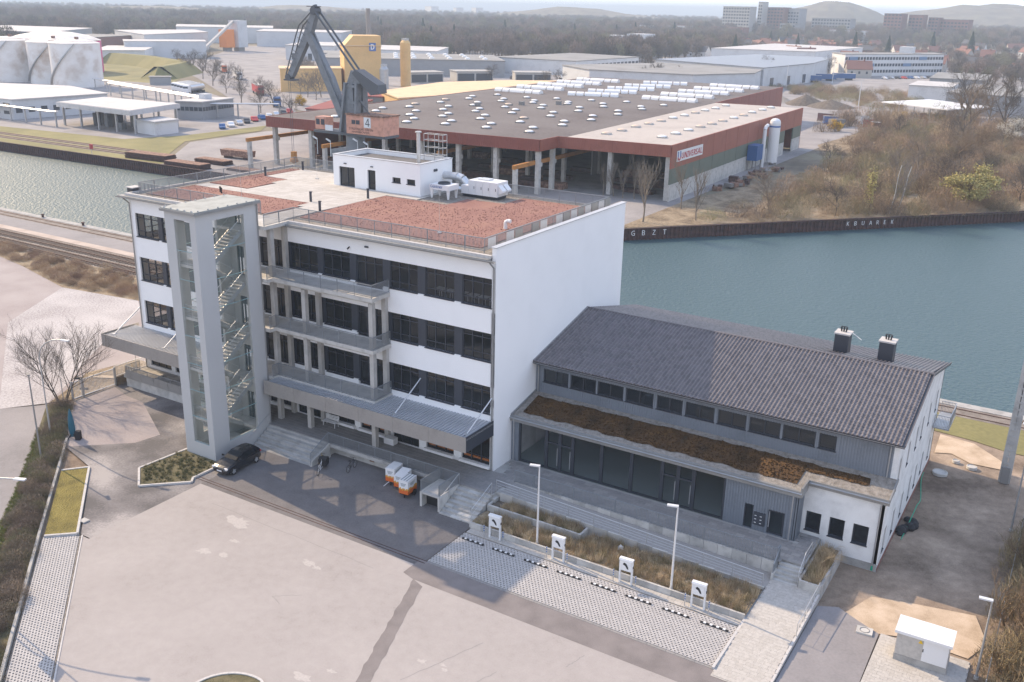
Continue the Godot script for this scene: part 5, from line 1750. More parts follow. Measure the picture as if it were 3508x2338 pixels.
# ---------------------------------------------------------------- far bank
func sheet_piles() -> void:
	var p := MB.new()
	# one pile: a trapezoid trough, 0.8 m wide
	var prof := [Vector2(-0.4, 0), Vector2(-0.22, 0), Vector2(-0.1, 0.22), Vector2(0.1, 0.22), Vector2(0.22, 0), Vector2(0.4, 0)]
	for i in prof.size() - 1:
		var a: Vector2 = prof[i]
		var b: Vector2 = prof[i + 1]
		p.quad(Vector3(a.x, -2.6, a.y), Vector3(b.x, -2.6, b.y), Vector3(b.x, 0, b.y), Vector3(a.x, 0, a.y))
	var pm := p.mesh()
	var runs := [["basin_wall", "rusty sheet pile wall below the tank farm meadow", Vector2(-330, -86.3), Vector2(-95, -89.6), -1.0], ["basin_wall", "rusty sheet pile wall below the scrub thicket", Vector2(-33, -91.5), Vector2(70, -205), -1.25]]
	for r in runs:
		var a: Vector2 = r[2]
		var e: Vector2 = r[3]
		var W := thing(r[0], r[1], "quay wall", Vector3(a.x, WATER, a.y))
		var d := (e - a).normalized()
		var n := int(a.distance_to(e) / 0.8)
		var bs := Basis(Vector3(d.x, 0, d.y), Vector3.UP, Vector3(-d.y, 0, d.x))
		var inv := W.global_transform.affine_inverse()
		var pl := []
		for i in n:
			var q := a + d * 0.8 * (i + 0.5)
			pl.append(inv * Transform3D(bs, Vector3(q.x, r[4], q.y)))
		pieces("sheet_pile", pm, [M.rust], pl, W, 150)
		var c := MB.new()
		c.bar(Vector3(a.x, r[4], a.y) + bs.z * 0.05, Vector3(e.x, r[4], e.y) + bs.z * 0.05, 0.4, 0.14)
		objw("capping_beam", c, M.rust, W)
		if r[4] < -1.1:
			var o := Vector3(-31.3, -2.35, -92.8) + bs.z * 0.28
			for k in 4:
				text_on(W, ["G", "B", "Z", "T"][k], o + bs.x * 2.0 * k, bs.x, bs.z, 0.85, M.steel_white)
			for k in 7:
				text_on(W, ["K", "B", "U", "A", "R", "E", "K"][k], o + bs.x * (43.0 + 1.6 * k), bs.x, bs.z, 0.75, M.steel_white)
	# the meadow behind stands a little higher than the water side
	flat("meadow", [Vector2(-330, -86.6), Vector2(-150, -88.9), Vector2(-150, -96), Vector2(-160, -101), Vector2(-176, -120), Vector2(-178, -150), Vector2(-186, -160), Vector2(-186, -128), Vector2(-192, -113), Vector2(-235, -109), Vector2(-330, -100)], -1.34, M.lawn_far)
	flat("works_yard", [Vector2(-330, -100), Vector2(-235, -109), Vector2(-192, -113), Vector2(-186, -128), Vector2(-186, -160), Vector2(-200, -180), Vector2(-330, -250), Vector2(-480, -250), Vector2(-480, -100)], -1.36, M.industrial_ground)
	flat("steel_yard", [Vector2(-150, -88.9), Vector2(-34, -91.8), Vector2(-34, -140), Vector2(-34, -300), Vector2(-150, -300), Vector2(-165, -180), Vector2(-176, -150), Vector2(-174, -120), Vector2(-158, -101), Vector2(-150, -96)], -1.365, M.industrial_ground)
	flat("industrial_road", [Vector2(-195, -182), Vector2(-212, -200), Vector2(-300, -270), Vector2(-352, -300), Vector2(-452, -372), Vector2(-700, -520), Vector2(-704, -510), Vector2(-478, -358), Vector2(-350, -277), Vector2(-240, -200), Vector2(-186, -160), Vector2(-170, -150), Vector2(-168, -166)], -1.33, M.asphalt_pale)
	flat("meadow", [Vector2(-372, -238), Vector2(-330, -244), Vector2(-375, -292), Vector2(-465, -356), Vector2(-470, -312)], -1.34, M.lawn_far)
	flat("industrial_ground", [Vector2(-150, -300), Vector2(-34, -300), Vector2(60, -260), Vector2(160, -360), Vector2(160, -760), Vector2(-260, -900), Vector2(-620, -560), Vector2(-460, -372), Vector2(-352, -300), Vector2(-212, -201), Vector2(-170, -185)], -1.375, M.industrial_ground)
	# earth bank of the tank farm
	var bk := MB.new()
	var ring := [Vector2(-360, -262), Vector2(-385, -300), Vector2(-440, -322), Vector2(-500, -330)]
	for i in ring.size() - 1:
		var a: Vector2 = ring[i]
		var e: Vector2 = ring[i + 1]
		var s := (e - a).orthogonal().normalized()
		var h := 4.2
		var f := func(q: Vector2, o: float, y: float) -> Vector3: return Vector3(q.x + s.x * o, y, q.y + s.y * o)
		bk.quad(f.call(a, 9, -1.4), f.call(a, 2, h), f.call(e, 2, h), f.call(e, 9, -1.4))
		bk.quad(f.call(a, 2, h), f.call(a, -2, h), f.call(e, -2, h), f.call(e, 2, h))
		bk.quad(f.call(a, -2, h), f.call(a, -9, -1.4), f.call(e, -9, -1.4), f.call(e, -2, h))
	for k in [0, ring.size() - 1]:
		var a: Vector2 = ring[k]
		var s: Vector2 = ((ring[1] - ring[0]) if k == 0 else (ring[k] - ring[k - 1])).orthogonal().normalized()
		var t: Vector2 = ((ring[0] - ring[1]) if k == 0 else (ring[k] - ring[k - 1])).normalized() * 9.0
		bk.tri1(Vector3(a.x + s.x * 9, -1.4, a.y + s.y * 9), Vector3(a.x + t.x, -1.4, a.y + t.y), Vector3(a.x, 4.2, a.y))
		bk.tri1(Vector3(a.x - s.x * 9, -1.4, a.y - s.y * 9), Vector3(a.x + t.x, -1.4, a.y + t.y), Vector3(a.x, 4.2, a.y))
	struct("earth_bank", bk, M.lawn_far)
	for z in [-95.4, -99.5]:
		var TR := thing("siding_track", "railway siding %s on the far meadow" % ("by the sheet pile wall" if z > -97 else "along the works fence"), "track", Vector3(-240, -1.3, z))
		for s in [-0.75, 0.75]:
			var r := MB.new()
			r.bar(Vector3(-330, -1.24, z + 1.5 + s), Vector3(-158, -1.24, z - 1.0 + s), 0.3, 0.16)
			objw("rail", r, M.rail, TR)
		var bd := MB.new()
		bd.bar(Vector3(-330, -1.36, z + 1.5), Vector3(-158, -1.36, z - 1.0), 2.9, 0.1)
		objw("ballast", bd, M.ballast, TR)


func hall() -> void:
	var B := thing("steel_hall", "huge open-fronted red steel hall with grey felt roof full of skylight domes", "hall", Vector3(-90, -1.36, -200))
	var A := Vector2(-130.3, -105.6)
	var N1 := Vector2(-60.5, -111.0)
	var N2 := Vector2(-60.5, -118.3)
	var R := Vector2(-36.4, -120.8)
	var R2 := Vector2(-38.6, -219.5)
	var Q2 := Vector2(-63.2, -217.0)
	var K := Vector2(-67.0, -295.0)
	var F := Vector2(-139.5, -286.5)
	var dark := MB.new()
	dark.sheet([A, N1, N2, Vector2(-58.8, -118.6), Q2, K, F], 9.7, 9.35)
	objw("felt_roof", dark, M.hall_felt, B)
	var pale := MB.new()
	pale.sheet([Vector2(-58.78, -118.7), R, R2, Vector2(-63.1, -217.0)], 9.68, 9.34)
	objw("pale_roof", pale, M.hall_pale, B)
	# red fascias with their ribs
	var runs := [[A, N1], [N1, N2], [N2, R], [F, A]]
	for r in runs:
		var a: Vector2 = r[0]
		var e: Vector2 = r[1]
		var l := a.distance_to(e)
		var n := maxi(1, roundi(l / 6.0))
		var d := (e - a) / l
		var turn := -d.angle()
		var nm := Vector2(-d.y, d.x)
		for i in n:
			var c := a + d * l * (i + 0.5) / n + nm * 0.12
			var o := put("fascia_panel", unit_box, M.hall_red_b if r[0] == N2 or r[0] == N1 else M.hall_red, B)
			o.transform = B.global_transform.affine_inverse() * Transform3D(Basis(Vector3.UP, turn) * Basis.from_scale(Vector3(l / n - 0.03, 2.35, 0.2)), Vector3(c.x, 8.62, c.y))
		var rb := MB.new()
		var k := int(l / 0.5)
		for i in k:
			var c := a + d * l * (i + 0.5) / k + nm * 0.24
			rb.box(Vector3(c.x, 8.62, c.y), Vector3(0.22, 2.3, 0.07), Basis(Vector3.UP, turn))
		objw("fascia_ribs", rb, M.hall_red_b if r[0] == N2 or r[0] == N1 else M.hall_red, B).set_meta("kind", "stuff")
	# side wall: red sheet, green band, concrete base
	var sd := (R2 - R)
	var sl := sd.length()
	var st := -sd.angle()
	for i in 12:
		var c := R + sd * (i + 0.5) / 12.0
		for q in [[5.1, 9.78, M.hall_red_b], [2.0, 5.08, M.hall_green], [-1.4, 1.98, M.concrete_b]]:
			if i in [10] and q[0] < 5:
				continue
			var o := put("wall_panel", unit_box, q[2], B)
			o.transform = B.global_transform.affine_inverse() * Transform3D(Basis(Vector3.UP, st) * Basis.from_scale(Vector3(sl / 12.0 - 0.12, q[1] - q[0], 0.3)), Vector3(c.x, (q[0] + q[1]) * 0.5, c.y))
	var bw := MB.new()
	bw.span(Vector3(-63.2, -1.4, -219.9), Vector3(-38.5, 9.6, -219.5))
	objw("back_wall", bw, M.hall_red, B)
	for i in 9:
		var o := put("wall_panel", unit_box, M.hall_red, B)
		var c := Q2.lerp(K, (i + 0.5) / 9.0)
		o.transform = B.global_transform.affine_inverse() * Transform3D(Basis(Vector3.UP, -(K - Q2).angle()) * Basis.from_scale(Vector3(Q2.distance_to(K) / 9.0 - 0.12, 11.0, 0.3)), Vector3(c.x, 4.25, c.y))
	var fw := MB.new()
	fw.bar(Vector3(F.x, 4.2, F.y), Vector3(K.x, 4.2, K.y), 0.3, 10.8)
	objw("back_wall", fw, M.hall_red, B)
	var lw := MB.new()
	lw.bar(Vector3(A.x + 0.2, 3.0, A.y - 14.0), Vector3(F.x + 0.2, 3.0, F.y), 0.3, 8.8)
	objw("end_wall", lw, M.hall_red, B)
	var inner := MB.new()
	inner.span(Vector3(-135, -1.3, -190), Vector3(-64, 9.3, -189.6))
	inner.span(Vector3(-63.5, -1.3, -189), Vector3(-63.2, 9.3, -140))
	objw("inner_wall", inner, M.hall_inside, B)
	var fl := MB.new()
	fl.sheet([A, N1, N2, R, R2, Q2, K, F], -1.33)
	objw("floor", fl, M.hall_floor, B)
	# columns
	for c in [Vector2(-129.3, -107.2), Vector2(-118.5, -107.6), Vector2(-108, -108.4), Vector2(-98.5, -109.2), Vector2(-89.0, -110.0), Vector2(-80.0, -110.8), Vector2(-71.0, -111.4), Vector2(-61.3, -112.0), Vector2(-61.4, -118.0), Vector2(-37.2, -121.8), Vector2(-49.5, -121.0)]:
		var cl := MB.new()
		cl.span(Vector3(c.x - 0.45, -1.35, c.y - 0.45), Vector3(c.x + 0.45, 8.0, c.y + 0.45))
		cl.span(Vector3(c.x - 0.5, 4.2, c.y - 0.9), Vector3(c.x + 0.5, 5.0, c.y - 0.451))
		objw("column", cl, M.concrete_b, B)
	for i in 8:
		for j in 3:
			var x := -126.0 + i * 9.0
			var z := -126.0 - j * 17.0
			bxw("column", M.concrete, B, Vector3(x - 0.4, -1.35, z - 0.4), Vector3(x + 0.4, 9.3, z + 0.4))
	# crane runways reaching out of the hall
	for q in [[-62.0, -103.5], [-85.2, -110.5], [-110.2, -102.0], [-130.2, -99.0]]:
		bxw("crane_runway", M.crane_orange, B, Vector3(q[0] - 0.3, 4.6, q[1] - 46.0), Vector3(q[0] + 0.3, 5.4, q[1]))
		bxw("runway_post", M.concrete_b, B, Vector3(q[0] - 0.4, -1.35, q[1] - 1.2), Vector3(q[0] + 0.4, 4.6, q[1] - 0.4))
	# stock inside
	rng.seed = 77
	for i in 46:
		var x := rng.randf_range(-126, -66)
		var z := rng.randf_range(-150, -113)
		if i > 34:
			x = rng.randf_range(-58, -40)
			z = rng.randf_range(-150, -124)
		var s := Vector3(rng.randf_range(3, 8), rng.randf_range(0.5, 1.7), rng.randf_range(1.5, 3))
		bxw("steel_stock", [M.rust, M.rust, M.rust_plate][i % 3], B, Vector3(x, -1.33, z), Vector3(x, -1.33, z) + s)
	for i in 9:
		var hp := thing("scrap_heap", "dark rusty scrap lying along the side wall of the red hall", "scrap", Vector3(-33.5 + (i % 3) * 1.6, -1.36, -140.0 - i * 4.2), 0.7 * i, "scrap along the hall wall")
		for k in 4:
			bx("scrap", [M.rust, M.curb, M.rust_plate][(i + k) % 3], hp, Vector3(rng.randf_range(-0.8, 0.8), 0.4 + 0.4 * (k % 2), rng.randf_range(-0.8, 0.8)), Vector3(rng.randf_range(0.8, 2.2), rng.randf_range(0.4, 1.0), rng.randf_range(0.8, 2.0)), rng.randf() * 3.0)
	# domes
	var dome := MB.new()
	dome.lathe(Vector3.ZERO, [Vector2(0.98, 0.30), Vector2(0.85, 0.42), Vector2(0.5, 0.54), Vector2(0.0, 0.58)], 8)
	var dm := dome.mesh()
	var cb := MB.new()
	cb.box(Vector3(0, 0.15, 0), Vector3(1.75, 0.30, 1.75))
	var cm := cb.mesh()
	var inv := B.global_transform.affine_inverse()
	var spots := [Vector2(-121.7, -137.3), Vector2(-118.5, -130.7), Vector2(-117.5, -114.7), Vector2(-122.6, -152.0), Vector2(-119.0, -144.8), Vector2(-111.3, -137.5), Vector2(-107.1, -129.4), Vector2(-101.4, -123.6), Vector2(-98.4, -116.9), Vector2(-124.3, -181.8), Vector2(-120.9, -174.9), Vector2(-124.2, -168.1), Vector2(-120.2, -160.2), Vector2(-112.7, -167.0), Vector2(-109.2, -159.8), Vector2(-112.2, -152.6), Vector2(-108.4, -144.9), Vector2(-102.9, -153.2), Vector2(-100.0, -147.0), Vector2(-101.8, -137.9), Vector2(-99.4, -132.1), Vector2(-93.0, -140.7), Vector2(-89.7, -133.7), Vector2(-92.2, -125.5), Vector2(-89.7, -119.6), Vector2(-82.4, -127.0), Vector2(-79.3, -120.2), Vector2(-113.3, -181.4), Vector2(-110.0, -174.8), Vector2(-103.5, -168.3), Vector2(-100.3, -161.4), Vector2(-121.8, -191.4), Vector2(-110.8, -190.1), Vector2(-104.1, -183.0), Vector2(-101.2, -177.3), Vector2(-95.3, -172.7), Vector2(-91.9, -165.7), Vector2(-94.5, -157.2), Vector2(-91.0, -149.8), Vector2(-102.5, -193.1), Vector2(-94.8, -185.9), Vector2(-92.5, -181.2), Vector2(-92.5, -195.5), Vector2(-85.1, -174.3), Vector2(-80.9, -165.7), Vector2(-84.0, -158.2), Vector2(-80.2, -150.1), Vector2(-83.1, -142.3), Vector2(-79.3, -134.4), Vector2(-85.2, -188.3), Vector2(-81.3, -180.9), Vector2(-82.7, -198.3), Vector2(-72.7, -157.8), Vector2(-68.8, -149.4), Vector2(-72.2, -142.4), Vector2(-68.8, -135.4), Vector2(-71.4, -126.8), Vector2(-68.3, -120.0), Vector2(-73.3, -173.2), Vector2(-69.4, -165.1), Vector2(-73.7, -188.2), Vector2(-70.5, -181.9), Vector2(-70.6, -196.5)]
	for i in spots.size():
		var p: Vector2 = spots[i]
		var tan := i in [3, 11, 29, 47]
		var c := put("skylight_dome", dm, M.skylight_tan if tan else M.skylight, B)
		c.transform = inv * Transform3D(Basis(Vector3.UP, PI / 8), Vector3(p.x, 9.7, p.y))
		var k := put("curb", cm, M.curb, c)
		k.transform = Transform3D(Basis(Vector3.UP, -PI / 8), Vector3.ZERO)
	var pales := [Vector2(-54.5, -128.7), Vector2(-54.5, -136.2), Vector2(-55.1, -144.7), Vector2(-55.2, -152.1), Vector2(-55.5, -159.9), Vector2(-55.9, -168.0), Vector2(-56.0, -175.7), Vector2(-56.4, -184.1), Vector2(-56.7, -191.7), Vector2(-56.6, -199.3), Vector2(-57.3, -209.3), Vector2(-42.9, -131.2), Vector2(-43.0, -138.7), Vector2(-43.3, -146.6), Vector2(-43.7, -154.9), Vector2(-43.8, -162.4), Vector2(-44.0, -170.3), Vector2(-44.2, -178.7), Vector2(-44.5, -186.8), Vector2(-45.2, -195.7), Vector2(-45.3, -204.5), Vector2(-45.6, -212.9)]
	for i in pales.size():
		var p: Vector2 = pales[i]
		var c := put("skylight_dome", dm, M.skylight_tan if i in [0, 1, 2, 3, 4, 7, 14, 15, 16, 18] else M.skylight, B)
		c.transform = inv * Transform3D(Basis(Vector3.UP, PI / 8), Vector3(p.x, 9.69, p.y))
		put("curb", cm, M.concrete_b, c).transform = Transform3D(Basis(Vector3.UP, -PI / 8), Vector3.ZERO)
	# barrel skylights: five short vaults each
	var strips := [[Vector2(-131.3, -205.9), Vector2(-115.0, -205.7)], [Vector2(-132.6, -221.0), Vector2(-116.3, -221.6)], [Vector2(-133.4, -235.9), Vector2(-116.9, -236.3)], [Vector2(-134.1, -250.6), Vector2(-117.8, -251.3)], [Vector2(-135.0, -267.1), Vector2(-118.6, -267.6)], [Vector2(-107.1, -208.6), Vector2(-92.5, -213.3)], [Vector2(-107.5, -222.6), Vector2(-93.3, -228.0)], [Vector2(-107.9, -237.0), Vector2(-93.9, -243.1)], [Vector2(-108.8, -252.1), Vector2(-94.5, -258.0)], [Vector2(-109.7, -269.4), Vector2(-95.5, -275.4)], [Vector2(-84.3, -213.3), Vector2(-67.5, -213.0)], [Vector2(-85.2, -229.1), Vector2(-68.5, -229.1)], [Vector2(-85.6, -244.0), Vector2(-69.4, -245.3)], [Vector2(-86.4, -259.6), Vector2(-69.8, -260.3)], [Vector2(-87.2, -276.8), Vector2(-70.0, -277.0)]]
	var vt := MB.new()
	for i in 6:
		var a0 := PI * i / 6.0
		var a1 := PI * (i + 1) / 6.0
		vt.quad(Vector3(-0.5, sin(a0) * 0.95 + 0.2, cos(a0) * 1.25), Vector3(0.5, sin(a0) * 0.95 + 0.2, cos(a0) * 1.25), Vector3(0.5, sin(a1) * 0.95 + 0.2, cos(a1) * 1.25), Vector3(-0.5, sin(a1) * 0.95 + 0.2, cos(a1) * 1.25))
		for s in [-0.5, 0.5]:
			vt.tri1(Vector3(s, 0.2, 0), Vector3(s, sin(a0) * 0.95 + 0.2, cos(a0) * 1.25 * signf(s)), Vector3(s, sin(a1) * 0.95 + 0.2, cos(a1) * 1.25 * signf(s)))
	vt.box(Vector3(0, 0.1, 0), Vector3(0.98, 0.2, 2.6))
	var vm := vt.mesh()
	var cuts := [[0.0, 0.15], [0.175, 0.315], [0.34, 0.66], [0.685, 0.825], [0.85, 1.0]]
	for s in strips:
		var a: Vector2 = s[0]
		var e: Vector2 = s[1]
		var d := e - a
		for c in cuts:
			var p := a.lerp(e, (c[0] + c[1]) * 0.5)
			var o := put("barrel_skylight", vm, M.skylight, B)
			o.transform = inv * Transform3D(Basis(Vector3.UP, -d.angle()) * Basis.from_scale(Vector3(d.length() * (c[1] - c[0]), 1, 1)), Vector3(p.x, 9.7, p.y))
	for p in [Vector2(-101, -171), Vector2(-108, -160), Vector2(-94, -179)]:
		bxw("roof_fan", M.curb, B, Vector3(p.x - 0.6, 9.7, p.y - 0.6), Vector3(p.x + 0.6, 10.7, p.y + 0.6))
	# sign
	var sx := -36.25
	bxw("sign_board", M.steel_white, B, Vector3(sx - 0.02, 6.2, -137.5), Vector3(sx + 0.06, 8.35, -123.6))
	text_on(B, "UNIVERSAL", Vector3(sx + 0.08, 6.6, -125.9), Vector3.FORWARD, Vector3.RIGHT, 1.25, M.red_tarp, "lettering", 11.2, 800)
	var lg := MB.new()
	for i in 7:
		var a0 := PI + PI * i / 7.0
		var a1 := PI + PI * (i + 1) / 7.0
		lg.bar(Vector3(sx + 0.09, 7.1 + sin(a0) * 0.6, -124.7 - cos(a0) * 0.6), Vector3(sx + 0.09, 7.1 + sin(a1) * 0.6, -124.7 - cos(a1) * 0.6), 0.06, 0.34)
	objw("logo_bow", lg, M.red_tarp, B)
	var lb := MB.new()
	lb.span(Vector3(sx + 0.06, 7.1, -125.45), Vector3(sx + 0.12, 8.2, -125.1))
	lb.span(Vector3(sx + 0.06, 7.1, -124.3), Vector3(sx + 0.12, 8.2, -123.95))
	objw("logo_stem", lb, M.sign_blue, B)
	# beside it: gas tank, blue filter box
	var S := thing("gas_tank", "tall white upright gas tank against the red hall wall", "tank", Vector3(-35.2, -1.36, -183.8))
	var sh := MB.new()
	sh.lathe(Vector3.ZERO, [Vector2(1.35, 0.6), Vector2(1.35, 10.2), Vector2(1.2, 10.8), Vector2(0.8, 11.2), Vector2(0.0, 11.4)], 18)
	obj("shell", sh, M.steel_white, S)
	var bd := MB.new()
	bd.lathe(Vector3.ZERO, [Vector2(1.37, 9.2), Vector2(1.37, 9.6)], 18)
	obj("blue_band", bd, M.sign_blue, S)
	for a in 3:
		bx("leg", M.concrete, S, Vector3(cos(a * 2.1) * 1.1, 0.3, sin(a * 2.1) * 1.1), Vector3(0.4, 0.7, 0.4))
	var Bf := thing("filter_box", "blue steel filter box on legs beside the gas tank", "filter", Vector3(-36.0, -1.36, -172.5))
	bx("body", M.blue_tarp, Bf, Vector3(0, 4.2, 0), Vector3(2.4, 3.6, 4.4))
	for x in [-1.0, 1.0]:
		for z in [-1.9, 1.9]:
			bx("leg", M.curb, Bf, Vector3(x, 1.2, z), Vector3(0.25, 2.4, 0.25))
	var Pp := thing("exhaust_pipe", "white bent exhaust pipe beside the gas tank", "pipe", Vector3(-35.8, -1.36, -178))
	var pb := MB.new()
	pb.pipe([Vector3(0, 0, 0), Vector3(0, 9.0, 0), Vector3(0, 9.8, -0.6), Vector3(0, 9.9, -1.8)], 0.45, 10)
	obj("pipe", pb, M.steel_white, Pp)


func crane() -> void:
	var C := thing("harbour_crane", "tall grey slewing harbour crane with folded jib and pink machine house number 4", "crane", Vector3(-92, -1.36, -92))
	var o := Vector3(-92, 0, -92)
	# portal legs and column
	var lg := MB.new()
	for x in [-4.5, 4.5]:
		for z in [-4.0, 4.0]:
			lg.bar(o + Vector3(x, -1.36, z), o + Vector3(x * 0.4, 6.8, z * 0.4), 0.8, 0.8)
	lg.span(o + Vector3(-4.5, 5.6, -2.6), o + Vector3(4.5, 7.0, 2.6))
	objw("portal", lg, M.crane_grey, C)
	var cl := MB.new()
	cl.lathe(o, [Vector2(2.0, 6.9), Vector2(1.8, 9.9)], 16)
	objw("column", cl, M.crane_grey, C)
	var pf := MB.new()
	pf.span(o + Vector3(-9.0, 10.0, -2.2), o + Vector3(9.2, 10.5, 2.2))
	objw("platform", pf, M.crane_dark, C)
	# machine house
	var mh := MB.new()
	mh.span(o + Vector3(-0.2, 10.5, -2.4), o + Vector3(9.1, 14.1, 2.4))
	var m := objw("machine_house", mh, M.crane_pink, C)
	var rf := MB.new()
	rf.span(o + Vector3(-0.4, 14.1, -2.6), o + Vector3(9.3, 14.35, 2.6))
	objw("roof", rf, M.rust_plate, m)
	for x in [1.2, 2.3]:
		bxw("window", M.window_far, C, o + Vector3(x, 12.4, 2.4), o + Vector3(x + 0.9, 13.2, 2.46))
	bxw("number_plate", M.steel_white, C, o + Vector3(4.3, 11.9, 2.4), o + Vector3(6.0, 13.9, 2.47))
	text_on(C, "4", o + Vector3(4.7, 12.15, 2.48), Vector3.RIGHT, Vector3.BACK, 1.5, M.black)
	text_on(C, "STÄDTISCHE HÄFEN", o + Vector3(0.5, 11.3, 2.42), Vector3.RIGHT, Vector3.BACK, 0.42, M.rust, "lettering", 6.0)
	text_on(C, "HANNOVER", o + Vector3(1.2, 10.75, 2.42), Vector3.RIGHT, Vector3.BACK, 0.38, M.rust, "lettering", 4.4)
	# cab
	var cab := MB.new()
	cab.span(o + Vector3(-9.3, 10.6, -1.0), o + Vector3(-6.6, 13.0, 1.4))
	objw("cab", cab, M.crane_pink, C)
	for x in [-9.0, -7.7]:
		bxw("window", M.window_far, C, o + Vector3(x, 11.5, 1.4), o + Vector3(x + 0.9, 12.6, 1.46))
	bxw("sign_board", M.steel_white, C, o + Vector3(-5.9, 10.6, 2.21), o + Vector3(-3.9, 11.7, 2.28))
	# tower: riveted box with openings
	var tw := MB.new()
	for s in [-1.0, 1.0]:
		tw.bar(o + Vector3(1.9 * s - 0.4, 10.5, 1.3), o + Vector3(1.4 * s + 0.4, 20.0, 0.9), 1.5, 0.5)
		tw.bar(o + Vector3(1.9 * s - 0.4, 10.5, -1.3), o + Vector3(1.4 * s + 0.4, 20.0, -0.9), 1.5, 0.5)
	tw.prism(o + Vector3(0, 0, -1.2), Vector3.RIGHT, Vector3.UP, Vector3(0, 0, 2.4), [Vector2(-2.9, 10.5), Vector2(1.0, 10.5), Vector2(0.6, 19.8), Vector2(-1.2, 19.8)])
	for y in [13.2, 16.3, 19.4]:
		tw.box(o + Vector3(0.2, y, 0), Vector3(3.6, 0.5, 2.6))
	objw("tower", tw, M.crane_grey, C)
	var th := MB.new()
	th.prism(o + Vector3(0, 0, -0.8), Vector3.RIGHT, Vector3.UP, Vector3(0, 0, 1.6), [Vector2(-1.2, 19.8), Vector2(2.2, 19.8), Vector2(1.4, 22.4), Vector2(0.0, 22.4)])
	objw("tower_head", th, M.crane_grey, C)
	# jib, fly jib, tie
	var jb := MB.new()
	for z in [-0.8, 0.8]:
		jb.bar(o + Vector3(-2.8, 13.6, z), o + Vector3(-11.0, 28.9, z * 0.7), 0.35, 1.5)
	for i in 12:
		var t := (i + 0.5) / 12.0
		var p := o + Vector3(lerpf(-2.8, -11.0, t), lerpf(13.6, 28.9, t), 0)
		jb.box(p, Vector3(0.25, 0.7, 1.5))
	jb.prism(o + Vector3(0, 0, -0.62), Vector3.RIGHT, Vector3.UP, Vector3(0, 0, 1.24), [Vector2(-3.4, 13.7), Vector2(-2.0, 13.4), Vector2(-5.2, 20.8), Vector2(-10.6, 29.0), Vector2(-11.6, 28.8), Vector2(-6.6, 20.2)])
	objw("jib", jb, M.crane_grey, C)
	var fj := MB.new()
	fj.prism(o + Vector3(0, 0, -0.55), Vector3.RIGHT, Vector3.UP, Vector3(0, 0, 1.1), [Vector2(-9.0, 33.4), Vector2(-8.5, 33.0), Vector2(-10.4, 28.6), Vector2(-15.9, 20.3), Vector2(-17.3, 20.6), Vector2(-12.0, 29.2), Vector2(-9.9, 33.0)])
	objw("fly_jib", fj, M.crane_grey, C)
	var fr := MB.new()
	for z in [-0.6, 0.6]:
		fr.pipe([o + Vector3(-17.4, 20.8, z), o + Vector3(-14.2, 28.4, z), o + Vector3(-13.2, 30.4, z), o + Vector3(-9.6, 33.2, z)], 0.14, 5)
		for i in 9:
			var t := (i + 0.5) / 9.0
			fr.tube(o + Vector3(lerpf(-17.2, -10.6, t), lerpf(21.2, 32.0, t), z) + Vector3(-0.6, 0.3, 0), o + Vector3(lerpf(-16.4, -10.0, t), lerpf(20.8, 31.4, t), z), 0.06, 0.06, 4)
	fr.tube(o + Vector3(-9.0, 33.3, 0), o + Vector3(-9.4, 34.2, 0), 0.5, 0.5, 10)
	objw("fly_jib_bracing", fr, M.crane_dark, C)
	var hd := MB.new()
	hd.tube(o + Vector3(-17.0, 20.2, -0.7), o + Vector3(-17.0, 20.2, 0.7), 0.7, 0.7, 12)
	hd.tube(o + Vector3(-9.2, 33.2, -0.8), o + Vector3(-9.2, 33.2, 0.8), 0.8, 0.8, 12)
	hd.box(o + Vector3(-16.6, 19.7, 0), Vector3(2.4, 0.3, 2.0))
	hd.box(o + Vector3(-9.6, 34.0, 0), Vector3(2.4, 0.15, 1.6))
	objw("sheaves", hd, M.crane_dark, C)
	var ti := MB.new()
	for z in [-0.7, 0.7]:
		ti.tube(o + Vector3(-8.7, 33.0, z), o + Vector3(1.2, 22.2, z), 0.2, 0.2, 6)
		ti.tube(o + Vector3(1.2, 22.2, z), o + Vector3(5.8, 19.4, z), 0.3, 0.3, 6)
	objw("tie_bars", ti, M.crane_dark, C)
	var cw := MB.new()
	cw.prism(o + Vector3(0, 0, -1.3), Vector3.RIGHT, Vector3.UP, Vector3(0, 0, 2.6), [Vector2(0.6, 21.9), Vector2(1.6, 22.6), Vector2(7.0, 20.0), Vector2(7.2, 18.4), Vector2(5.2, 18.0)])
	objw("counterweight", cw, M.crane_dark, C)
	var st := MB.new()
	st.tube(o + Vector3(0.8, 20.6, 0.6), o + Vector3(-3.4, 14.6, 0.6), 0.22, 0.22, 6)
	st.tube(o + Vector3(0.9, 20.6, -0.6), o + Vector3(-4.0, 14.6, -0.6), 0.15, 0.15, 6)
	st.tube(o + Vector3(-0.6, 21.6, 0), o + Vector3(-4.2, 14.2, 0), 0.16, 0.16, 6)
	st.tube(o + Vector3(1.8, 17.0, 0.9), o + Vector3(4.6, 14.3, 0.9), 0.12, 0.12, 6)
	objw("luffing_rods", st, M.crane_dark, C)
	for p in [Vector3(-7.5, 8.8, 3), Vector3(-4.0, 8.6, 3), Vector3(3.0, 9.2, 3), Vector3(5.6, 8.8, 3)]:
		var lm := MB.new()
		lm.tube(o + p + Vector3(0, -3, 0), o + p, 0.07, 0.07, 6)
		lm.bar(o + p, o + p + Vector3(-0.9, 0.5, 0.2), 0.4, 0.2)
		objw("flood_lamp", lm, M.lamp_white, C)
	var rp := MB.new()
	for i in 4:
		rp.tube(o + Vector3(-17.4 + i * 0.25, 20.0, 0.3 * (i % 2)), o + Vector3(-17.4 + i * 0.25, 5.0, 0.3 * (i % 2)), 0.03, 0.03, 4)
	objw("hoist_ropes", rp, M.crane_dark, C)
	var hk := MB.new()
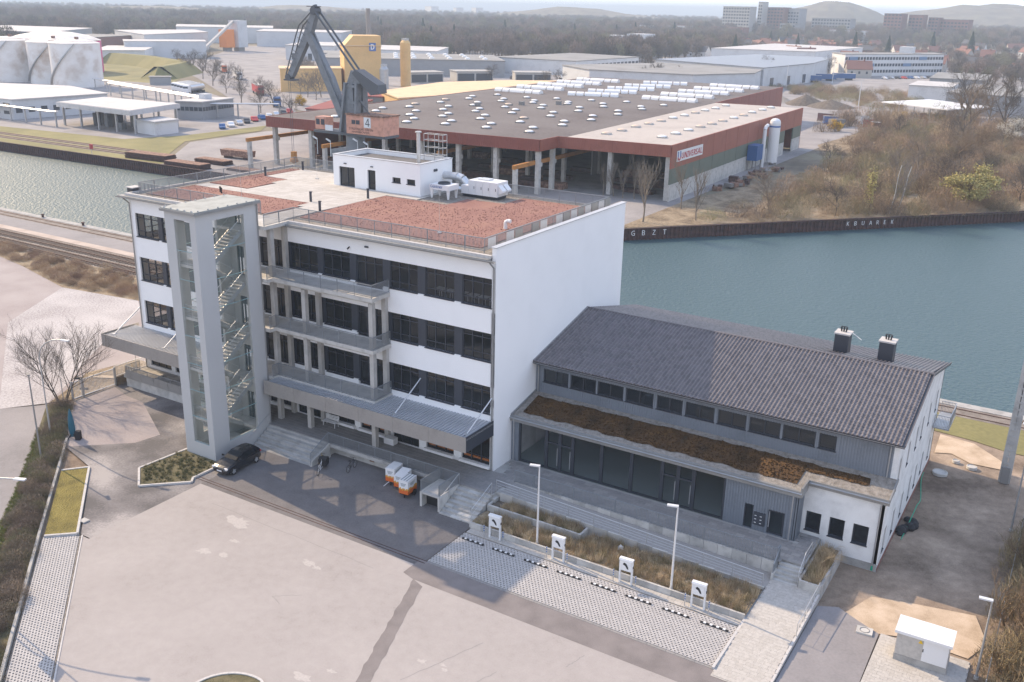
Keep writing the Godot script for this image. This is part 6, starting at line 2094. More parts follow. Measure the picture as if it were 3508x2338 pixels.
	hk.box(o + Vector3(-17.0, 4.4, 0), Vector3(0.9, 1.4, 0.9))
	hk.lathe(o + Vector3(-17.0, 2.6, 0), [Vector2(0.0, 0), Vector2(0.9, 0.4), Vector2(0.8, 1.0), Vector2(0.3, 1.3)], 10)
	objw("hook_block", hk, M.crane_orange, C)


func steel_stacks() -> void:
	var rows := [["stack of dark steel plates with rusty tops on the quay by the meadow", Vector2(-157.5, -94), 13.0, 3.6, 1.5, 0.08], ["long low stack of rusty steel plates at the quay edge", Vector2(-141.5, -91.2), 11.5, 3.4, 1.1, 0.02], ["short stack of rusty plates behind the long stack", Vector2(-141.5, -99.0), 9.5, 3.0, 1.0, 0.02], ["flat pile of rusty plates next to the runway post", Vector2(-127.5, -95.5), 9.0, 3.0, 0.5, 0.0]]
	for r in rows:
		var p: Vector2 = r[1]
		var S := thing("steel_stack", r[0], "steel stack", Vector3(p.x, -1.36, p.y), r[5], "steel stacked on the quay")
		var n := int(r[4] / 0.22)
		for i in n:
			bx("plate", M.rust, S, Vector3(rng.randf_range(-0.12, 0.12), 0.12 + i * 0.22, rng.randf_range(-0.1, 0.1)), Vector3(r[2], 0.17, r[3]))
		for k in 5:
			bx("top_plate", M.rust_plate, S, Vector3((k - 2) * r[2] * 0.2, n * 0.22 + 0.1, rng.randf_range(-0.1, 0.1)), Vector3(r[2] * 0.19, 0.08, r[3] * 0.95))
	var W := thing("open_wagon", "rusty low open wagon on the far quay behind the plate stacks", "wagon", Vector3(-143, -1.36, -108), 0.1)
	var b := MB.new()
	b.prism(Vector3(-4.5, 0.5, -1.2), Vector3.RIGHT, Vector3.UP, Vector3(0, 0, 2.4), [Vector2(0.3, 0), Vector2(8.7, 0), Vector2(9, 1.5), Vector2(0, 1.5)])
	obj("body", b, M.rust_plate, W)
	for x in [-3.0, 3.0]:
		bx("wheel_set", M.rust, W, Vector3(x, 0.3, 0), Vector3(1.4, 0.6, 1.8))
	var P := thing("sign_post", "red box on a thin post at the meadow edge", "sign", Vector3(-172.5, -1.34, -89))
	bx("post", M.galvanised, P, Vector3(0, 0.9, 0), Vector3(0.1, 1.8, 0.1))
	bx("box", M.red_tarp, P, Vector3(0, 2.2, 0), Vector3(0.7, 1.1, 0.5))


# ---------------------------------------------------------------- things in the yard
func ring(b: MB, c: Vector3, ax: Vector3, R: float, r: float, k := 20, s := 6) -> void:
	var f := b.frame_of(ax)
	for i in k:
		var t0 := TAU * i / k
		var t1 := TAU * (i + 1) / k
		var d0 := f.x * cos(t0) + f.y * sin(t0)
		var d1 := f.x * cos(t1) + f.y * sin(t1)
		for j in s:
			var u0 := TAU * j / s
			var u1 := TAU * (j + 1) / s
			var n00 := d0 * cos(u0) + f.z * sin(u0)
			var n01 := d0 * cos(u1) + f.z * sin(u1)
			var n10 := d1 * cos(u0) + f.z * sin(u0)
			var n11 := d1 * cos(u1) + f.z * sin(u1)
			b.tri(c + d0 * R + n00 * r, c + d1 * R + n10 * r, c + d1 * R + n11 * r, n00, n10, n11)
			b.tri(c + d0 * R + n00 * r, c + d1 * R + n11 * r, c + d0 * R + n01 * r, n00, n11, n01)


func loft(b: MB, secs: Array, close_ends := true) -> void:
	# sections are arrays of points, same count, going round
	for i in secs.size() - 1:
		var p: Array = secs[i]
		var q: Array = secs[i + 1]
		var n := p.size()
		for j in n:
			var k := (j + 1) % n
			b.quad(p[j], q[j], q[k], p[k])
	if close_ends:
		for e in [0, secs.size() - 1]:
			var p: Array = secs[e]
			var m := Vector3.ZERO
			for v in p:
				m += v / p.size()
			for j in p.size():
				var k := (j + 1) % p.size()
				if e == 0:
					b.tri1(m, p[j], p[k])
				else:
					b.tri1(m, p[k], p[j])


func half_ring(pts: Array, z: float) -> Array:
	var out := []
	for p: Vector2 in pts:
		out.append(Vector3(p.x, p.y, z))
	for i in range(pts.size() - 1, -1, -1):
		var p: Vector2 = pts[i]
		if p.x > 0.001:
			out.append(Vector3(-p.x, p.y, z))
	return out


func car() -> void:
	var paint := mat("car_paint", Color(0.008, 0.010, 0.016), 0.25)
	paint.clearcoat_enabled = true
	paint.clearcoat = 1.0
	paint.clearcoat_roughness = 0.05
	var gl := mat("car_glass", Color(0.012, 0.016, 0.02), 0.05)
	var C := thing("parked_car", "black compact hatchback parked beside the stair tower", "car", Vector3(-19.1, YARD, 8.85), 0.05)
	# z forward is +z
	var st := [[2.0, 0.62, 0.30, 0.58], [1.93, 0.76, 0.22, 0.68], [1.7, 0.84, 0.20, 0.78], [1.2, 0.87, 0.20, 0.90], [0.75, 0.875, 0.20, 0.97], [0.0, 0.88, 0.20, 0.98], [-0.9, 0.88, 0.20, 1.0], [-1.5, 0.87, 0.22, 1.02], [-1.85, 0.83, 0.26, 1.0], [-2.0, 0.74, 0.36, 0.92]]
	var secs := []
	for s in st:
		var w: float = s[1]
		var lo: float = s[2]
		var hi: float = s[3]
		secs.append(half_ring([Vector2(0.0, lo), Vector2(w * 0.9, lo), Vector2(w * 0.99, lo + 0.12), Vector2(w, lo + (hi - lo) * 0.45), Vector2(w * 0.97, lo + (hi - lo) * 0.78), Vector2(w * 0.86, hi - 0.02), Vector2(w * 0.4, hi + 0.015), Vector2(0.0, hi + 0.02)], s[0]))
	var b := MB.new()
	loft(b, secs)
	obj("body", b, paint, C)
	var rt := [[0.72, 0.70, 0.95, 0.97], [0.35, 0.66, 0.96, 1.20], [-0.05, 0.60, 0.97, 1.40], [-0.5, 0.58, 0.97, 1.45], [-1.1, 0.57, 0.98, 1.44], [-1.6, 0.55, 1.0, 1.36], [-1.9, 0.62, 0.98, 1.05]]
	var cs := []
	for s in rt:
		var top: float = s[3]
		var wt: float = s[1]
		cs.append(half_ring([Vector2(0, s[2] - 0.03), Vector2(0.80, s[2] - 0.03), Vector2(lerpf(0.80, wt, 0.85), lerpf(s[2], top, 0.82)), Vector2(wt * 0.9, top - 0.02), Vector2(0, top)], s[0]))
	var cb := MB.new()
	loft(cb, cs)
	obj("cabin", cb, paint, C)
	var ws := MB.new()
	ws.quad(Vector3(-0.66, 1.0, 0.78), Vector3(0.66, 1.0, 0.78), Vector3(0.56, 1.39, 0.01), Vector3(-0.56, 1.39, 0.01))
	obj("windscreen", ws, gl, C)
	for s in [-1.0, 1.0]:
		var sw := MB.new()
		var q := [Vector3(0.805 * s, 1.0, 0.45), Vector3(0.815 * s, 1.02, -1.35), Vector3(0.655 * s, 1.33, -1.2), Vector3(0.66 * s, 1.34, -0.1)]
		if s < 0:
			q.reverse()
		sw.quad(q[0], q[1], q[2], q[3])
		obj("side_window", sw, gl, C)
		var mr := MB.new()
		mr.box(Vector3(0.95 * s, 1.02, 0.55), Vector3(0.2, 0.13, 0.1))
		obj("mirror", mr, paint, C)
		var hl := MB.new()
		hl.box(Vector3(0.62 * s, 0.66, 1.88), Vector3(0.34, 0.12, 0.16), Basis(Vector3.UP, -0.3 * s))
		obj("headlight", hl, M.steel_white, C)
		var rl := MB.new()
		rl.box(Vector3(0.68 * s, 0.85, -1.9), Vector3(0.26, 0.14, 0.12))
		obj("rear_light", rl, M.red_tarp, C)
		for z in [1.27, -1.28]:
			var wl := MB.new()
			wl.tube(Vector3(0.70 * s, 0.31, z), Vector3(0.885 * s, 0.31, z), 0.31, 0.31, 18)
			var wh := obj("wheel", wl, M.rubber, C)
			var rm := MB.new()
			rm.tube(Vector3(0.88 * s, 0.31, z), Vector3(0.895 * s, 0.31, z), 0.17, 0.15, 14)
			for i in 5:
				var a := TAU * i / 5
				rm.box(Vector3(0.897 * s, 0.31 + sin(a) * 0.12, z + cos(a) * 0.12), Vector3(0.012, 0.05, 0.2), Basis(Vector3.RIGHT, -a))
			obj("rim", rm, M.galvanised_bright, wh)
	bx("licence_plate", M.steel_white, C, Vector3(0, 0.45, 2.0), Vector3(0.5, 0.11, 0.02))
	bx("grille", M.black, C, Vector3(0, 0.60, 1.985), Vector3(0.8, 0.06, 0.04))


func bicycle(label: String, at: Vector3, turn: float, m: Material, cargo := false, long := 1.05) -> Node3D:
	var B := thing("cargo_bicycle" if cargo else "bicycle", label, "bicycle", at, turn, "bicycles by the dock")
	for x in [-long * 0.5, long * 0.5]:
		var R := 0.34 if not (cargo and x > 0) else 0.26
		var w := MB.new()
		ring(w, Vector3(x, R, 0), Vector3.BACK, R - 0.025, 0.022, 22, 5)
		var wh := obj("wheel", w, M.rubber, B)
		var sp := MB.new()
		for i in 12:
			var a := TAU * i / 12
			sp.tube(Vector3(x, R, 0), Vector3(x + cos(a) * (R - 0.03), R + sin(a) * (R - 0.03), 0), 0.004, 0.004, 3, false)
		sp.tube(Vector3(x, R, -0.04), Vector3(x, R, 0.04), 0.025, 0.025, 6)
		obj("spokes", sp, M.galvanised, wh)
	var f := MB.new()
	var bbx := -0.12 if not cargo else -long * 0.5 + 0.42
	var bb := Vector3(bbx, 0.28, 0)
	var rear := Vector3(-long * 0.5, 0.34, 0)
	var seat := Vector3(bbx - 0.18, 0.82, 0)
	var hx := long * 0.5 - 0.22 if not cargo else bbx + 0.55
	var head := Vector3(hx, 0.82, 0)
	f.tube(bb, rear, 0.014, 0.014, 6)
	f.tube(bb, seat, 0.017, 0.017, 6)
	f.tube(seat, rear, 0.012, 0.012, 6)
	f.tube(bb, head, 0.02, 0.02, 6)
	f.tube(seat - Vector3(0, 0.1, 0), head, 0.018, 0.018, 6)
	if not cargo:
		f.tube(head, Vector3(long * 0.5, 0.34, 0), 0.015, 0.015, 6)
	else:
		f.tube(bb, Vector3(long * 0.5 - 0.3, 0.25, 0), 0.025, 0.025, 6)
		f.tube(Vector3(long * 0.5 - 0.3, 0.25, 0), Vector3(long * 0.5 - 0.12, 0.75, 0), 0.02, 0.02, 6)
		f.tube(Vector3(long * 0.5 - 0.16, 0.6, 0), Vector3(long * 0.5, 0.26, 0), 0.015, 0.015, 6)
	f.tube(head, head + Vector3(-0.03, 0.2, 0), 0.014, 0.014, 6)
	obj("frame", f, m, B)
	var hb := MB.new()
	hb.tube(head + Vector3(-0.06, 0.2, -0.28), head + Vector3(-0.06, 0.2, 0.28), 0.014, 0.014, 6)
	obj("handlebar", hb, M.black, B)
	var sd := MB.new()
	sd.lathe(seat + Vector3(0, 0.1, 0), [Vector2(0.0, 0.06), Vector2(0.1, 0.05), Vector2(0.12, 0.0), Vector2(0.0, -0.02)], 8)
	sd.tube(seat, seat + Vector3(0, 0.1, 0), 0.012, 0.012, 6)
	obj("saddle", sd, M.black, B)
	if cargo:
		var bxs := MB.new()
		bxs.prism(Vector3(bbx + 0.62, 0.3, -0.32), Vector3.RIGHT, Vector3.UP, Vector3(0, 0, 0.64), [Vector2(0.05, 0), Vector2(0.75, 0), Vector2(0.82, 0.55), Vector2(0.4, 0.72), Vector2(-0.02, 0.55)])
		obj("cargo_box", bxs, M.rubber, B)
	return B


func trailer(label: String, at: Vector3, turn: float, slope: bool, bars: int, hitch: bool) -> void:
	var B := thing("bicycle_trailer", label, "trailer", at, turn, "delivery trailers by the dock")
	var w := 0.82
	var l := 1.3
	var h := 1.12
	var y := 0.36
	var poly := [Vector2(-l * 0.5, 0.40), Vector2(l * 0.5, 0.40), Vector2(l * 0.5, h), Vector2(-l * 0.5, h)]
	if slope:
		poly = [Vector2(-l * 0.5, 0.40), Vector2(l * 0.5, 0.40), Vector2(l * 0.5, h * 0.82), Vector2(-l * 0.5, h)]
	var bd := MB.new()
	bd.prism(Vector3(-w * 0.5, y, 0), Vector3.BACK, Vector3.UP, Vector3(w, 0, 0), poly)
	obj("box", bd, M.steel_white, B)
	var lo := MB.new()
	lo.prism(Vector3(-w * 0.5 - 0.004, y, 0), Vector3.BACK, Vector3.UP, Vector3(w + 0.008, 0, 0), [Vector2(-l * 0.5 - 0.004, 0), Vector2(l * 0.5 + 0.004, 0), Vector2(l * 0.5 + 0.004, 0.36), Vector2(-l * 0.5 - 0.004, 0.42)])
	obj("printed_base", lo, M.orange_print, B)
	var oc := MB.new()
	for i in 9:
		var x := -w * 0.5 + 0.05 + i * (w - 0.1) / 8.0
		oc.box(Vector3(x, y + 0.40 + 0.05 * sin(i * 1.9), l * 0.5 + 0.002), Vector3(0.1, 0.12 + 0.06 * sin(i * 2.7), 0.012))
		oc.box(Vector3(w * 0.5 + 0.002, y + 0.40 + 0.05 * sin(i * 1.3), -l * 0.5 + 0.06 + i * (l - 0.12) / 8.0), Vector3(0.012, 0.14 + 0.08 * sin(i * 1.1), 0.15))
	obj("printed_loaves", oc, M.ochre_print, B)
	var tx := MB.new()
	for i in 3:
		tx.box(Vector3(-0.02 * i, y + 0.86 - i * 0.09, l * 0.5 + 0.003), Vector3(0.5 - 0.1 * i, 0.045, 0.008))
		tx.box(Vector3(w * 0.5 + 0.003, y + 0.86 - i * 0.09, 0.02 * i), Vector3(0.008, 0.045, 0.8 - 0.18 * i))
	obj("printed_lines", tx, M.grey_print, B)
	for i in bars:
		bx("roof_slat", M.grey_print, B, Vector3(-0.24 + 0.24 * i, y + h + 0.012, 0), Vector3(0.06, 0.02, l * 0.9))
	for s in [-1.0, 1.0]:
		var wl := MB.new()
		wl.tube(Vector3(s * (w * 0.5 + 0.02), 0.26, -0.2), Vector3(s * (w * 0.5 + 0.10), 0.26, -0.2), 0.26, 0.26, 16)
		obj("wheel", wl, M.rubber, B)
	bx("chassis", M.black, B, Vector3(0, y - 0.05, 0), Vector3(w * 0.9, 0.08, l * 0.95))
	if hitch:
		var hi := MB.new()
		hi.pipe([Vector3(-0.1, y - 0.04, l * 0.5), Vector3(-0.3, 0.12, l * 0.5 + 0.5)], 0.03, 6)
		obj("drawbar", hi, M.lamp_white, B)
	bx("prop", M.black, B, Vector3(0, 0.16, l * 0.42), Vector3(0.06, 0.32, 0.06))


func street_lamp(label: String, at: Vector3, h: float, arm: Vector3, curved: bool, m: Material, group := "", r := 0.07) -> Node3D:
	var L := thing("street_lamp", label, "lamp post", at, 0.0, group)
	var p := MB.new()
	p.tube(Vector3.ZERO, Vector3(0, h * 0.3, 0), r * 1.2, r, 10)
	if curved:
		var pts := [Vector3(0, h * 0.3, 0)]
		for i in 9:
			var t := i / 8.0
			pts.append(Vector3(0, h * 0.78, 0) + arm * (1.0 - cos(t * PI * 0.5)) + Vector3(0, h * 0.22 * sin(t * PI * 0.5), 0))
		p.pipe(pts, r * 0.75, 8)
	else:
		p.tube(Vector3(0, h * 0.3, 0), Vector3(0, h, 0), r, r * 0.7, 10)
	obj("pole", p, m, L)
	var hd := MB.new()
	var e := Vector3(0, h, 0) + (arm if curved else Vector3.ZERO)
	var d := arm.normalized()
	hd.box(e + d * 0.32, Vector3(0.24, 0.09, 0.72), hd.frame_of(d))
	obj("lamp_head", hd, M.lamp_white if m != M.curb else M.curb, L)
	var ft := MB.new()
	ft.tube(Vector3(0, -0.05, 0), Vector3(0, 0.12, 0), r * 2.2, r * 1.9, 10)
	obj("foot", ft, M.concrete, L)
	return L


func yard_things() -> void:
	car()
	bicycle("black cargo bicycle with rain cover by the stair railing", Vector3(-12.9, YARD, 5.6), 2.0, M.lamp_white, true, 1.9)
	bicycle("bicycle with yellow-green frame leaning beside the cargo bicycle", Vector3(-13.5, YARD, 5.0), 2.1, M.forsythia)
	bicycle("dark bicycle with basket standing alone against the dock wall", Vector3(-10.95, YARD, 4.2), 1.75, M.black)
	trailer("white and orange delivery trailer with plain lid, farthest from the lift platform", Vector3(-6.75, YARD, 3.95), 0.12, false, 0, true)
	trailer("white and orange delivery trailer with sloping lid between the two others", Vector3(-5.6, YARD, 4.35), 0.1, true, 0, false)
	trailer("white and orange delivery trailer with slatted lid beside the lift platform", Vector3(-4.6, YARD, 5.0), 0.1, false, 3, false)
	# lamps of the parking
	street_lamp("slim white lamp post in the dry bed by the second charging point", Vector3(7.65, -1.0, 6.15), 6.1, Vector3(-0.5, 0, 0.15), false, M.lamp_white, "parking lamps")
	street_lamp("slim white lamp post in the dry bed between third and fourth charging points", Vector3(17.75, -1.0, 6.15), 6.1, Vector3(-0.5, 0, 0.15), false, M.lamp_white, "parking lamps")
	street_lamp("grey lamp post with flat white head beside the transformer cabinet", Vector3(35.85, YARD, 4.4), 5.2, Vector3(-1.0, 0, 0.1), false, M.galvanised)
	street_lamp("grey lamp post by the lane fence behind the manhole covers", Vector3(35.75, YARD, -15.4), 8.5, Vector3(-1.0, 0, 0.1), false, M.galvanised)
	street_lamp("grey street lamp with straight dark head at the hedge", Vector3(-33.4, -1.33, 16.8), 7.4, Vector3(-0.75, 0, -0.35), false, M.curb, "street lamps along the hedge")
	street_lamp("grey street lamp with long curved arm beside the bare tree", Vector3(-36.7, -1.33, 13.7), 9.2, Vector3(2.6, 0, -0.6), true, M.galvanised, "street lamps along the hedge")
	street_lamp("curved lamp arm reaching in over the road", Vector3(-20.5, -1.33, 31.0), 8.4, Vector3(4.6, 0, -2.1), true, M.galvanised)
	# charging points
	for i in 4:
		var x: float = [4.55, 9.7, 14.8, 19.85][i]
		var lab: String = ["white charging point nearest to the block stairs", "white charging point below the first lamp post of the bed", "white charging point between the two lamp posts of the bed", "white charging point nearest to the paved walkway"][i]
		var C := thing("charging_point", lab, "charging point", Vector3(x, YARD, 6.8), 0.04, "charging points along the bed")
		for s in [-0.42, 0.42]:
			bx("post", M.steel_white, C, Vector3(s, 0.9, 0), Vector3(0.10, 1.8, 0.16))
		var hb := MB.new()
		hb.span(Vector3(-0.37, 1.02, -0.15), Vector3(0.37, 1.78, 0.12))
		obj("cabinet", hb, M.steel_white, C)
		var tp := MB.new()
		tp.prism(Vector3(-0.48, 1.78, -0.18), Vector3.BACK, Vector3.UP, Vector3(0.96, 0, 0), [Vector2(0, 0), Vector2(0.34, 0), Vector2(0.30, 0.12), Vector2(0.04, 0.12)])
		obj("cap", tp, M.steel_white, C)
		var lg := MB.new()
		lg.prism(Vector3(-0.2, 1.3, 0.12), Vector3.RIGHT, Vector3.UP, Vector3(0, 0, 0.012), [Vector2(0.0, 0.22), Vector2(0.1, 0.32), Vector2(0.24, 0.26), Vector2(0.36, 0.06), Vector2(0.40, -0.12), Vector2(0.3, -0.1), Vector2(0.16, 0.1), Vector2(0.04, 0.14)])
		obj("plug_emblem", lg, M.black, C)
		bx("socket", M.black, C, Vector3(0.48, 1.35, 0), Vector3(0.03, 0.16, 0.1))
		bx("base", M.concrete, C, Vector3(0, 0.02, 0), Vector3(0.9, 0.06, 0.3))
		for s in [-0.8, 0.8]:
			var bo := thing("bollard", "steel bollard with blue rings beside a charging point", "bollard", Vector3(x + s, YARD, 7.0), 0.0, "bollards at the charging points")
			var p := MB.new()
			p.tube(Vector3.ZERO, Vector3(0, 0.95, 0), 0.04, 0.04, 8)
			obj("post", p, M.galvanised_bright, bo)
			for k in 3:
				var rr := MB.new()
				rr.tube(Vector3(0, 0.5 + k * 0.16, 0), Vector3(0, 0.58 + k * 0.16, 0), 0.045, 0.045, 8)
				obj("blue_ring", rr, M.sign_blue, bo)
	# wheel stops
	var src: Node3D = null
	for i in 8:
		var x: float = [3.5, 6.04, 8.64, 11.22, 13.8, 16.33, 18.9, 21.45][i]
		var lab := "black rubber wheel stop with white squares at a parking bay"
		if src == null:
			src = thing("wheel_stop", lab, "wheel stop", Vector3(x, YARD, 8.02), 0.0, "wheel stops of the parking bays")
			var p := MB.new()
			p.prism(Vector3(-0.9, 0, -0.08), Vector3.BACK, Vector3.UP, Vector3(1.8, 0, 0), [Vector2(0, 0), Vector2(0.16, 0), Vector2(0.12, 0.11), Vector2(0.04, 0.11)])
			obj("body", p, M.rubber, src)
			for k in 4:
				bx("white_square", M.steel_white, src, Vector3(-0.62 + k * 0.42, 0.09, 0.0), Vector3(0.17, 0.05, 0.13))
		else:
			copy_of(src, Vector3(x, YARD, 8.02 + i * 0.01), 0.0)
	# transformer cabinet
	var TC := thing("transformer_cabinet", "pale grey transformer cabinet with white flat roof and warning sign", "cabinet", Vector3(32.85, YARD, 4.4), 0.02)
	bx("plinth", M.concrete_c, TC, Vector3(0, 0.2, 0), Vector3(2.9, 0.4, 1.5))
	bx("body", M.slab_c, TC, Vector3(0, 1.15, 0), Vector3(2.86, 1.5, 1.46))
	bx("door", M.slab_c, TC, Vector3(-0.72, 1.15, 0.735), Vector3(1.36, 1.42, 0.03))
	bx("door", M.steel_white, TC, Vector3(0.72, 1.15, 0.735), Vector3(1.36, 1.42, 0.03))
	bx("roof", M.steel_white, TC, Vector3(0, 1.98, 0.03), Vector3(3.12, 0.18, 1.78))
	bx("handle", M.black, TC, Vector3(0.07, 1.15, 0.76), Vector3(0.05, 0.2, 0.03))
	var tri := MB.new()
	tri.prism(Vector3(-0.25, 1.55, 0.752), Vector3.RIGHT, Vector3.UP, Vector3(0, 0, 0.012), [Vector2(0, 0), Vector2(0.26, 0), Vector2(0.13, 0.24)])
	obj("warning_sign", tri, M.yellow_sign, TC)
	# masts and fence on the lane
	var MS := thing("concrete_mast", "tall tapering concrete mast at the canal end of the lane", "mast", Vector3(34.4, -1.36, -23.9))
	var mp := MB.new()
	for s in [-1.0, 1.0]:
		mp.bar(Vector3(0.24 * s, 0, 0), Vector3(0.12 * s, 15.0, 0), 0.12, 0.42)
	for i in 24:
		mp.box(Vector3(0, 0.5 + i * 0.6, 0), Vector3(0.42 - i * 0.008, 0.14, 0.2))
	obj("shaft", mp, M.concrete, MS)
	bx("foot", M.curb, MS, Vector3(0, 0.7, 0), Vector3(0.62, 1.4, 0.5))
	var FN := thing("wire_fence", "wire mesh fence with grey posts along the lane beside the thicket", "fence", Vector3(36.4, -1.36, -6))
	for i in 17:
		bx("post", M.galvanised, FN, Vector3(0, 0.85, -16.0 + i * 2.2), Vector3(0.06, 1.7, 0.06))
	var ms := MB.new()
	for i in 350:
		ms.tube(Vector3(0, 0.1, -16.0 + i * 0.1), Vector3(0, 1.6, -16.0 + i * 0.1), 0.004, 0.004, 3, false)
	for k in 9:
		ms.tube(Vector3(0, 0.15 + k * 0.18, -16.0), Vector3(0, 0.15 + k * 0.18, 19.0), 0.005, 0.005, 3, false)
	obj("mesh", ms, M.galvanised, FN)
	# covers in the ground
	for a in [[29.7, -22.6, 0.6, "large concrete shaft ring with lid near the green hose"], [31.8, -25.2, 0.42, "round concrete cover in the sunlit sand"], [30.5, -25.7, 0.3, "small round concrete cover by the balcony"]]:
		var cv := thing("shaft_cover", a[3], "shaft cover", Vector3(a[0], -1.37, a[1]), 0.0, "shaft covers on the lane")
		var q := MB.new()
		q.lathe(Vector3.ZERO, [Vector2(a[2], 0), Vector2(a[2], 0.22), Vector2(a[2] * 0.86, 0.25), Vector2(a[2] * 0.84, 0.2), Vector2(0, 0.2)], 20)
		obj("ring", q, M.concrete_b, cv)
	var mh := thing("manhole_cover", "square concrete manhole cover next to the paved pad", "manhole cover", Vector3(29.4, -1.3, 3.35), 0.1)
	bx("slab", M.concrete_b, mh, Vector3(0, 0.04, 0), Vector3(0.95, 0.14, 0.75))
	var mr := MB.new()
	ring(mr, Vector3(0, 0.12, 0), Vector3.UP, 0.28, 0.025, 20, 5)
	obj("rim", mr, M.curb, mh)
	var hs := thing("garden_hose", "green hose lying along the white gable wall", "hose", Vector3(28.9, -1.4, -14))
	var hp := MB.new()
	var pts := []
	for i in 26:
		var t := i / 25.0
		pts.append(Vector3(0.2 + 0.6 * sin(t * 5.0) * t, 0.12 + 0.9 * maxf(0.0, 1.0 - absf(t - 0.35) * 4.0), 4.5 - t * 12.5))
	hp.pipe(pts, 0.035, 6)
	obj("tube", hp, M.hose_green, hs)
	var sp := thing("scrap_pile", "dark heap of bagged rubbish at the foot of the gable wall", "rubbish", Vector3(29.1, -1.4, -11.5))
	for i in 7:
		var k := MB.new()
		var sz := rng.randf_range(0.22, 0.42)
		k.lathe(Vector3(rng.randf_range(-0.3, 0.4), 0, -1.4 + i * 0.42), [Vector2(sz, 0), Vector2(sz * 1.1, sz * 0.5), Vector2(sz * 0.6, sz * 1.1), Vector2(0, sz * 1.3)], 9)
		obj("bag", k, M.rubber, sp)
	# bench and box below the canopy
	var BN := thing("bench", "white slatted bench under the canopy", "bench", Vector3(-16.3, 0, 0.62))
	for i in 4:
		bx("seat_slat", M.steel_white, BN, Vector3(0, 0.44, -0.1 + i * 0.12), Vector3(1.5, 0.035, 0.09))
	for i in 4:
		bx("back_slat", M.steel_white, BN, Vector3(0, 0.55 + i * 0.11, -0.2 - i * 0.02), Vector3(1.5, 0.08, 0.03))
	for x in [-0.65, 0.65]:
		var lg := MB.new()
		lg.pipe([Vector3(x, 0, 0.28), Vector3(x, 0.42, 0.24), Vector3(x, 0.42, -0.14), Vector3(x, 0, -0.2)], 0.025, 6)
		lg.pipe([Vector3(x, 0.42, -0.14), Vector3(x, 0.95, -0.27)], 0.025, 6)
		obj("leg", lg, M.steel_white, BN)
	var BX := thing("storage_chest", "white chest standing under the canopy beside a column", "chest", Vector3(-9.75, 0, 0.6))
	bx("body", M.steel_white, BX, Vector3(0, 0.3, 0), Vector3(1.0, 0.5, 0.6))
	bx("lid", M.steel_white, BX, Vector3(0, 0.58, 0), Vector3(1.04, 0.06, 0.64))
	for x in [-0.4, 0.4]:
		bx("foot", M.black, BX, Vector3(x, 0.03, 0), Vector3(0.1, 0.06, 0.5))
	# gate to the street
	var GT := thing("yard_gate", "white bar gate closing the yard towards the cobbles", "gate", Vector3(-42.0, -1.3, 5.4))
	for z in [7.75, 6.65, 3.05]:
		bxw("gate_post", M.galvanised, GT, Vector3(-42.15, -1.4, z - 0.08), Vector3(-41.97, 0.62, z + 0.08))
	for s in [[7.65, 6.75], [6.55, 3.15]]:
		var gb := MB.new()
		for y in [-1.15, 0.45]:
			gb.span(Vector3(-42.1, y, s[1]), Vector3(-42.03, y + 0.08, s[0]))
		var leaf := objw("gate_leaf", gb, M.steel_white, GT)
		var br := MB.new()
		var n := int((s[0] - s[1]) / 0.13)
		for i in n:
			br.span(Vector3(-42.08, -1.1, s[1] + 0.06 + i * 0.13), Vector3(-42.05, 0.48, s[1] + 0.085 + i * 0.13))
		objw("bars", br, M.steel_white, leaf)
	var FW := thing("wall_fence", "stone wall topped by a white bar fence next to the gate", "fence", Vector3(-42.4, -1.3, 0))
	bxw("stone_wall", M.soil, FW, Vector3(-42.3, -1.4, -1.4), Vector3(-41.9, -0.42, 3.0))
	railing(FW, [Vector3(-42.1, -0.42, 3.0), Vector3(-42.1, -0.42, -1.4)], 1.1, 0.13, M.steel_white)
	# construction fence feet and boards
	for a in [[-43.9, 5.3, 2.2], [-46.8, 3.9, 2.2], [-44.4, -1.2, 2.4], [-42.6, 8.4, 2.4]]:
		var cf := thing("fence_post", "thin loose fence post on a black foot in the dry verge", "fence post", Vector3(a[0], -1.34, a[1]), 0.0, "loose fence posts by the gate")
		bx("post", M.galvanised, cf, Vector3(0, a[2] * 0.5, 0), Vector3(0.06, a[2], 0.06))
		bx("foot", M.black, cf, Vector3(0, 0.07, 0), Vector3(0.75, 0.14, 0.24), 0.5)
	for a in [[-44.6, 2.2, 2.9, 0.5], [-44.3, 1.7, 2.6, 0.47]]:
		var bd := thing("loose_board", "pale wooden board lying on the dry verge", "board", Vector3(a[0], -1.33, a[1]), a[3], "boards on the verge")
		bx("plank", M.board, bd, Vector3(0, 0.05, 0), Vector3(a[2], 0.07, 0.28))
	var pl := thing("sheet_panel", "grey sheet panel lying on the verge by the wall", "panel", Vector3(-43.6, -1.33, -0.6), 0.6)
	bx("sheet", M.zinc, pl, Vector3(0, 0.05, 0), Vector3(2.2, 0.05, 1.2))
	# upright teal cover by the hedge
	var TB := thing("covered_boat", "slim teal boat cover standing upright on a stand by the hedge", "boat", Vector3(-34.6, -1.3, 13.0), 0.6)
	var hb := MB.new()
	var secs := []
	for i in 9:
		var t := i / 8.0
		var w := 0.34 * pow(sin(clampf(t * 0.92 + 0.08, 0, 1) * PI), 0.6) * (1.0 - 0.5 * t) + 0.02
		var ringp := []
		for j in 8:
			var a := TAU * j / 8
			ringp.append(Vector3(cos(a) * w, 0.25 + 2.6 * t, sin(a) * w * 0.6))
		ringp.reverse()
		secs.append(ringp)
	loft(hb, secs)
	obj("hull", hb, mat("teal", Color(0.015, 0.10, 0.15), 0.5), TB)
	var std := MB.new()
	std.pipe([Vector3(-0.4, 0, 0.3), Vector3(0, 0.7, 0), Vector3(0.4, 0, 0.3)], 0.04, 6)
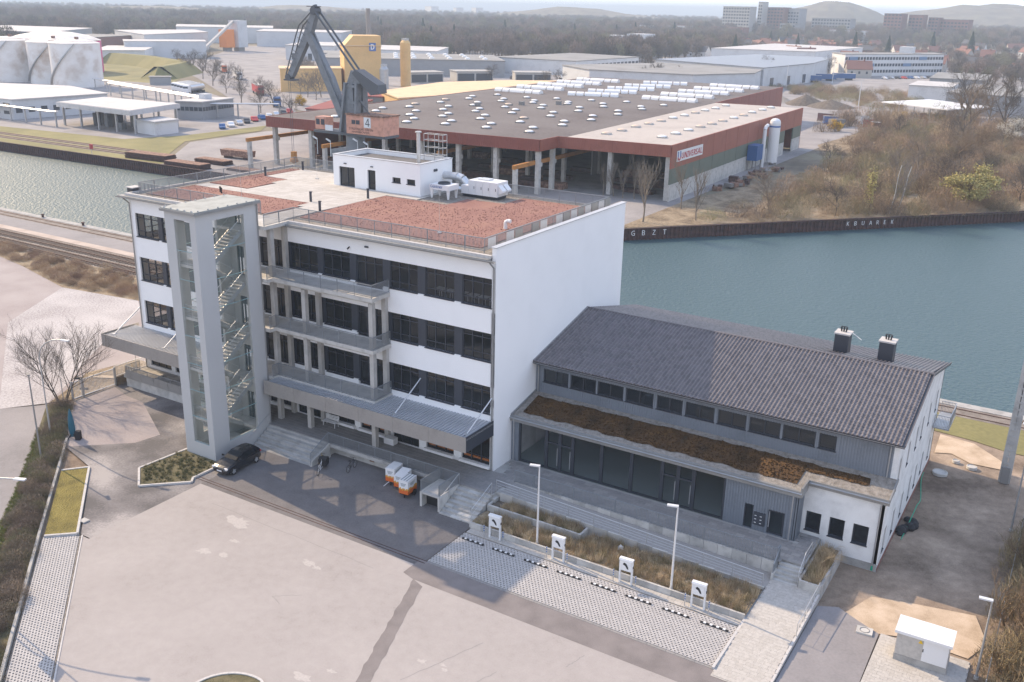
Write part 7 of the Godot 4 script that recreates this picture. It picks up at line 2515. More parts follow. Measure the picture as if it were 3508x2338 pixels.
	std.pipe([Vector3(-0.4, 0, -0.3), Vector3(0, 0.7, 0), Vector3(0.4, 0, -0.3)], 0.04, 6)
	obj("stand", std, M.black, TB)
	bx("crate", M.rubber, TB, Vector3(0.5, 0.4, 0.1), Vector3(0.4, 0.8, 0.5))
	# orange flag
	var FL := thing("flag", "orange flag with white end on a pole by the parking strip", "flag", Vector3(-16.3, -1.33, 31.2))
	bx("pole", M.galvanised, FL, Vector3(0, 4.5, 0), Vector3(0.08, 9.0, 0.08))
	var fb := MB.new()
	var fd := Vector3(0.86, 0, 0.5)
	for i in 12:
		var a := i / 12.0
		var e := (i + 1) / 12.0
		var f0 := fd * 1.5 * a + Vector3(0.1, 0, -0.18) * sin(a * 5.0)
		var f1 := fd * 1.5 * e + Vector3(0.1, 0, -0.18) * sin(e * 5.0)
		fb.quad(Vector3(0, 4.0, 0) + f0, Vector3(0, 4.0, 0) + f1, Vector3(0, 5.6, 0) + f1, Vector3(0, 5.6, 0) + f0)
	obj("cloth", fb, mat("flag_orange", Color(0.68, 0.28, 0.07), 0.8), FL)
	# street posts by the track
	for i in 2:
		var bo := thing("mooring_bollard", "rusty mooring bollard on the near quay edge", "bollard", Vector3([-118.0, -107.0][i], -1.3, -39.7), 0.0, "mooring bollards on the near quay")
		var q := MB.new()
		q.lathe(Vector3.ZERO, [Vector2(0.22, 0), Vector2(0.18, 0.35), Vector2(0.32, 0.45), Vector2(0.28, 0.55), Vector2(0, 0.6)], 12)
		obj("body", q, M.rust, bo)


# ---------------------------------------------------------------- the industrial quarter and the town behind
# poly: corners in order; wins: [edge, columns, rows, y0, row height, window height, window share of its field]
func block(called: String, label: String, poly: Array, h: float, wm: Material, rm: Material, wins := [], group := "", y0 := -1.4, cat := "building") -> Node3D:
	var c := Vector2.ZERO
	for p: Vector2 in poly:
		c += p / poly.size()
	var B := thing(called, label, cat, Vector3(c.x, y0, c.y), 0.0, group)
	var cw := Geometry2D.is_polygon_clockwise(PackedVector2Array(poly))
	var w := MB.new()
	w.sheet(poly, h, y0)
	objw("wall", w, wm, B)
	var r := MB.new()
	var grown := []
	for p: Vector2 in poly:
		grown.append(p + (p - c).normalized() * 0.5)
	r.sheet(grown, h + 0.35, h + 0.02)
	objw("roof", r, rm, B)
	for q in wins:
		var a: Vector2 = poly[q[0]]
		var e: Vector2 = poly[(q[0] + 1) % poly.size()]
		var d := (e - a).normalized()
		var l := a.distance_to(e)
		var nm := Vector2(d.y, -d.x) if not cw else Vector2(-d.y, d.x)
		if nm.dot((a + e) * 0.5 - c) < 0:
			nm = -nm
		var fw: float = l / q[1]
		for i in q[1]:
			for j in q[2]:
				var p: Vector2 = a + d * fw * (i + 0.5) + nm * 0.03
				var o := put("window", unit_box, M.window_far, B)
				o.transform = B.global_transform.affine_inverse() * Transform3D(Basis(Vector3.UP, -d.angle()) * Basis.from_scale(Vector3(fw * q[6], q[5], 0.12)), Vector3(p.x, q[3] + j * q[4] + q[5] * 0.5, p.y))
	return B


func V(a: Array) -> Array:
	var out := []
	for i in range(0, a.size(), 2):
		out.append(Vector2(a[i], a[i + 1]))
	return out


func rect(x: float, z: float, w: float, d: float, turn := 0.0) -> Array:
	var out := []
	for s in [Vector2(-1, 1), Vector2(1, 1), Vector2(1, -1), Vector2(-1, -1)]:
		out.append(Vector2(x, z) + Vector2(s.x * w * 0.5, s.y * d * 0.5).rotated(turn))
	return out


func storage_tank(label: String, x: float, z: float, r: float, h: float, dome: float, pink: bool) -> void:
	var B := thing("storage_tank", label, "tank", Vector3(x, -1.4, z), 0.0, "tanks of the tank farm")
	var s := MB.new()
	s.lathe(Vector3.ZERO, [Vector2(r, 0), Vector2(r, h)], 40)
	obj("shell", s, M.tank_white, B)
	var t := MB.new()
	t.lathe(Vector3.ZERO, [Vector2(r + 0.15, h - 0.2), Vector2(r + 0.15, h), Vector2(r * 0.75, h + dome * 0.5), Vector2(r * 0.4, h + dome * 0.86), Vector2(0, h + dome)], 40)
	obj("roof", t, M.tank_white, B)
	if pink:
		var p := MB.new()
		for i in 12:
			var a0 := -0.95 + 0.11 * i
			var a1 := a0 + 0.11
			var y0 := h * clampf(0.42 - 0.10 * i + 0.4, 0.0, 0.85)
			p.quad(Vector3(cos(a0) * (r + 0.06), 0, sin(a0) * (r + 0.06)), Vector3(cos(a1) * (r + 0.06), 0, sin(a1) * (r + 0.06)), Vector3(cos(a1) * (r + 0.06), h - 0.2, sin(a1) * (r + 0.06)), Vector3(cos(a0) * (r + 0.06), h - 0.2, sin(a0) * (r + 0.06)))
		obj("pink_panel", p, M.tank_pink, B)
		return
	var st := MB.new()
	for i in 16:
		var a0 := 2.1 - 1.5 * i / 16.0
		var a1 := 2.1 - 1.5 * (i + 1) / 16.0
		st.bar(Vector3(cos(a0) * (r + 0.5), 1.0 + (h - 1.0) * i / 16.0, sin(a0) * (r + 0.5)), Vector3(cos(a1) * (r + 0.5), 1.0 + (h - 1.0) * (i + 1) / 16.0, sin(a1) * (r + 0.5)), 0.9, 0.35)
	obj("stairway", st, M.galvanised, B)
	var rl := MB.new()
	ring(rl, Vector3(0, h + 0.9, 0), Vector3.UP, r * 0.98, 0.05, 40, 4)
	rl.box(Vector3(r * 0.2, h + dome + 0.4, 0), Vector3(1.2, 0.9, 1.2))
	obj("roof_rail", rl, M.rust_plate, B)


func truck(label: String, x: float, z: float, turn: float, cabm: Material, boxm: Material, kind := "box", cat_group := "") -> void:
	var B := thing("truck", label, "truck", Vector3(x, -1.33, z), turn, cat_group)
	var cb := MB.new()
	cb.prism(Vector3(-1.25, 0.6, 0), Vector3.BACK, Vector3.UP, Vector3(2.5, 0, 0), [Vector2(0, 0), Vector2(2.2, 0), Vector2(2.2, 1.4), Vector2(1.8, 2.9), Vector2(0, 3.1)])
	obj("cab", cb, cabm, B)
	bx("windscreen", M.window_far, B, Vector3(0, 2.6, 2.06), Vector3(2.2, 0.9, 0.12))
	if kind == "box":
		bx("trailer", boxm, B, Vector3(0, 2.5, -6.8), Vector3(2.5, 2.8, 13.0))
		bx("trailer_roof", M.pale_roof, B, Vector3(0, 3.92, -6.8), Vector3(2.52, 0.06, 13.0))
	elif kind == "tank":
		var t := MB.new()
		t.tube(Vector3(0, 2.3, -0.6), Vector3(0, 2.3, -11.5), 1.25, 1.25, 14)
		t.box(Vector3(0, 3.55, -6.0), Vector3(0.9, 0.2, 9.0))
		obj("tank", t, boxm, B)
	else:
		bx("flatbed", M.curb, B, Vector3(0, 1.1, -6.5), Vector3(2.4, 0.3, 12.0))
	for z2 in [1.2, -1.0, -9.5, -10.8]:
		for s in [-1.0, 1.0]:
			var w := MB.new()
			w.tube(Vector3(1.0 * s, 0.5, z2), Vector3(1.27 * s, 0.5, z2), 0.5, 0.5, 12)
			obj("wheel", w, M.rubber, B)


func house(label: String, x: float, z: float, turn: float, w: float, d: float, h: float, rh: float, wm: Material, rm: Material) -> void:
	var B := thing("house", label, "house", Vector3(x, -1.4, z), turn, "houses of the town")
	var a := MB.new()
	a.prism(Vector3(-w * 0.5, 0, 0), Vector3.BACK, Vector3.UP, Vector3(w, 0, 0), [Vector2(-d * 0.5, 0), Vector2(d * 0.5, 0), Vector2(d * 0.5, h), Vector2(0, h + rh), Vector2(-d * 0.5, h)])
	obj("wall", a, wm, B)
	var r := MB.new()
	for s in [-1.0, 1.0]:
		r.bar(Vector3(0, h - 0.3, s * (d * 0.5 + 0.4)), Vector3(0, h + rh + 0.15, 0), w + 0.8, 0.25)
	var rf := obj("roof", r, rm, B)
	bx("chimney", M.brick_wall, rf, Vector3(w * 0.2, h + rh + 0.3, 0.4), Vector3(0.8, 1.6, 0.8))
	for i in 3:
		bx("window", M.window_far, B, Vector3((i - 1) * w * 0.3, h * 0.6, d * 0.5), Vector3(1.2, 1.4, 0.1))


func background() -> void:
	# tank farm and works
	storage_tank("white oil tank with slanting stairway, closest to the grey works roofs", -348, -210, 10.2, 18.0, 1.6, false)
	storage_tank("white oil tank with slanting stairway between two others", -370, -214, 10.2, 17.6, 1.6, false)
	storage_tank("white oil tank with slanting stairway at the end of the row", -391, -207, 10.2, 17.8, 1.6, false)
	storage_tank("huge white domed tank with pink side behind the oil tanks", -430, -256, 22.0, 15.9, 4.2, true)
	block("works_building", "long white flat-roofed works building in front of the oil tanks", V([-253.3, -120.1, -252, -153.2, -285, -162, -330, -146, -330, -118]), 4.5, M.pale_wall, M.pale_roof, [[4, 14, 2, 0.2, 2.4, 1.0, 0.6], [0, 8, 1, 0.6, 2.4, 1.6, 0.5]])
	var L := thing("loading_canopy", "grey loading canopy on steel columns in the tank works", "canopy", Vector3(-212, -1.36, -130))
	var lr := MB.new()
	lr.sheet(V([-232, -120.8, -196.6, -119.2, -203, -142, -236, -140.5]), 5.3, 4.0)
	objw("fascia", lr, M.zinc_sheet, L)
	var lt := MB.new()
	lt.sheet(V([-231.6, -121.2, -197.1, -119.6, -203.2, -141.6, -235.6, -140.1]), 5.42, 5.31)
	objw("roof", lt, M.pale_roof, L)
	for i in 5:
		for j in 2:
			var p := Vector2(-230 + i * 8.0 - j * 4.0, -121.6 - j * 18.0)
			bxw("column", M.galvanised, L, Vector3(p.x - 0.25, -1.36, p.y - 0.25), Vector3(p.x + 0.25, 4.0, p.y + 0.25))
	for i in 12:
		var p := Vector2(-228 + i * 2.6, -130.0 + rng.randf_range(-5, 4))
		bxw("pump_unit", [M.curb, M.crane_grey, M.dark_panel][i % 3], L, Vector3(p.x - 0.9, -1.36, p.y - 0.8), Vector3(p.x + 0.6, rng.randf_range(0.4, 3.4), p.y + 0.8))
	block("pump_house", "small pale shed at the end of the loading canopy", V([-191.3, -122.9, -191.7, -131.2, -201, -132.6, -200.4, -124]), 2.2, M.pale_wall_b, M.zinc_sheet)
	var OB := block("works_office", "two-storey grey works office with window bands and brick base", V([-219.5, -154, -211, -157.4, -214, -173.2, -222.5, -170]), 4.1, M.grey_wall, M.pale_roof, [[0, 6, 1, 1.4, 3, 1.2, 0.8], [1, 12, 1, 1.4, 3, 1.2, 0.8]])
	bxw("roof_unit", M.pale_wall, OB, Vector3(-219, 4.4, -166), Vector3(-216, 6.0, -163))
	block("garage", "small grey garage with red door beside the tank meadow", V([-333, -235, -327, -241.5, -331, -245, -337, -239]), 1.9, M.grey_wall, M.grey_roof)
	for a in [[-300, -190, -222, -170, 3.6], [-330, -205, -232, -178, 3.0], [-290, -119, -228, -117.5, 3.0], [-236, -142, -196, -176, 3.4]]:
		var P := thing("pipe_bridge", "elevated pipe bridge with white pipes on steel posts, %s" % ["above the works yard", "leading from the oil tanks", "in front of the works building", "between canopy and works office"][[-300, -330, -290, -236].find(a[0])], "pipe bridge", Vector3(a[0], -1.36, a[1]))
		var s := Vector3(a[0], a[4], a[1])
		var e := Vector3(a[2], a[4], a[3])
		var n := (e - s).cross(Vector3.UP).normalized()
		for k in 4:
			var pb := MB.new()
			pb.tube(s + n * (k - 1.5) * 0.6, e + n * (k - 1.5) * 0.6 + Vector3.UP * 0.02 * k, 0.2, 0.2, 6)
			objw("pipe", pb, M.pale_wall_b if k % 2 == 0 else M.galvanised_bright, P)
		for k in 9:
			var q := s.lerp(e, k / 8.0)
			bxw("post", M.galvanised, P, Vector3(q.x - 0.18, -1.36, q.z - 0.18), Vector3(q.x + 0.18, a[4] - 0.2, q.z + 0.18))
	for i in 5:
		truck("white tanker truck in the row parked by the tank meadow", -300 + i * 3.5, -222 + i * 1.5, 0.35, M.steel_white, M.galvanised_bright, "tank", "tanker trucks parked in a row")
	truck("truck with red curtain trailer queuing on the industrial road", -262, -232, 0.95, M.red_tarp, M.red_tarp)
	truck("blue truck with empty flatbed on the industrial road", -224, -203, 0.9, M.blue_tarp, M.blue_tarp, "flat")
	truck("white truck with pale trailer far up the industrial road", -330, -285, 0.95, M.steel_white, M.pale_wall_b)
	truck("orange truck with pale trailer far up the industrial road", -372, -314, 0.95, M.orange_print, M.pale_wall)
	# yellow mineral works
	var D := block("mill_tower", "tall yellow windowless mill tower with letter D sign", V([-251.5, -272, -240.5, -283.5, -252, -295, -263.5, -283]), 17.5, M.yellow_hall, M.yellow_roof)
	var dt := MB.new()
	var fa := Vector3(-251.5, 17.4, -272)
	var fu := Vector3(11.0, 0, -11.5).normalized()
	dt.prism(fa, fu, Vector3.UP, Vector3(-11.5, 0, -11.0), [Vector2(0, 0), Vector2(15.9, 0), Vector2(15.9, 4.4), Vector2(4.2, 4.4)])
	objw("tower_top", dt, M.yellow_hall, D)
	var nn := Vector3(0.72, 0, 0.69)
	var bq := put("sign_board", unit_box, M.sign_blue, D)
	bq.transform = D.global_transform.affine_inverse() * Transform3D(Basis(fu * 2.9, Vector3.UP * 3.4, nn * 0.15), fa + fu * 12.3 + Vector3.UP * -0.2 + nn * 0.12)
	text_on(D, "D", fa + fu * 11.5 + Vector3.UP * -1.3 + nn * 0.24, fu, nn, 2.3, M.steel_white, "lettering", 1.6, 800)
	block("mill_wing", "lower yellow wing leading up to the mill tower", V([-268, -250, -252.5, -271, -262, -281, -280, -262]), 8.0, M.yellow_hall, M.yellow_roof)
	block("mill_hall", "long yellow-roofed hall behind the big grey felt roof", V([-160, -193, -154.5, -217, -148, -262, -110, -312, -150, -312, -178, -286, -190, -258, -181, -210]), 6.2, M.yellow_hall, M.yellow_roof)
	for a in [[-248.5, -311, 2.4, 19.5, "slim yellow round silo beside the mill"], [-233, -276, 1.9, 10.0, "grey round silo at the foot of the mill tower"]]:
		var S := thing("silo", a[4], "silo", Vector3(a[0], -1.4, a[1]))
		var q := MB.new()
		q.lathe(Vector3.ZERO, [Vector2(a[2], 0), Vector2(a[2], a[3]), Vector2(a[2] * 0.6, a[3] + 1.2), Vector2(0, a[3] + 1.5)], 18)
		obj("shell", q, M.yellow_hall if a[2] > 2 else M.galvanised, S)
		bx("head", M.galvanised, S, Vector3(0, a[3] + 1.6, 0), Vector3(a[2], 1.0, a[2]))
	var ck := thing("chimney", "tall thin chimney rising behind the mill tower", "chimney", Vector3(-270, -1.4, -311))
	var cq := MB.new()
	cq.lathe(Vector3.ZERO, [Vector2(1.5, 0), Vector2(1.0, 34.2), Vector2(0.7, 34.2), Vector2(0, 33.8)], 16)
	obj("shaft", cq, M.curb, ck)
	block("red_shed", "low shed with dark red roof in front of the mill", V([-173, -164, -162, -165, -176, -199, -190, -200]), 4.2, M.curb, M.red_roof)
	block("red_shed", "open shed with dark red roof on posts beside the yellow hall", V([-193, -203, -178, -207, -186, -219, -200, -216]), 4.6, M.curb, M.red_roof)
	for a in [[V([-260, -330, -252, -346, -262, -352, -270, -336]), "grey concrete bunker with dark front by the yellow silo"], [V([-250, -355, -238, -370, -248, -378, -260, -363]), "grey concrete bunker with dark front in the middle of the row"], [V([-226, -372, -212, -384, -220, -394, -234, -382]), "grey concrete bunker at the end of the row"]]:
		block("bunker", a[1], a[0], 3.4, M.concrete, M.concrete_c, [[0, 2, 1, -1.0, 3, 3.6, 0.9]])
	# batching plant
	var SP := thing("batching_plant", "orange and grey concrete plant with long slanting conveyor", "plant", Vector3(-547, -1.4, -485))
	for a in [[-549, -480, 8.0, 14.5, "orange_tower", M.orange], [-548, -491, 9.5, 21.0, "grey_tower", M.pale_wall]]:
		bxw(a[4], a[5], SP, Vector3(a[0] - a[2] * 0.5, 1.5, a[1] - a[2] * 0.5), Vector3(a[0] + a[2] * 0.5, a[3], a[1] + a[2] * 0.5))
		bxw("base", M.curb, SP, Vector3(a[0] - a[2] * 0.3, -1.4, a[1] - a[2] * 0.3), Vector3(a[0] + a[2] * 0.3, 1.5, a[1] + a[2] * 0.3))
	var cv := MB.new()
	cv.bar(Vector3(-505, -1.0, -412), Vector3(-548, 20.0, -486), 1.6, 1.8)
	objw("conveyor", cv, M.concrete_b, SP)
	# warehouses beyond the tank farm
	var gw := "warehouses beyond the tank farm"
	block("warehouse", "brown brick warehouse beyond the huge domed tank", V([-560, -372, -588, -428, -640, -405, -612, -350]), 9.5, M.brown_wall, M.grey_roof, [], gw)
	block("warehouse", "long pale grey hall beyond the tank meadow", V([-512, -360, -484, -402, -506, -420, -536, -378]), 9.0, M.pale_wall, M.pale_roof, [], gw)
	block("warehouse", "low white hall with wide bright roof by the meadow road", V([-486, -318, -470, -342, -512, -384, -534, -364]), 5.4, M.pale_wall_b, M.pale_roof, [], gw)
	block("warehouse", "large white hall with red corner at the back of the industrial quarter", V([-545, -402, -576, -486, -630, -520, -640, -450]), 11.5, M.pale_wall, M.pale_roof, [], gw)
	block("warehouse", "dark hall with light roof edge below the wooded ridge", V([-640, -330, -560, -338, -640, -430, -720, -410]), 13.0, M.grey_wall, M.pale_roof, [], gw)
	block("warehouse", "white hall beside the concrete plant", V([-440, -430, -412, -446, -440, -500, -470, -480]), 8.0, M.pale_wall, M.pale_roof, [[0, 3, 1, -1, 3, 4.0, 0.25]], gw)
	block("warehouse", "white flat hall behind the crane jib", V([-402, -438, -340, -462, -372, -520, -440, -500]), 7.0, M.pale_wall_b, M.pale_roof, [], gw)
	block("warehouse", "low grey hall with domed skylights behind the mill", V([-330, -345, -250, -400, -290, -450, -370, -395]), 7.0, M.grey_wall, M.grey_roof, [], gw)
	block("warehouse", "bluish hall far behind the concrete plant", V([-600, -560, -540, -600, -580, -660, -650, -620]), 11.0, M.pale_wall, M.pale_roof, [], gw)
	block("warehouse", "wide far hall with bright roof below the wood", V([-700, -560, -640, -620, -700, -680, -770, -620]), 12.0, M.pale_wall, M.pale_roof, [], gw)
	block("warehouse", "small white hall with flat roof next to the road trees", V([-382, -398, -360, -412, -376, -438, -400, -424]), 6.0, M.pale_wall_b, M.grey_roof, [], gw)
	for i in 26:
		var p := V([-330, -345, -250, -400, -290, -450, -370, -395])
		var c: Vector2 = (p[0] as Vector2).lerp(p[1], 0.1 + 0.8 * (i % 9) / 8.0).lerp((p[3] as Vector2).lerp(p[2], 0.1 + 0.8 * (i % 9) / 8.0), 0.15 + 0.33 * int(i / 9.0))
		var sk := thing("skylight", "white domed skylight on the low grey hall behind the mill", "skylight", Vector3(c.x, 7.35, c.y), 0.0, "skylights of the low grey hall")
		var q := MB.new()
		q.lathe(Vector3.ZERO, [Vector2(1.5, 0), Vector2(1.3, 0.7), Vector2(0, 1.1)], 8)
		obj("dome", q, M.skylight, sk)
	# halls beyond the big roof
	var gh := "halls beyond the canal basin"
	block("hall_building", "wide pale hall with grey-green roof right behind the felt roof", V([-205, -383, -178, -360, -128, -364, -112, -400, -122, -448, -178, -446]), 7.6, M.pale_wall, M.grey_roof, [[1, 5, 1, -1.0, 4, 4.0, 0.08]], gh)
	block("hall_building", "long white hall with red stripe and strip windows", V([-284, -440, -228, -440, -226, -520, -278, -530]), 6.6, M.pale_wall_b, M.grey_roof, [[1, 16, 1, 3.2, 3, 1.4, 0.7]], gh)
	block("hall_building", "long hall with rows of solar panels on its roof", V([-190, -462, -117, -430, -112, -500, -122, -582, -172, -584]), 8.6, M.pale_wall, M.solar, [[1, 3, 1, -1, 3, 4.5, 0.2]], gh)
	block("hall_building", "white hall with bright flat roof behind the solar roof", V([-231, -660, -158, -676, -156, -815, -236, -830]), 8.6, M.pale_wall_b, M.pale_roof, [], gh)
	var WO := block("office_block", "white stepped office block with window bands among trees", V([-345, -700, -300, -716, -310, -760, -352, -742]), 11.0, M.pale_wall_b, M.pale_roof, [[0, 9, 4, 0.0, 2.8, 1.3, 0.75]])
	bxw("roof_storey", M.pale_wall, WO, Vector3(-330, 11.3, -745), Vector3(-314, 15.5, -722))
	bxw("roof_storey", M.pale_wall, WO, Vector3(-348, 11.3, -735), Vector3(-338, 14.0, -715))
	var OF := block("office_block", "three-storey white office with blue panels behind the trailers", V([-112, -572, -66, -640, -76, -662, -126, -596]), 11.4, M.pale_wall_b, M.grey_roof, [[0, 34, 1, 8.3, 3, 1.7, 0.72], [0, 34, 1, 4.4, 3, 1.7, 0.72], [0, 34, 1, 0.6, 3, 1.7, 0.72]])
	bxw("roof_storey", M.pale_wall_b, OF, Vector3(-92, 11.7, -640), Vector3(-84, 15.6, -630))
	for a in [[0.08, 8.2], [0.78, 8.2], [0.25, 4.3], [0.62, 4.3]]:
		var p := Vector2(-112, -572).lerp(Vector2(-66, -640), a[0])
		var o := put("blue_panel", unit_box, M.blue_panel, OF)
		o.transform = OF.global_transform.affine_inverse() * Transform3D(Basis(Vector3.UP, -Vector2(46, -68).angle()) * Basis.from_scale(Vector3(6.5, 1.9, 0.3)), Vector3(p.x + 0.2, a[1] + 0.95, p.y + 0.1))
	for a in [[-122, -482, "blue trailer with pale roof parked alone on the lorry park"], [-113, -500, "blue trailer with yellow lettering field on the lorry park"], [-110, -520, "longest blue trailer beside the solar hall"], [-103, -536, "blue trailer at the back of the lorry park"]]:
		var TR := thing("parked_trailer", a[2], "trailer", Vector3(a[0], -1.37, a[1]), 0.35, "trailers on the lorry park")
		bx("box", M.blue_tarp, TR, Vector3(0, 2.4, 0), Vector3(13.0, 2.7, 2.5))
		bx("roof", M.pale_roof, TR, Vector3(0, 3.8, 0), Vector3(13.05, 0.08, 2.55))
		bx("running_gear", M.rubber, TR, Vector3(3.0, 0.55, 0), Vector3(4.0, 1.0, 2.2))
		bx("landing_leg", M.curb, TR, Vector3(-4.0, 0.55, 0), Vector3(0.3, 1.1, 1.6))
	block("flat_shed", "wide low grey shed at the water's end of the thicket", V([-22, -362, 40, -356, 46, -420, -20, -424]), 6.4, M.grey_wall, M.grey_roof, [], gh)
	block("flat_shed", "pair of grey gabled sheds behind the wide low shed", V([-45, -464, -20, -464, -24, -520, -50, -520]), 6.0, M.grey_wall, M.grey_roof, [], gh)
	block("flat_shed", "grey shed with bright roof lights beyond the gabled pair", V([0, -480, 60, -470, 66, -540, 6, -545]), 6.0, M.grey_wall, M.grey_roof, [], gh)
	block("white_shed", "white windowless shed between thicket and office", V([-46, -418, -28, -418, -30, -452, -48, -452]), 5.0, M.pale_wall_b, M.pale_roof, [], gh)
	var CP := thing("open_canopy", "white tent-like canopy over stacked goods in the thicket", "canopy", Vector3(-24, -1.4, -343))
	var cr := MB.new()
	cr.sheet(V([-41, -338, -15, -322, -3, -347, -28, -364]), 3.5, 3.1)
	objw("roof", cr, M.steel_white, CP)
	for i in 5:
		for j in 2:
			var q := Vector2(-40, -338).lerp(Vector2(-15.5, -323), i / 4.0) + Vector2(11, -22) * j
			bxw("column", M.galvanised, CP, Vector3(q.x - 0.15, -1.4, q.y - 0.15), Vector3(q.x + 0.15, 3.1, q.y + 0.15))
	for i in 8:
		bxw("goods", [M.board, M.yellow_sign, M.curb, M.brown_wall][i % 4], CP, Vector3(-36 + i * 3.4, -1.4, -336 + i * 0.6), Vector3(-34 + i * 3.4, 0.6, -334 + i * 0.6))
	for a in [[-76, -360, 9, 4.2, "dark pointed heap of gravel behind the red hall", M.soil], [-64, -354, 10, 3.2, "broad dark heap of gravel beside the pointed heap", M.soil], [-88, -366, 6, 2.6, "small grey heap of gravel by the red hall", M.gravel]]:
		var H := thing("gravel_heap", a[4], "heap", Vector3(a[0], -1.4, a[1]), 0.0, "gravel heaps")
		var q := MB.new()
		for i in 20:
			var t0 := TAU * i / 20
			var t1 := TAU * (i + 1) / 20
			var k0 := 1.0 + 0.12 * sin(t0 * 3.0 + a[2])
			var k1 := 1.0 + 0.12 * sin(t1 * 3.0 + a[2])
			q.tri1(Vector3(0, a[3], 0), Vector3(cos(t1) * a[2] * k1, 0, sin(t1) * a[2] * k1), Vector3(cos(t0) * a[2] * k0, 0, sin(t0) * a[2] * k0))
		obj("heap", q, a[5], H)
	for i in 6:
		var ct := thing("container", ["brown", "dark blue", "grey", "pale", "red", "rusty"][i] + " steel container or crate near the gravel heaps", "container", Vector3(-52 + i * 4.2, -1.37, -300 + (i % 3) * 9.0), 0.4 * i, "containers by the thicket")
		bx("box", [M.brown_wall, M.sign_blue, M.curb, M.pale_wall_b, M.red_tarp, M.rust_plate][i], ct, Vector3(0, 1.3, 0), Vector3(5.0, 2.5, 2.4))
		bx("lid", M.curb, ct, Vector3(0, 2.6, 0), Vector3(5.05, 0.1, 2.45))
	for a in [[-108, -440, 12.0], [-101, -503, 12.0], [-56, -368, 11.0]]:
		street_lamp(["tall white lamp mast by the blue trailers", "tall white lamp mast in front of the solar hall", "tall grey lamp mast behind the gravel heaps"][[-108, -101, -56].find(a[0])], Vector3(a[0], -1.4, a[1]), a[2], Vector3(0.8, 0, 0), false, M.lamp_white, "lamp masts of the lorry park", 0.16)
	var cars := ["white", "silver", "dark", "red", "blue"]
	for i in 34:
		var p := Vector2(-86 + (i % 9) * 2.9, -566 - (i % 9) * 4.2) if i < 9 else (Vector2(-300 + i * 5.0, -392 - (i % 4) * 9.0) if i < 24 else Vector2(-190 - (i - 24) * 1.8, -146 - (i - 24) * 5.0))
		var cr2 := thing("parked_car", "small %s car parked in the industrial quarter" % cars[i % 5], "car", Vector3(p.x, -1.37, p.y), 0.9 + 0.1 * (i % 3), "cars parked in the industrial quarter")
		var bd := MB.new()
		bd.prism(Vector3(-0.85, 0.3, 0), Vector3.BACK, Vector3.UP, Vector3(1.7, 0, 0), [Vector2(-2.1, 0), Vector2(2.1, 0), Vector2(2.1, 0.45), Vector2(1.1, 0.6), Vector2(0.5, 1.15), Vector2(-1.4, 1.15), Vector2(-2.0, 0.6)])
		obj("body", bd, [M.steel_white, M.galvanised_bright, M.dark_panel, M.red_tarp, M.blue_tarp][i % 5], cr2)
		bx("wheels_front", M.rubber, cr2, Vector3(0, 0.3, 1.3), Vector3(1.72, 0.6, 0.6))
		bx("wheels_rear", M.rubber, cr2, Vector3(0, 0.3, -1.3), Vector3(1.72, 0.6, 0.6))
	# town: tall blocks, rows and houses
	var gt := "tall blocks of the town"
	for a in [[-455, -1362, 46, 16, 42, "dark grey slab of the hospital with stepped roof"], [-424, -1372, 7, 14, 49, "narrow dark stair shaft of the hospital"], [-404, -1385, 26, 20, 42, "pale concrete tower of the hospital"], [-380, -1392, 18, 20, 41, "brown tower at the end of the hospital"], [-250, -1416, 26, 16, 37, "grey tower block with stepped roof beyond the houses"], [-222, -1424, 20, 14, 36, "brown tower block beside the stepped grey one"], [-200, -1430, 14, 14, 33, "slim tower block at the end of the row"], [-176, -1432, 44, 14, 31, "long dark housing slab beside the towers"], [-330, -1400, 60, 14, 29, "long pale concrete housing slab with balconies"], [-370, -1330, 24, 14, 21, "low pale housing block in front of the slab"]]:
		block("tower_block", a[5], rect(a[0], a[1], a[2], a[3], 0.28), a[4], [M.grey_wall, M.concrete, M.brown_wall][int(a[2]) % 3], M.grey_roof, [[0, maxi(2, int(a[2] / 4.5)), int(a[4] / 4.6), 4.0, 4.3, 2.2, 0.62]], gt)
	for a in [[-520, -1300, 40, "red and white housing row by the hospital"], [-470, -1290, 34, "red and white housing row below the grey slab"], [-565, -1260, 44, "red brick school with white bands"], [-610, -1330, 30, "brick house row on the wooded side"], [-290, -1330, 52, "long orange-roofed housing row"], [-425, -1270, 30, "white row house with red corner"]]:
		block("housing_row", a[3], rect(a[0], a[1], a[2], 14, 0.25), 15.0, M.brick_wall if int(a[2]) % 4 != 0 else M.pale_wall_b, M.house_roof, [[0, 7, 3, 2.0, 4.0, 2.0, 0.5]], "housing rows of the town")
	for a in [[-1857, -2530, 60, 32, "widest of the pale tower blocks on the horizon"], [-1790, -2580, 26, 30, "narrow pale tower block on the horizon"], [-1740, -2612, 36, 31, "square pale tower block on the horizon"], [-1620, -2700, 26, 24, "lowest pale block on the horizon"]]:
		block("tower_block", a[4], rect(a[0], a[1], a[2], 24, 0.6), a[3], M.pale_wall_b, M.pale_roof, [], gt)
	rng.seed = 4711
	var done := 0
	while done < 84:
		var d := rng.randf_range(640, 1350)
		var a := deg_to_rad(rng.randf_range(-17.0, -1.0) if done < 66 else rng.randf_range(-26, -17))
		var x := 36.7 + sin(a) * d
		var z := 57.9 - cos(a) * d
		if x < -130 and d < 800:
			continue
		var wall: String = ["white", "pale", "cream", "brick"][done % 4]
		var rf: String = ["red", "dark"][0 if rng.randf() < 0.68 else 1]
		house("%s house with steep %s roof among the trees of the town" % [wall, rf], x, z, rng.randf_range(-0.9, 0.9), rng.randf_range(10, 19), rng.randf_range(8.5, 11), rng.randf_range(4.0, 6.5), rng.randf_range(3.6, 5.2), [M.pale_wall_b, M.pale_wall, M.slab_b, M.brick_wall][done % 4], M.house_roof if rf == "red" else M.house_roof_dark)
		done += 1
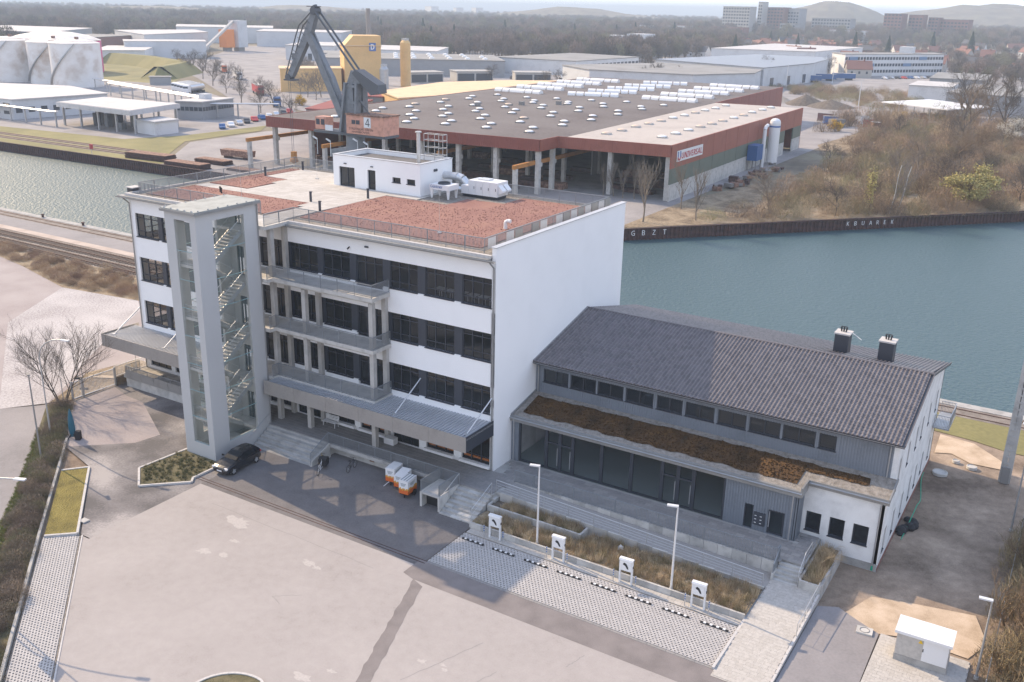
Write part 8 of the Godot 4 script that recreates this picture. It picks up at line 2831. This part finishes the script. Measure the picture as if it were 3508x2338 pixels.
	# hills
	var hills := [["hill", -610, -2480, 215, 200, 68], ["hill", -290, -2760, 420, 300, 66], ["hill", -1300, -2420, 420, 300, 36], ["hill", -1800, -1420, 520, 300, 22], ["hill", -1850, -1990, 420, 260, 30], ["hill", 120, -2560, 380, 300, 72]]
	for h in hills:
		var b := MB.new()
		var nr := 10
		var na := 40
		var f := FastNoiseLite.new()
		f.seed = int(h[3])
		f.frequency = 0.004
		var pt := func(i: int, j: int) -> Vector3:
			var t := i / float(nr)
			var a := TAU * j / na
			var x: float = h[1] + cos(a) * h[3] * t
			var z: float = h[2] + sin(a) * h[4] * t
			var y: float = h[5] * pow(cos(t * PI * 0.5), 1.4) * (1.0 + 0.25 * f.get_noise_2d(x, z)) - 1.5
			return Vector3(x, y, z)
		for i in nr:
			for j in na:
				b.quad(pt.call(i, j), pt.call(i, (j + 1) % na), pt.call(i + 1, (j + 1) % na), pt.call(i + 1, j))
		struct("hill", b, M.far_ground)


# ---------------------------------------------------------------- plants
func strip(b: MB, a: Vector3, e: Vector3, w: float) -> void:
	# a thin three-sided twig, tapering to its tip
	var f := b.frame_of(e - a)
	var p0 := a + f.x * w
	var p1 := a - f.x * w * 0.5 + f.y * w * 0.86
	var p2 := a - f.x * w * 0.5 - f.y * w * 0.86
	b.tri1(p0, p1, e)
	b.tri1(p1, p2, e)
	b.tri1(p2, p0, e)


func grow(b: MB, r: RandomNumberGenerator, p: Vector3, d: Vector3, l: float, w: float, level: int, deep: int, kids: Array, lift: float, open: float) -> void:
	var q := p
	var dir := d
	var n := 3 if level < deep else 1
	var pts := [p]
	for i in n:
		dir = (dir + Vector3(r.randf_range(-1, 1), r.randf_range(-1, 1), r.randf_range(-1, 1)) * 0.13 + Vector3.UP * lift * 0.12).normalized()
		q = q + dir * l / n
		pts.append(q)
	if level >= deep:
		strip(b, p, q, w)
		return
	for i in n:
		b.tube(pts[i], pts[i + 1], w * (1.0 - 0.22 * i), w * (1.0 - 0.22 * (i + 1)), 5 if level == 0 else 3, false)
	var m: int = kids[level]
	for k in m:
		var t := lerpf(0.28 if level > 0 else 0.34, 1.0, (k + r.randf()) / m)
		var i := mini(int(t * n), n - 1)
		var at: Vector3 = (pts[i] as Vector3).lerp(pts[i + 1], t * n - i)
		var a := r.randf() * TAU
		var f := b.frame_of(dir)
		var side := f.x * cos(a) + f.y * sin(a)
		var nd := (dir * (1.0 - open) + side * open + Vector3.UP * lift * 0.25).normalized()
		grow(b, r, at, nd, l * r.randf_range(0.42, 0.66) * (1.25 - 0.45 * t), w * 0.45, level + 1, deep, kids, lift, open)


func tree_mesh(seed_: int, h: float, w: float, kids: Array, lift := 0.5, open := 0.55, stems := 1) -> ArrayMesh:
	var r := RandomNumberGenerator.new()
	r.seed = seed_
	var b := MB.new()
	for s in stems:
		var d := Vector3.UP
		if stems > 1:
			var a := TAU * s / stems + r.randf()
			d = Vector3(cos(a) * 0.45, 1.0, sin(a) * 0.45).normalized()
		grow(b, r, Vector3(0, -0.1, 0), d, h * 0.72, w, 0, kids.size(), kids, lift, open)
	return b.mesh()


func bush_mesh(seed_: int, n: int, r0: float, h: float, w: float) -> ArrayMesh:
	var r := RandomNumberGenerator.new()
	r.seed = seed_
	var b := MB.new()
	for i in n:
		var a := r.randf() * TAU
		var q := sqrt(r.randf()) * r0
		var y := h * (0.1 + 0.9 * r.randf()) * sqrt(maxf(0.0, 1.0 - q * q / (r0 * r0) * 0.85))
		var c := Vector3(cos(a) * q, y, sin(a) * q)
		var d := (Vector3(cos(a) * 0.5, 0.9, sin(a) * 0.5) + Vector3(r.randf_range(-1, 1), r.randf_range(-0.8, 0.8), r.randf_range(-1, 1)) * 0.8).normalized()
		var l := h * r.randf_range(0.10, 0.26)
		strip(b, c - d * l * 0.5, c + d * l * 0.5, w * r.randf_range(0.6, 1.3))
	for i in 7:
		var a := r.randf() * TAU
		strip(b, Vector3(cos(a) * 0.1, 0, sin(a) * 0.1) * r0, Vector3(cos(a) * 0.6 * r0, h * 0.75, sin(a) * 0.6 * r0), w * 2.2)
	return b.mesh()


func conifer_mesh(seed_: int) -> ArrayMesh:
	var r := RandomNumberGenerator.new()
	r.seed = seed_
	var b := MB.new()
	for i in 420:
		var t := r.randf()
		var y := 0.1 + 0.9 * t
		var rad := 0.24 * pow(1.0 - t, 0.8) + 0.01
		var a := r.randf() * TAU
		var c := Vector3(cos(a) * rad * 0.3, y, sin(a) * rad * 0.3)
		strip(b, c, Vector3(cos(a) * rad, y - 0.06, sin(a) * rad), 0.022)
	b.tube(Vector3.ZERO, Vector3(0, 0.9, 0), 0.025, 0.005, 5, false)
	return b.mesh()


func tinted(key: String) -> StandardMaterial3D:
	var m := mat(key, g(1.0), 0.95)
	m.vertex_color_use_as_albedo = true
	return m


func tree(called: String, label: String, mesh: Mesh, m: Material, at: Vector3, s: float, turn: float, group: String, crown: Mesh = null, cm: Material = null) -> void:
	var B := thing(called, label, "tree", at, turn, group)
	put("trunk", mesh, m, B, Transform3D(Basis.from_scale(Vector3.ONE * s), Vector3.ZERO))
	if crown:
		put("crown", crown, cm, B, Transform3D(Basis.from_scale(Vector3.ONE * s), Vector3.ZERO))


func crown_mesh(seed_: int, n: int, c: Vector3, r0: Vector3, size: float) -> ArrayMesh:
	var r := RandomNumberGenerator.new()
	r.seed = seed_
	var b := MB.new()
	var lobes := []
	for i in 26:
		var v := Vector3(r.randfn(), r.randfn(), r.randfn()).normalized() * pow(r.randf(), 0.4)
		lobes.append(c + v * r0)
	for i in n:
		var l: Vector3 = lobes[r.randi() % lobes.size()]
		var p := l + Vector3(r.randfn(), r.randfn(), r.randfn()) * r0 * 0.16
		var d := Vector3(r.randfn(), r.randfn(), r.randfn()).normalized()
		strip(b, p - d * size, p + d * size, size * 0.55)
	return b.mesh()


func scatter(poly: Array, n: int, smin: float, smax: float, y: float, out: Array) -> void:
	var pp := PackedVector2Array(poly)
	var lo := pp[0]
	var hi := pp[0]
	for q in pp:
		lo = lo.min(q)
		hi = hi.max(q)
	var k := 0
	while k < n:
		var p := Vector2(rng.randf_range(lo.x, hi.x), rng.randf_range(lo.y, hi.y))
		if not Geometry2D.is_point_in_polygon(p, pp):
			continue
		k += 1
		var s := rng.randf_range(smin, smax)
		out.append(Transform3D(Basis(Vector3.UP, rng.randf() * TAU).scaled(Vector3(s, s * rng.randf_range(0.8, 1.25), s)), Vector3(p.x, y, p.y)))


func shades(n: int, base: Array) -> PackedColorArray:
	var out := PackedColorArray()
	for i in n:
		var c: Color = base[rng.randi() % base.size()]
		var k := rng.randf_range(0.75, 1.25)
		out.append(Color(c.r * k, c.g * k, c.b * k))
	return out


func plants() -> void:
	rng.seed = 99
	var bare := []
	for i in 4:
		bare.append(tree_mesh(10 + i, 1.0, 0.022, [9, 7, 6, 5], 0.45, 0.55))
	var wood := tinted("woodland")
	var far_a := []
	for i in 3:
		var tm := MB.new()
		var r := RandomNumberGenerator.new()
		r.seed = 40 + i
		tm.tube(Vector3.ZERO, Vector3(0, 0.55, 0), 0.022, 0.012, 5, false)
		for k in 420:
			var v := Vector3(r.randfn(), r.randfn(), r.randfn()).normalized() * pow(r.randf(), 0.45)
			var c := Vector3(0, 0.62, 0) + v * Vector3(0.30, 0.36, 0.30)
			var d := (v * 0.6 + Vector3(0, 0.6, 0) + Vector3(r.randfn(), r.randfn(), r.randfn()) * 0.45).normalized()
			strip(tm, c - d * 0.05, c + d * 0.07, 0.011)
		for k in 9:
			var a := r.randf() * TAU
			strip(tm, Vector3(0, 0.2 + 0.04 * k, 0), Vector3(cos(a) * 0.22, 0.5 + 0.04 * k, sin(a) * 0.22), 0.012)
		far_a.append(tm.mesh())
	# wooded land to the horizon
	var keep := PackedVector2Array(V([-150, -300, -34, -290, 70, -320, 120, -440, 70, -560, -50, -560, -60, -660, -130, -690, -140, -840, -250, -850, -250, -560, -330, -540, -420, -520, -600, -690, -790, -640, -720, -400, -560, -320, -480, -240, -340, -220]))
	var sets := [[], [], []]
	var n := 0
	while n < 11000:
		var d := 460.0 * pow(8.2, rng.randf())
		var a := deg_to_rad(rng.randf_range(-62.5, -1.0))
		var p := Vector2(36.7 + sin(a) * d, 57.9 - cos(a) * d)
		if p.y > -230 or Geometry2D.is_point_in_polygon(p, keep):
			continue
		if p.x > -400 and d < 560:
			continue
		n += 1
		var town := a > deg_to_rad(-19.0) and d < 1330
		if town and rng.randf() < 0.6:
			continue
		var s := rng.randf_range(11, 20) * (1.0 if d < 1400 else 1.25) * (0.62 if town else 1.0)
		var w := s * rng.randf_range(0.85, 1.35)
		sets[rng.randi() % 3].append(Transform3D(Basis(Vector3.UP, rng.randf() * TAU).scaled(Vector3(w, s, w)), Vector3(p.x, -1.6, p.y)))
	for i in 3:
		multi("woodland", far_a[i], wood, sets[i], self, shades(sets[i].size(), [Color(0.16, 0.13, 0.105), Color(0.20, 0.155, 0.125), Color(0.13, 0.11, 0.095), Color(0.18, 0.165, 0.105), Color(0.22, 0.165, 0.135)]))
	# separate conifers and bigger trees that stand out of the wood
	var con := [conifer_mesh(3), conifer_mesh(4)]
	for i in 26:
		var d := rng.randf_range(620, 1300)
		var a := deg_to_rad(rng.randf_range(-48, -4))
		var p := Vector2(36.7 + sin(a) * d, 57.9 - cos(a) * d)
		if Geometry2D.is_point_in_polygon(p, keep):
			continue
		tree("conifer", "dark conifer standing out of the bare woodland", con[i % 2], M.conifer, Vector3(p.x, -1.4, p.y), rng.randf_range(15, 24), rng.randf() * 6.0, "conifers in the woodland")
	# trees along the industrial road
	for i in 16:
		var t := i / 15.0
		var p := Vector2(-188, -178).lerp(Vector2(-440, -352), t) + Vector2(rng.randf_range(-3, 3), rng.randf_range(-3, 3)) + Vector2(-7, 7) * (i % 2)
		tree("road_tree", "bare tree in the row along the industrial road", bare[i % 4], M.bark, Vector3(p.x, -1.4, p.y), rng.randf_range(8, 12), i * 1.3, "bare trees along the industrial road")
	for i in 14:
		var p := Vector2(-235, -230).lerp(Vector2(-330, -330), i / 13.0) + Vector2(rng.randf_range(-6, 10), rng.randf_range(-8, 8))
		tree("road_tree", "bare tree in the clump beside the mill wing", bare[(i + 1) % 4], M.bark_pale, Vector3(p.x, -1.4, p.y), rng.randf_range(8, 13), i * 2.3, "bare trees beside the mill")
	for i in 16:
		var p := Vector2(-260, -300).lerp(Vector2(-140, -600), rng.randf()) + Vector2(rng.randf_range(-20, 60), rng.randf_range(-20, 20))
		tree("road_tree", "bare tree between the halls beyond the basin", bare[(i + 2) % 4], M.bark, Vector3(p.x, -1.4, p.y), rng.randf_range(9, 14), i * 1.9, "bare trees between the halls")
	# bank in front of the hall
	for a in [[-50.0, -119.5, 6.5], [-47.7, -119.8, 7.5], [-45.2, -118.8, 7.0], [-32.4, -100.0, 12.0], [-43.0, -119.5, 8.5], [-31.3, -115.6, 9.5], [-25.0, -107.2, 10.3], [-40.5, -118.0, 7.5]]:
		tree("bank_tree", "slim pale bare tree on the bank in front of the hall opening", tree_mesh(int(a[2] * 10), 1.0, 0.016, [12, 5, 5], 0.9, 0.38), M.bark_pale, Vector3(a[0], -1.4, a[1]), a[2], a[0], "slim trees on the bank")
	# thicket on the far bank
	var bushes := [bush_mesh(1, 620, 1.0, 1.0, 0.011), bush_mesh(2, 620, 1.0, 1.15, 0.010), bush_mesh(3, 520, 0.8, 1.4, 0.010)]
	var thick := V([-24, -104, 2, -131, 24, -155, 70, -206, 120, -262, 120, -300, 60, -300, 0, -300, -26, -285, -30, -240, -22, -190, -20, -150])
	var bset := [[], [], []]
	for i in 3:
		scatter(thick, 430, 1.2, 3.9, -1.45, bset[i])
	scatter(V([-20, -240, 120, -262, 120, -340, 60, -352, -24, -330, -60, -320, -44, -262]), 260, 2.0, 5.0, -1.45, bset[2])
	scatter(V([-150, -460, -60, -400, -62, -420, -148, -476]), 90, 1.5, 3.0, -1.45, bset[0])
	scatter(V([-112, -420, -60, -372, -40, -360, -40, -440, -100, -470]), 160, 1.5, 3.4, -1.45, bset[1])
	for i in 3:
		multi("thicket", bushes[i], wood, bset[i], self, shades(bset[i].size(), [Color(0.29, 0.205, 0.13), Color(0.25, 0.205, 0.115), Color(0.34, 0.24, 0.155), Color(0.21, 0.155, 0.11), Color(0.27, 0.245, 0.135), Color(0.38, 0.285, 0.18)]))
	for i in 34:
		var p: Vector2 = [Vector2(-5.2, -128), Vector2(7, -145), Vector2(-16, -122), Vector2(-8, -305), Vector2(-1.9, -279), Vector2(-0.7, -312), Vector2(6, -290)][i] if i < 7 else Vector2(rng.randf_range(-24, 26), rng.randf_range(-275, -150))
		if p.y > -150 and i > 6:
			continue
		tree("thicket_tree", "bare brown tree rising out of the thicket", bare[i % 4], [M.bark, M.bark_warm, M.bark_pale][i % 3], Vector3(p.x, -1.4, p.y), 7.0 + (i % 4) * 1.3 + (11.0 if i > 2 and i < 7 else 0.0), i * 1.1, "bare trees in the thicket")
	for a in [[2.9, -136.2, 0.10], [4.1, -136.5, 0.16]]:
		var B := thing("birch", "slim white-trunked birch leaning at the edge of the thicket", "tree", Vector3(a[0], -1.4, a[1]), 0.0, "birches at the water")
		var lean := Basis(Vector3.FORWARD, a[2])
		var tk := MB.new()
		tk.pipe([Vector3.ZERO, lean * Vector3(0.1, 4.0, 0), lean * Vector3(-0.1, 7.5, 0.1), lean * Vector3(0.0, 9.4, 0)], 0.085, 6)
		obj("trunk", tk, M.birch, B)
		put("crown", tree_mesh(int(a[0] * 13), 1.0, 0.006, [14, 5, 4], 0.8, 0.4), M.twig_grey, B, Transform3D(lean * Basis.from_scale(Vector3.ONE * 12.0), Vector3.ZERO))
	tree("willow", "large round willow with cream-yellow catkins in the thicket", bare[1], M.bark_warm, Vector3(14.6, -1.4, -151), 9.5, 0.4, "", crown_mesh(5, 2600, Vector3(0, 0.52, 0), Vector3(0.5, 0.34, 0.5), 0.026), M.catkin)
	tree("willow", "slender willow with cream-yellow catkins above the quay wall", bare[2], M.bark_warm, Vector3(-0.5, -1.4, -133.5), 8.6, 0.4, "", crown_mesh(6, 420, Vector3(0, 0.6, 0), Vector3(0.13, 0.42, 0.13), 0.022), M.catkin)
	tree("blossom_tree", "wide white-blossoming tree at the end of the thicket", bare[3], M.bark, Vector3(11.5, -1.4, -268), 8.5, 0.4, "", crown_mesh(7, 2400, Vector3(0, 0.55, 0), Vector3(0.6, 0.3, 0.6), 0.024), M.blossom_white)
	for a in [[-40.6, -268.5, 4.0, "yellow forsythia bush by the containers"], [-222, -213, 4.0, "yellow forsythia bush behind the blue truck"], [-452, -352, 3.5, "small yellow forsythia bush far up the road"]]:
		var F := thing("forsythia", a[3], "shrub", Vector3(a[0], -1.4, a[1]))
		put("foliage", crown_mesh(int(a[2] * 3), 700, Vector3(0, 0.5, 0), Vector3(0.55, 0.45, 0.55), 0.05), M.forsythia, F, Transform3D(Basis.from_scale(Vector3.ONE * a[2]), Vector3.ZERO))
		put("stems", bushes[2], M.bark, F, Transform3D(Basis.from_scale(Vector3.ONE * a[2] * 0.7), Vector3.ZERO))
	flat("bank_ground", V([-34, -92.5, 23, -154.5, 70, -206.5, 120, -262, 120, -330, -30, -320, -36, -230, -22, -190, -34, -126]), -1.36, M.dry_ground)
	# scrub by the railway
	var sc := []
	scatter(V([-130, -24.6, -43, -23.6, -43.5, -15.0, -64, -17.6, -77, -16.0, -91, -19.2, -110, -22.6]), 420, 0.35, 1.1, -1.36, sc)
	multi("trackside_scrub", bushes[0], wood, sc, self, shades(sc.size(), [Color(0.30, 0.20, 0.13), Color(0.36, 0.25, 0.155), Color(0.42, 0.315, 0.20), Color(0.24, 0.155, 0.115)]))
	# hedge between road and yard
	var hg := []
	scatter(V([-42.6, 9.0, -41.6, 8.3, -35.4, 13.6, -22.7, 24.6, 0, 44.0, -3.5, 44.5, -24.2, 25.2, -36.5, 14.6]), 430, 0.45, 1.0, -1.4, hg)
	multi("hedge", bushes[1], wood, hg, self, shades(hg.size(), [Color(0.23, 0.17, 0.125), Color(0.29, 0.22, 0.155), Color(0.18, 0.145, 0.10), Color(0.21, 0.195, 0.10)])).set_meta("label", "bare brown hedge along the road and parking strip")
	var gv := []
	scatter(V([-39.3, 13.2, -35.5, 15.2, -25.0, 25.0, -4, 44.5, -6, 44.0, -29.6, 21.6]), 2600, 0.10, 0.26, -1.36, gv)
	var blade := bush_mesh(8, 26, 1.0, 1.0, 0.07)
	multi("verge_grass", blade, wood, gv, self, shades(gv.size(), [Color(0.15, 0.18, 0.04), Color(0.19, 0.19, 0.06), Color(0.24, 0.20, 0.09)]))
	# bushes beyond the lane fence
	var lh := []
	scatter(V([37.0, -16, 46, -16, 46, 12, 37.0, 12]), 230, 0.8, 2.4, -1.45, lh)
	multi("lane_bushes", bushes[2], wood, lh, self, shades(lh.size(), [Color(0.26, 0.185, 0.11), Color(0.34, 0.26, 0.14), Color(0.19, 0.155, 0.09)]))
	for a in [[37.2, -1.0, 5.0], [38.0, 1.6, 4.2], [37.4, -9.5, 4.5]]:
		tree("lane_tree", "bare young tree behind the wire fence of the lane", tree_mesh(int(a[2] * 7), 1.0, 0.018, [8, 6, 5], 0.8, 0.42, 3), M.bark_warm, Vector3(a[0], -1.4, a[1]), a[2], a[0], "young trees behind the lane fence")
	# the tree at the gate
	tree("gate_tree", "multi-stemmed bare tree growing beside the white gate", tree_mesh(71, 1.0, 0.0095, [9, 7, 6, 4], 0.7, 0.5, 4), M.bark, Vector3(-42.6, -1.4, 8.6), 8.2, 0.6, "")
	# dry plants in the beds
	var stem := MB.new()
	var rr := RandomNumberGenerator.new()
	rr.seed = 12
	for i in 34:
		var a := rr.randf() * TAU
		var q := rr.randf() * 0.16
		var b0 := Vector3(cos(a) * q, 0, sin(a) * q)
		strip(stem, b0, b0 + Vector3(cos(a) * rr.randf() * 0.30, rr.randf_range(0.2, 0.62), sin(a) * rr.randf() * 0.30), 0.010)
	var sm := stem.mesh()
	var dp := []
	scatter(V([3.0, 4.4, 9.9, 4.4, 10.2, 3.0, 22.6, 3.0, 22.6, 6.2, 2.6, 6.2]), 950, 0.6, 1.35, -1.02, dp)
	scatter(V([3.6, 2.95, 9.7, 2.95, 9.7, 3.85, 3.0, 3.85]), 170, 0.6, 1.2, -0.68, dp)
	scatter(V([24.9, -3.6, 25.9, -3.6, 25.9, 1.2, 24.9, 1.2]), 120, 0.8, 1.6, -0.47, dp)
	multi("dry_grass", sm, wood, dp, self, shades(dp.size(), [Color(0.42, 0.32, 0.20), Color(0.54, 0.44, 0.30), Color(0.32, 0.235, 0.145), Color(0.22, 0.185, 0.09)]))
	var bs := []
	scatter(V([-24.8, 9.6, -25.0, 13.4, -22.8, 15.2, -20.2, 12.9, -20.6, 10.4, -21.2, 9.6]), 260, 0.10, 0.28, YARD + 0.06, bs)
	multi("bed_plants", blade, wood, bs, self, shades(bs.size(), [Color(0.14, 0.12, 0.05), Color(0.19, 0.16, 0.07), Color(0.09, 0.09, 0.035)]))
	tree("planter_shrub", "loose dry shrub leaning out of the tall planter", tree_mesh(31, 1.0, 0.012, [8, 6, 5], 0.3, 0.6, 4), M.dry_stem, Vector3(25.5, -0.5, -1.6), 1.9, 0.3, "")
	var pb := thing("plastic_bag", "white plastic sheet caught in the dry grass bed", "bag", Vector3(12.9, -0.95, 3.6))
	var q := MB.new()
	for i in 6:
		var a := TAU * i / 6
		q.tri1(Vector3(0, 0.42, 0), Vector3(cos(a) * 0.26, 0.06 + 0.1 * (i % 2), sin(a) * 0.24), Vector3(cos(a + 1.05) * 0.24, 0.04 + 0.1 * ((i + 1) % 2), sin(a + 1.05) * 0.26))
	obj("sheet", q, M.steel_white, pb)
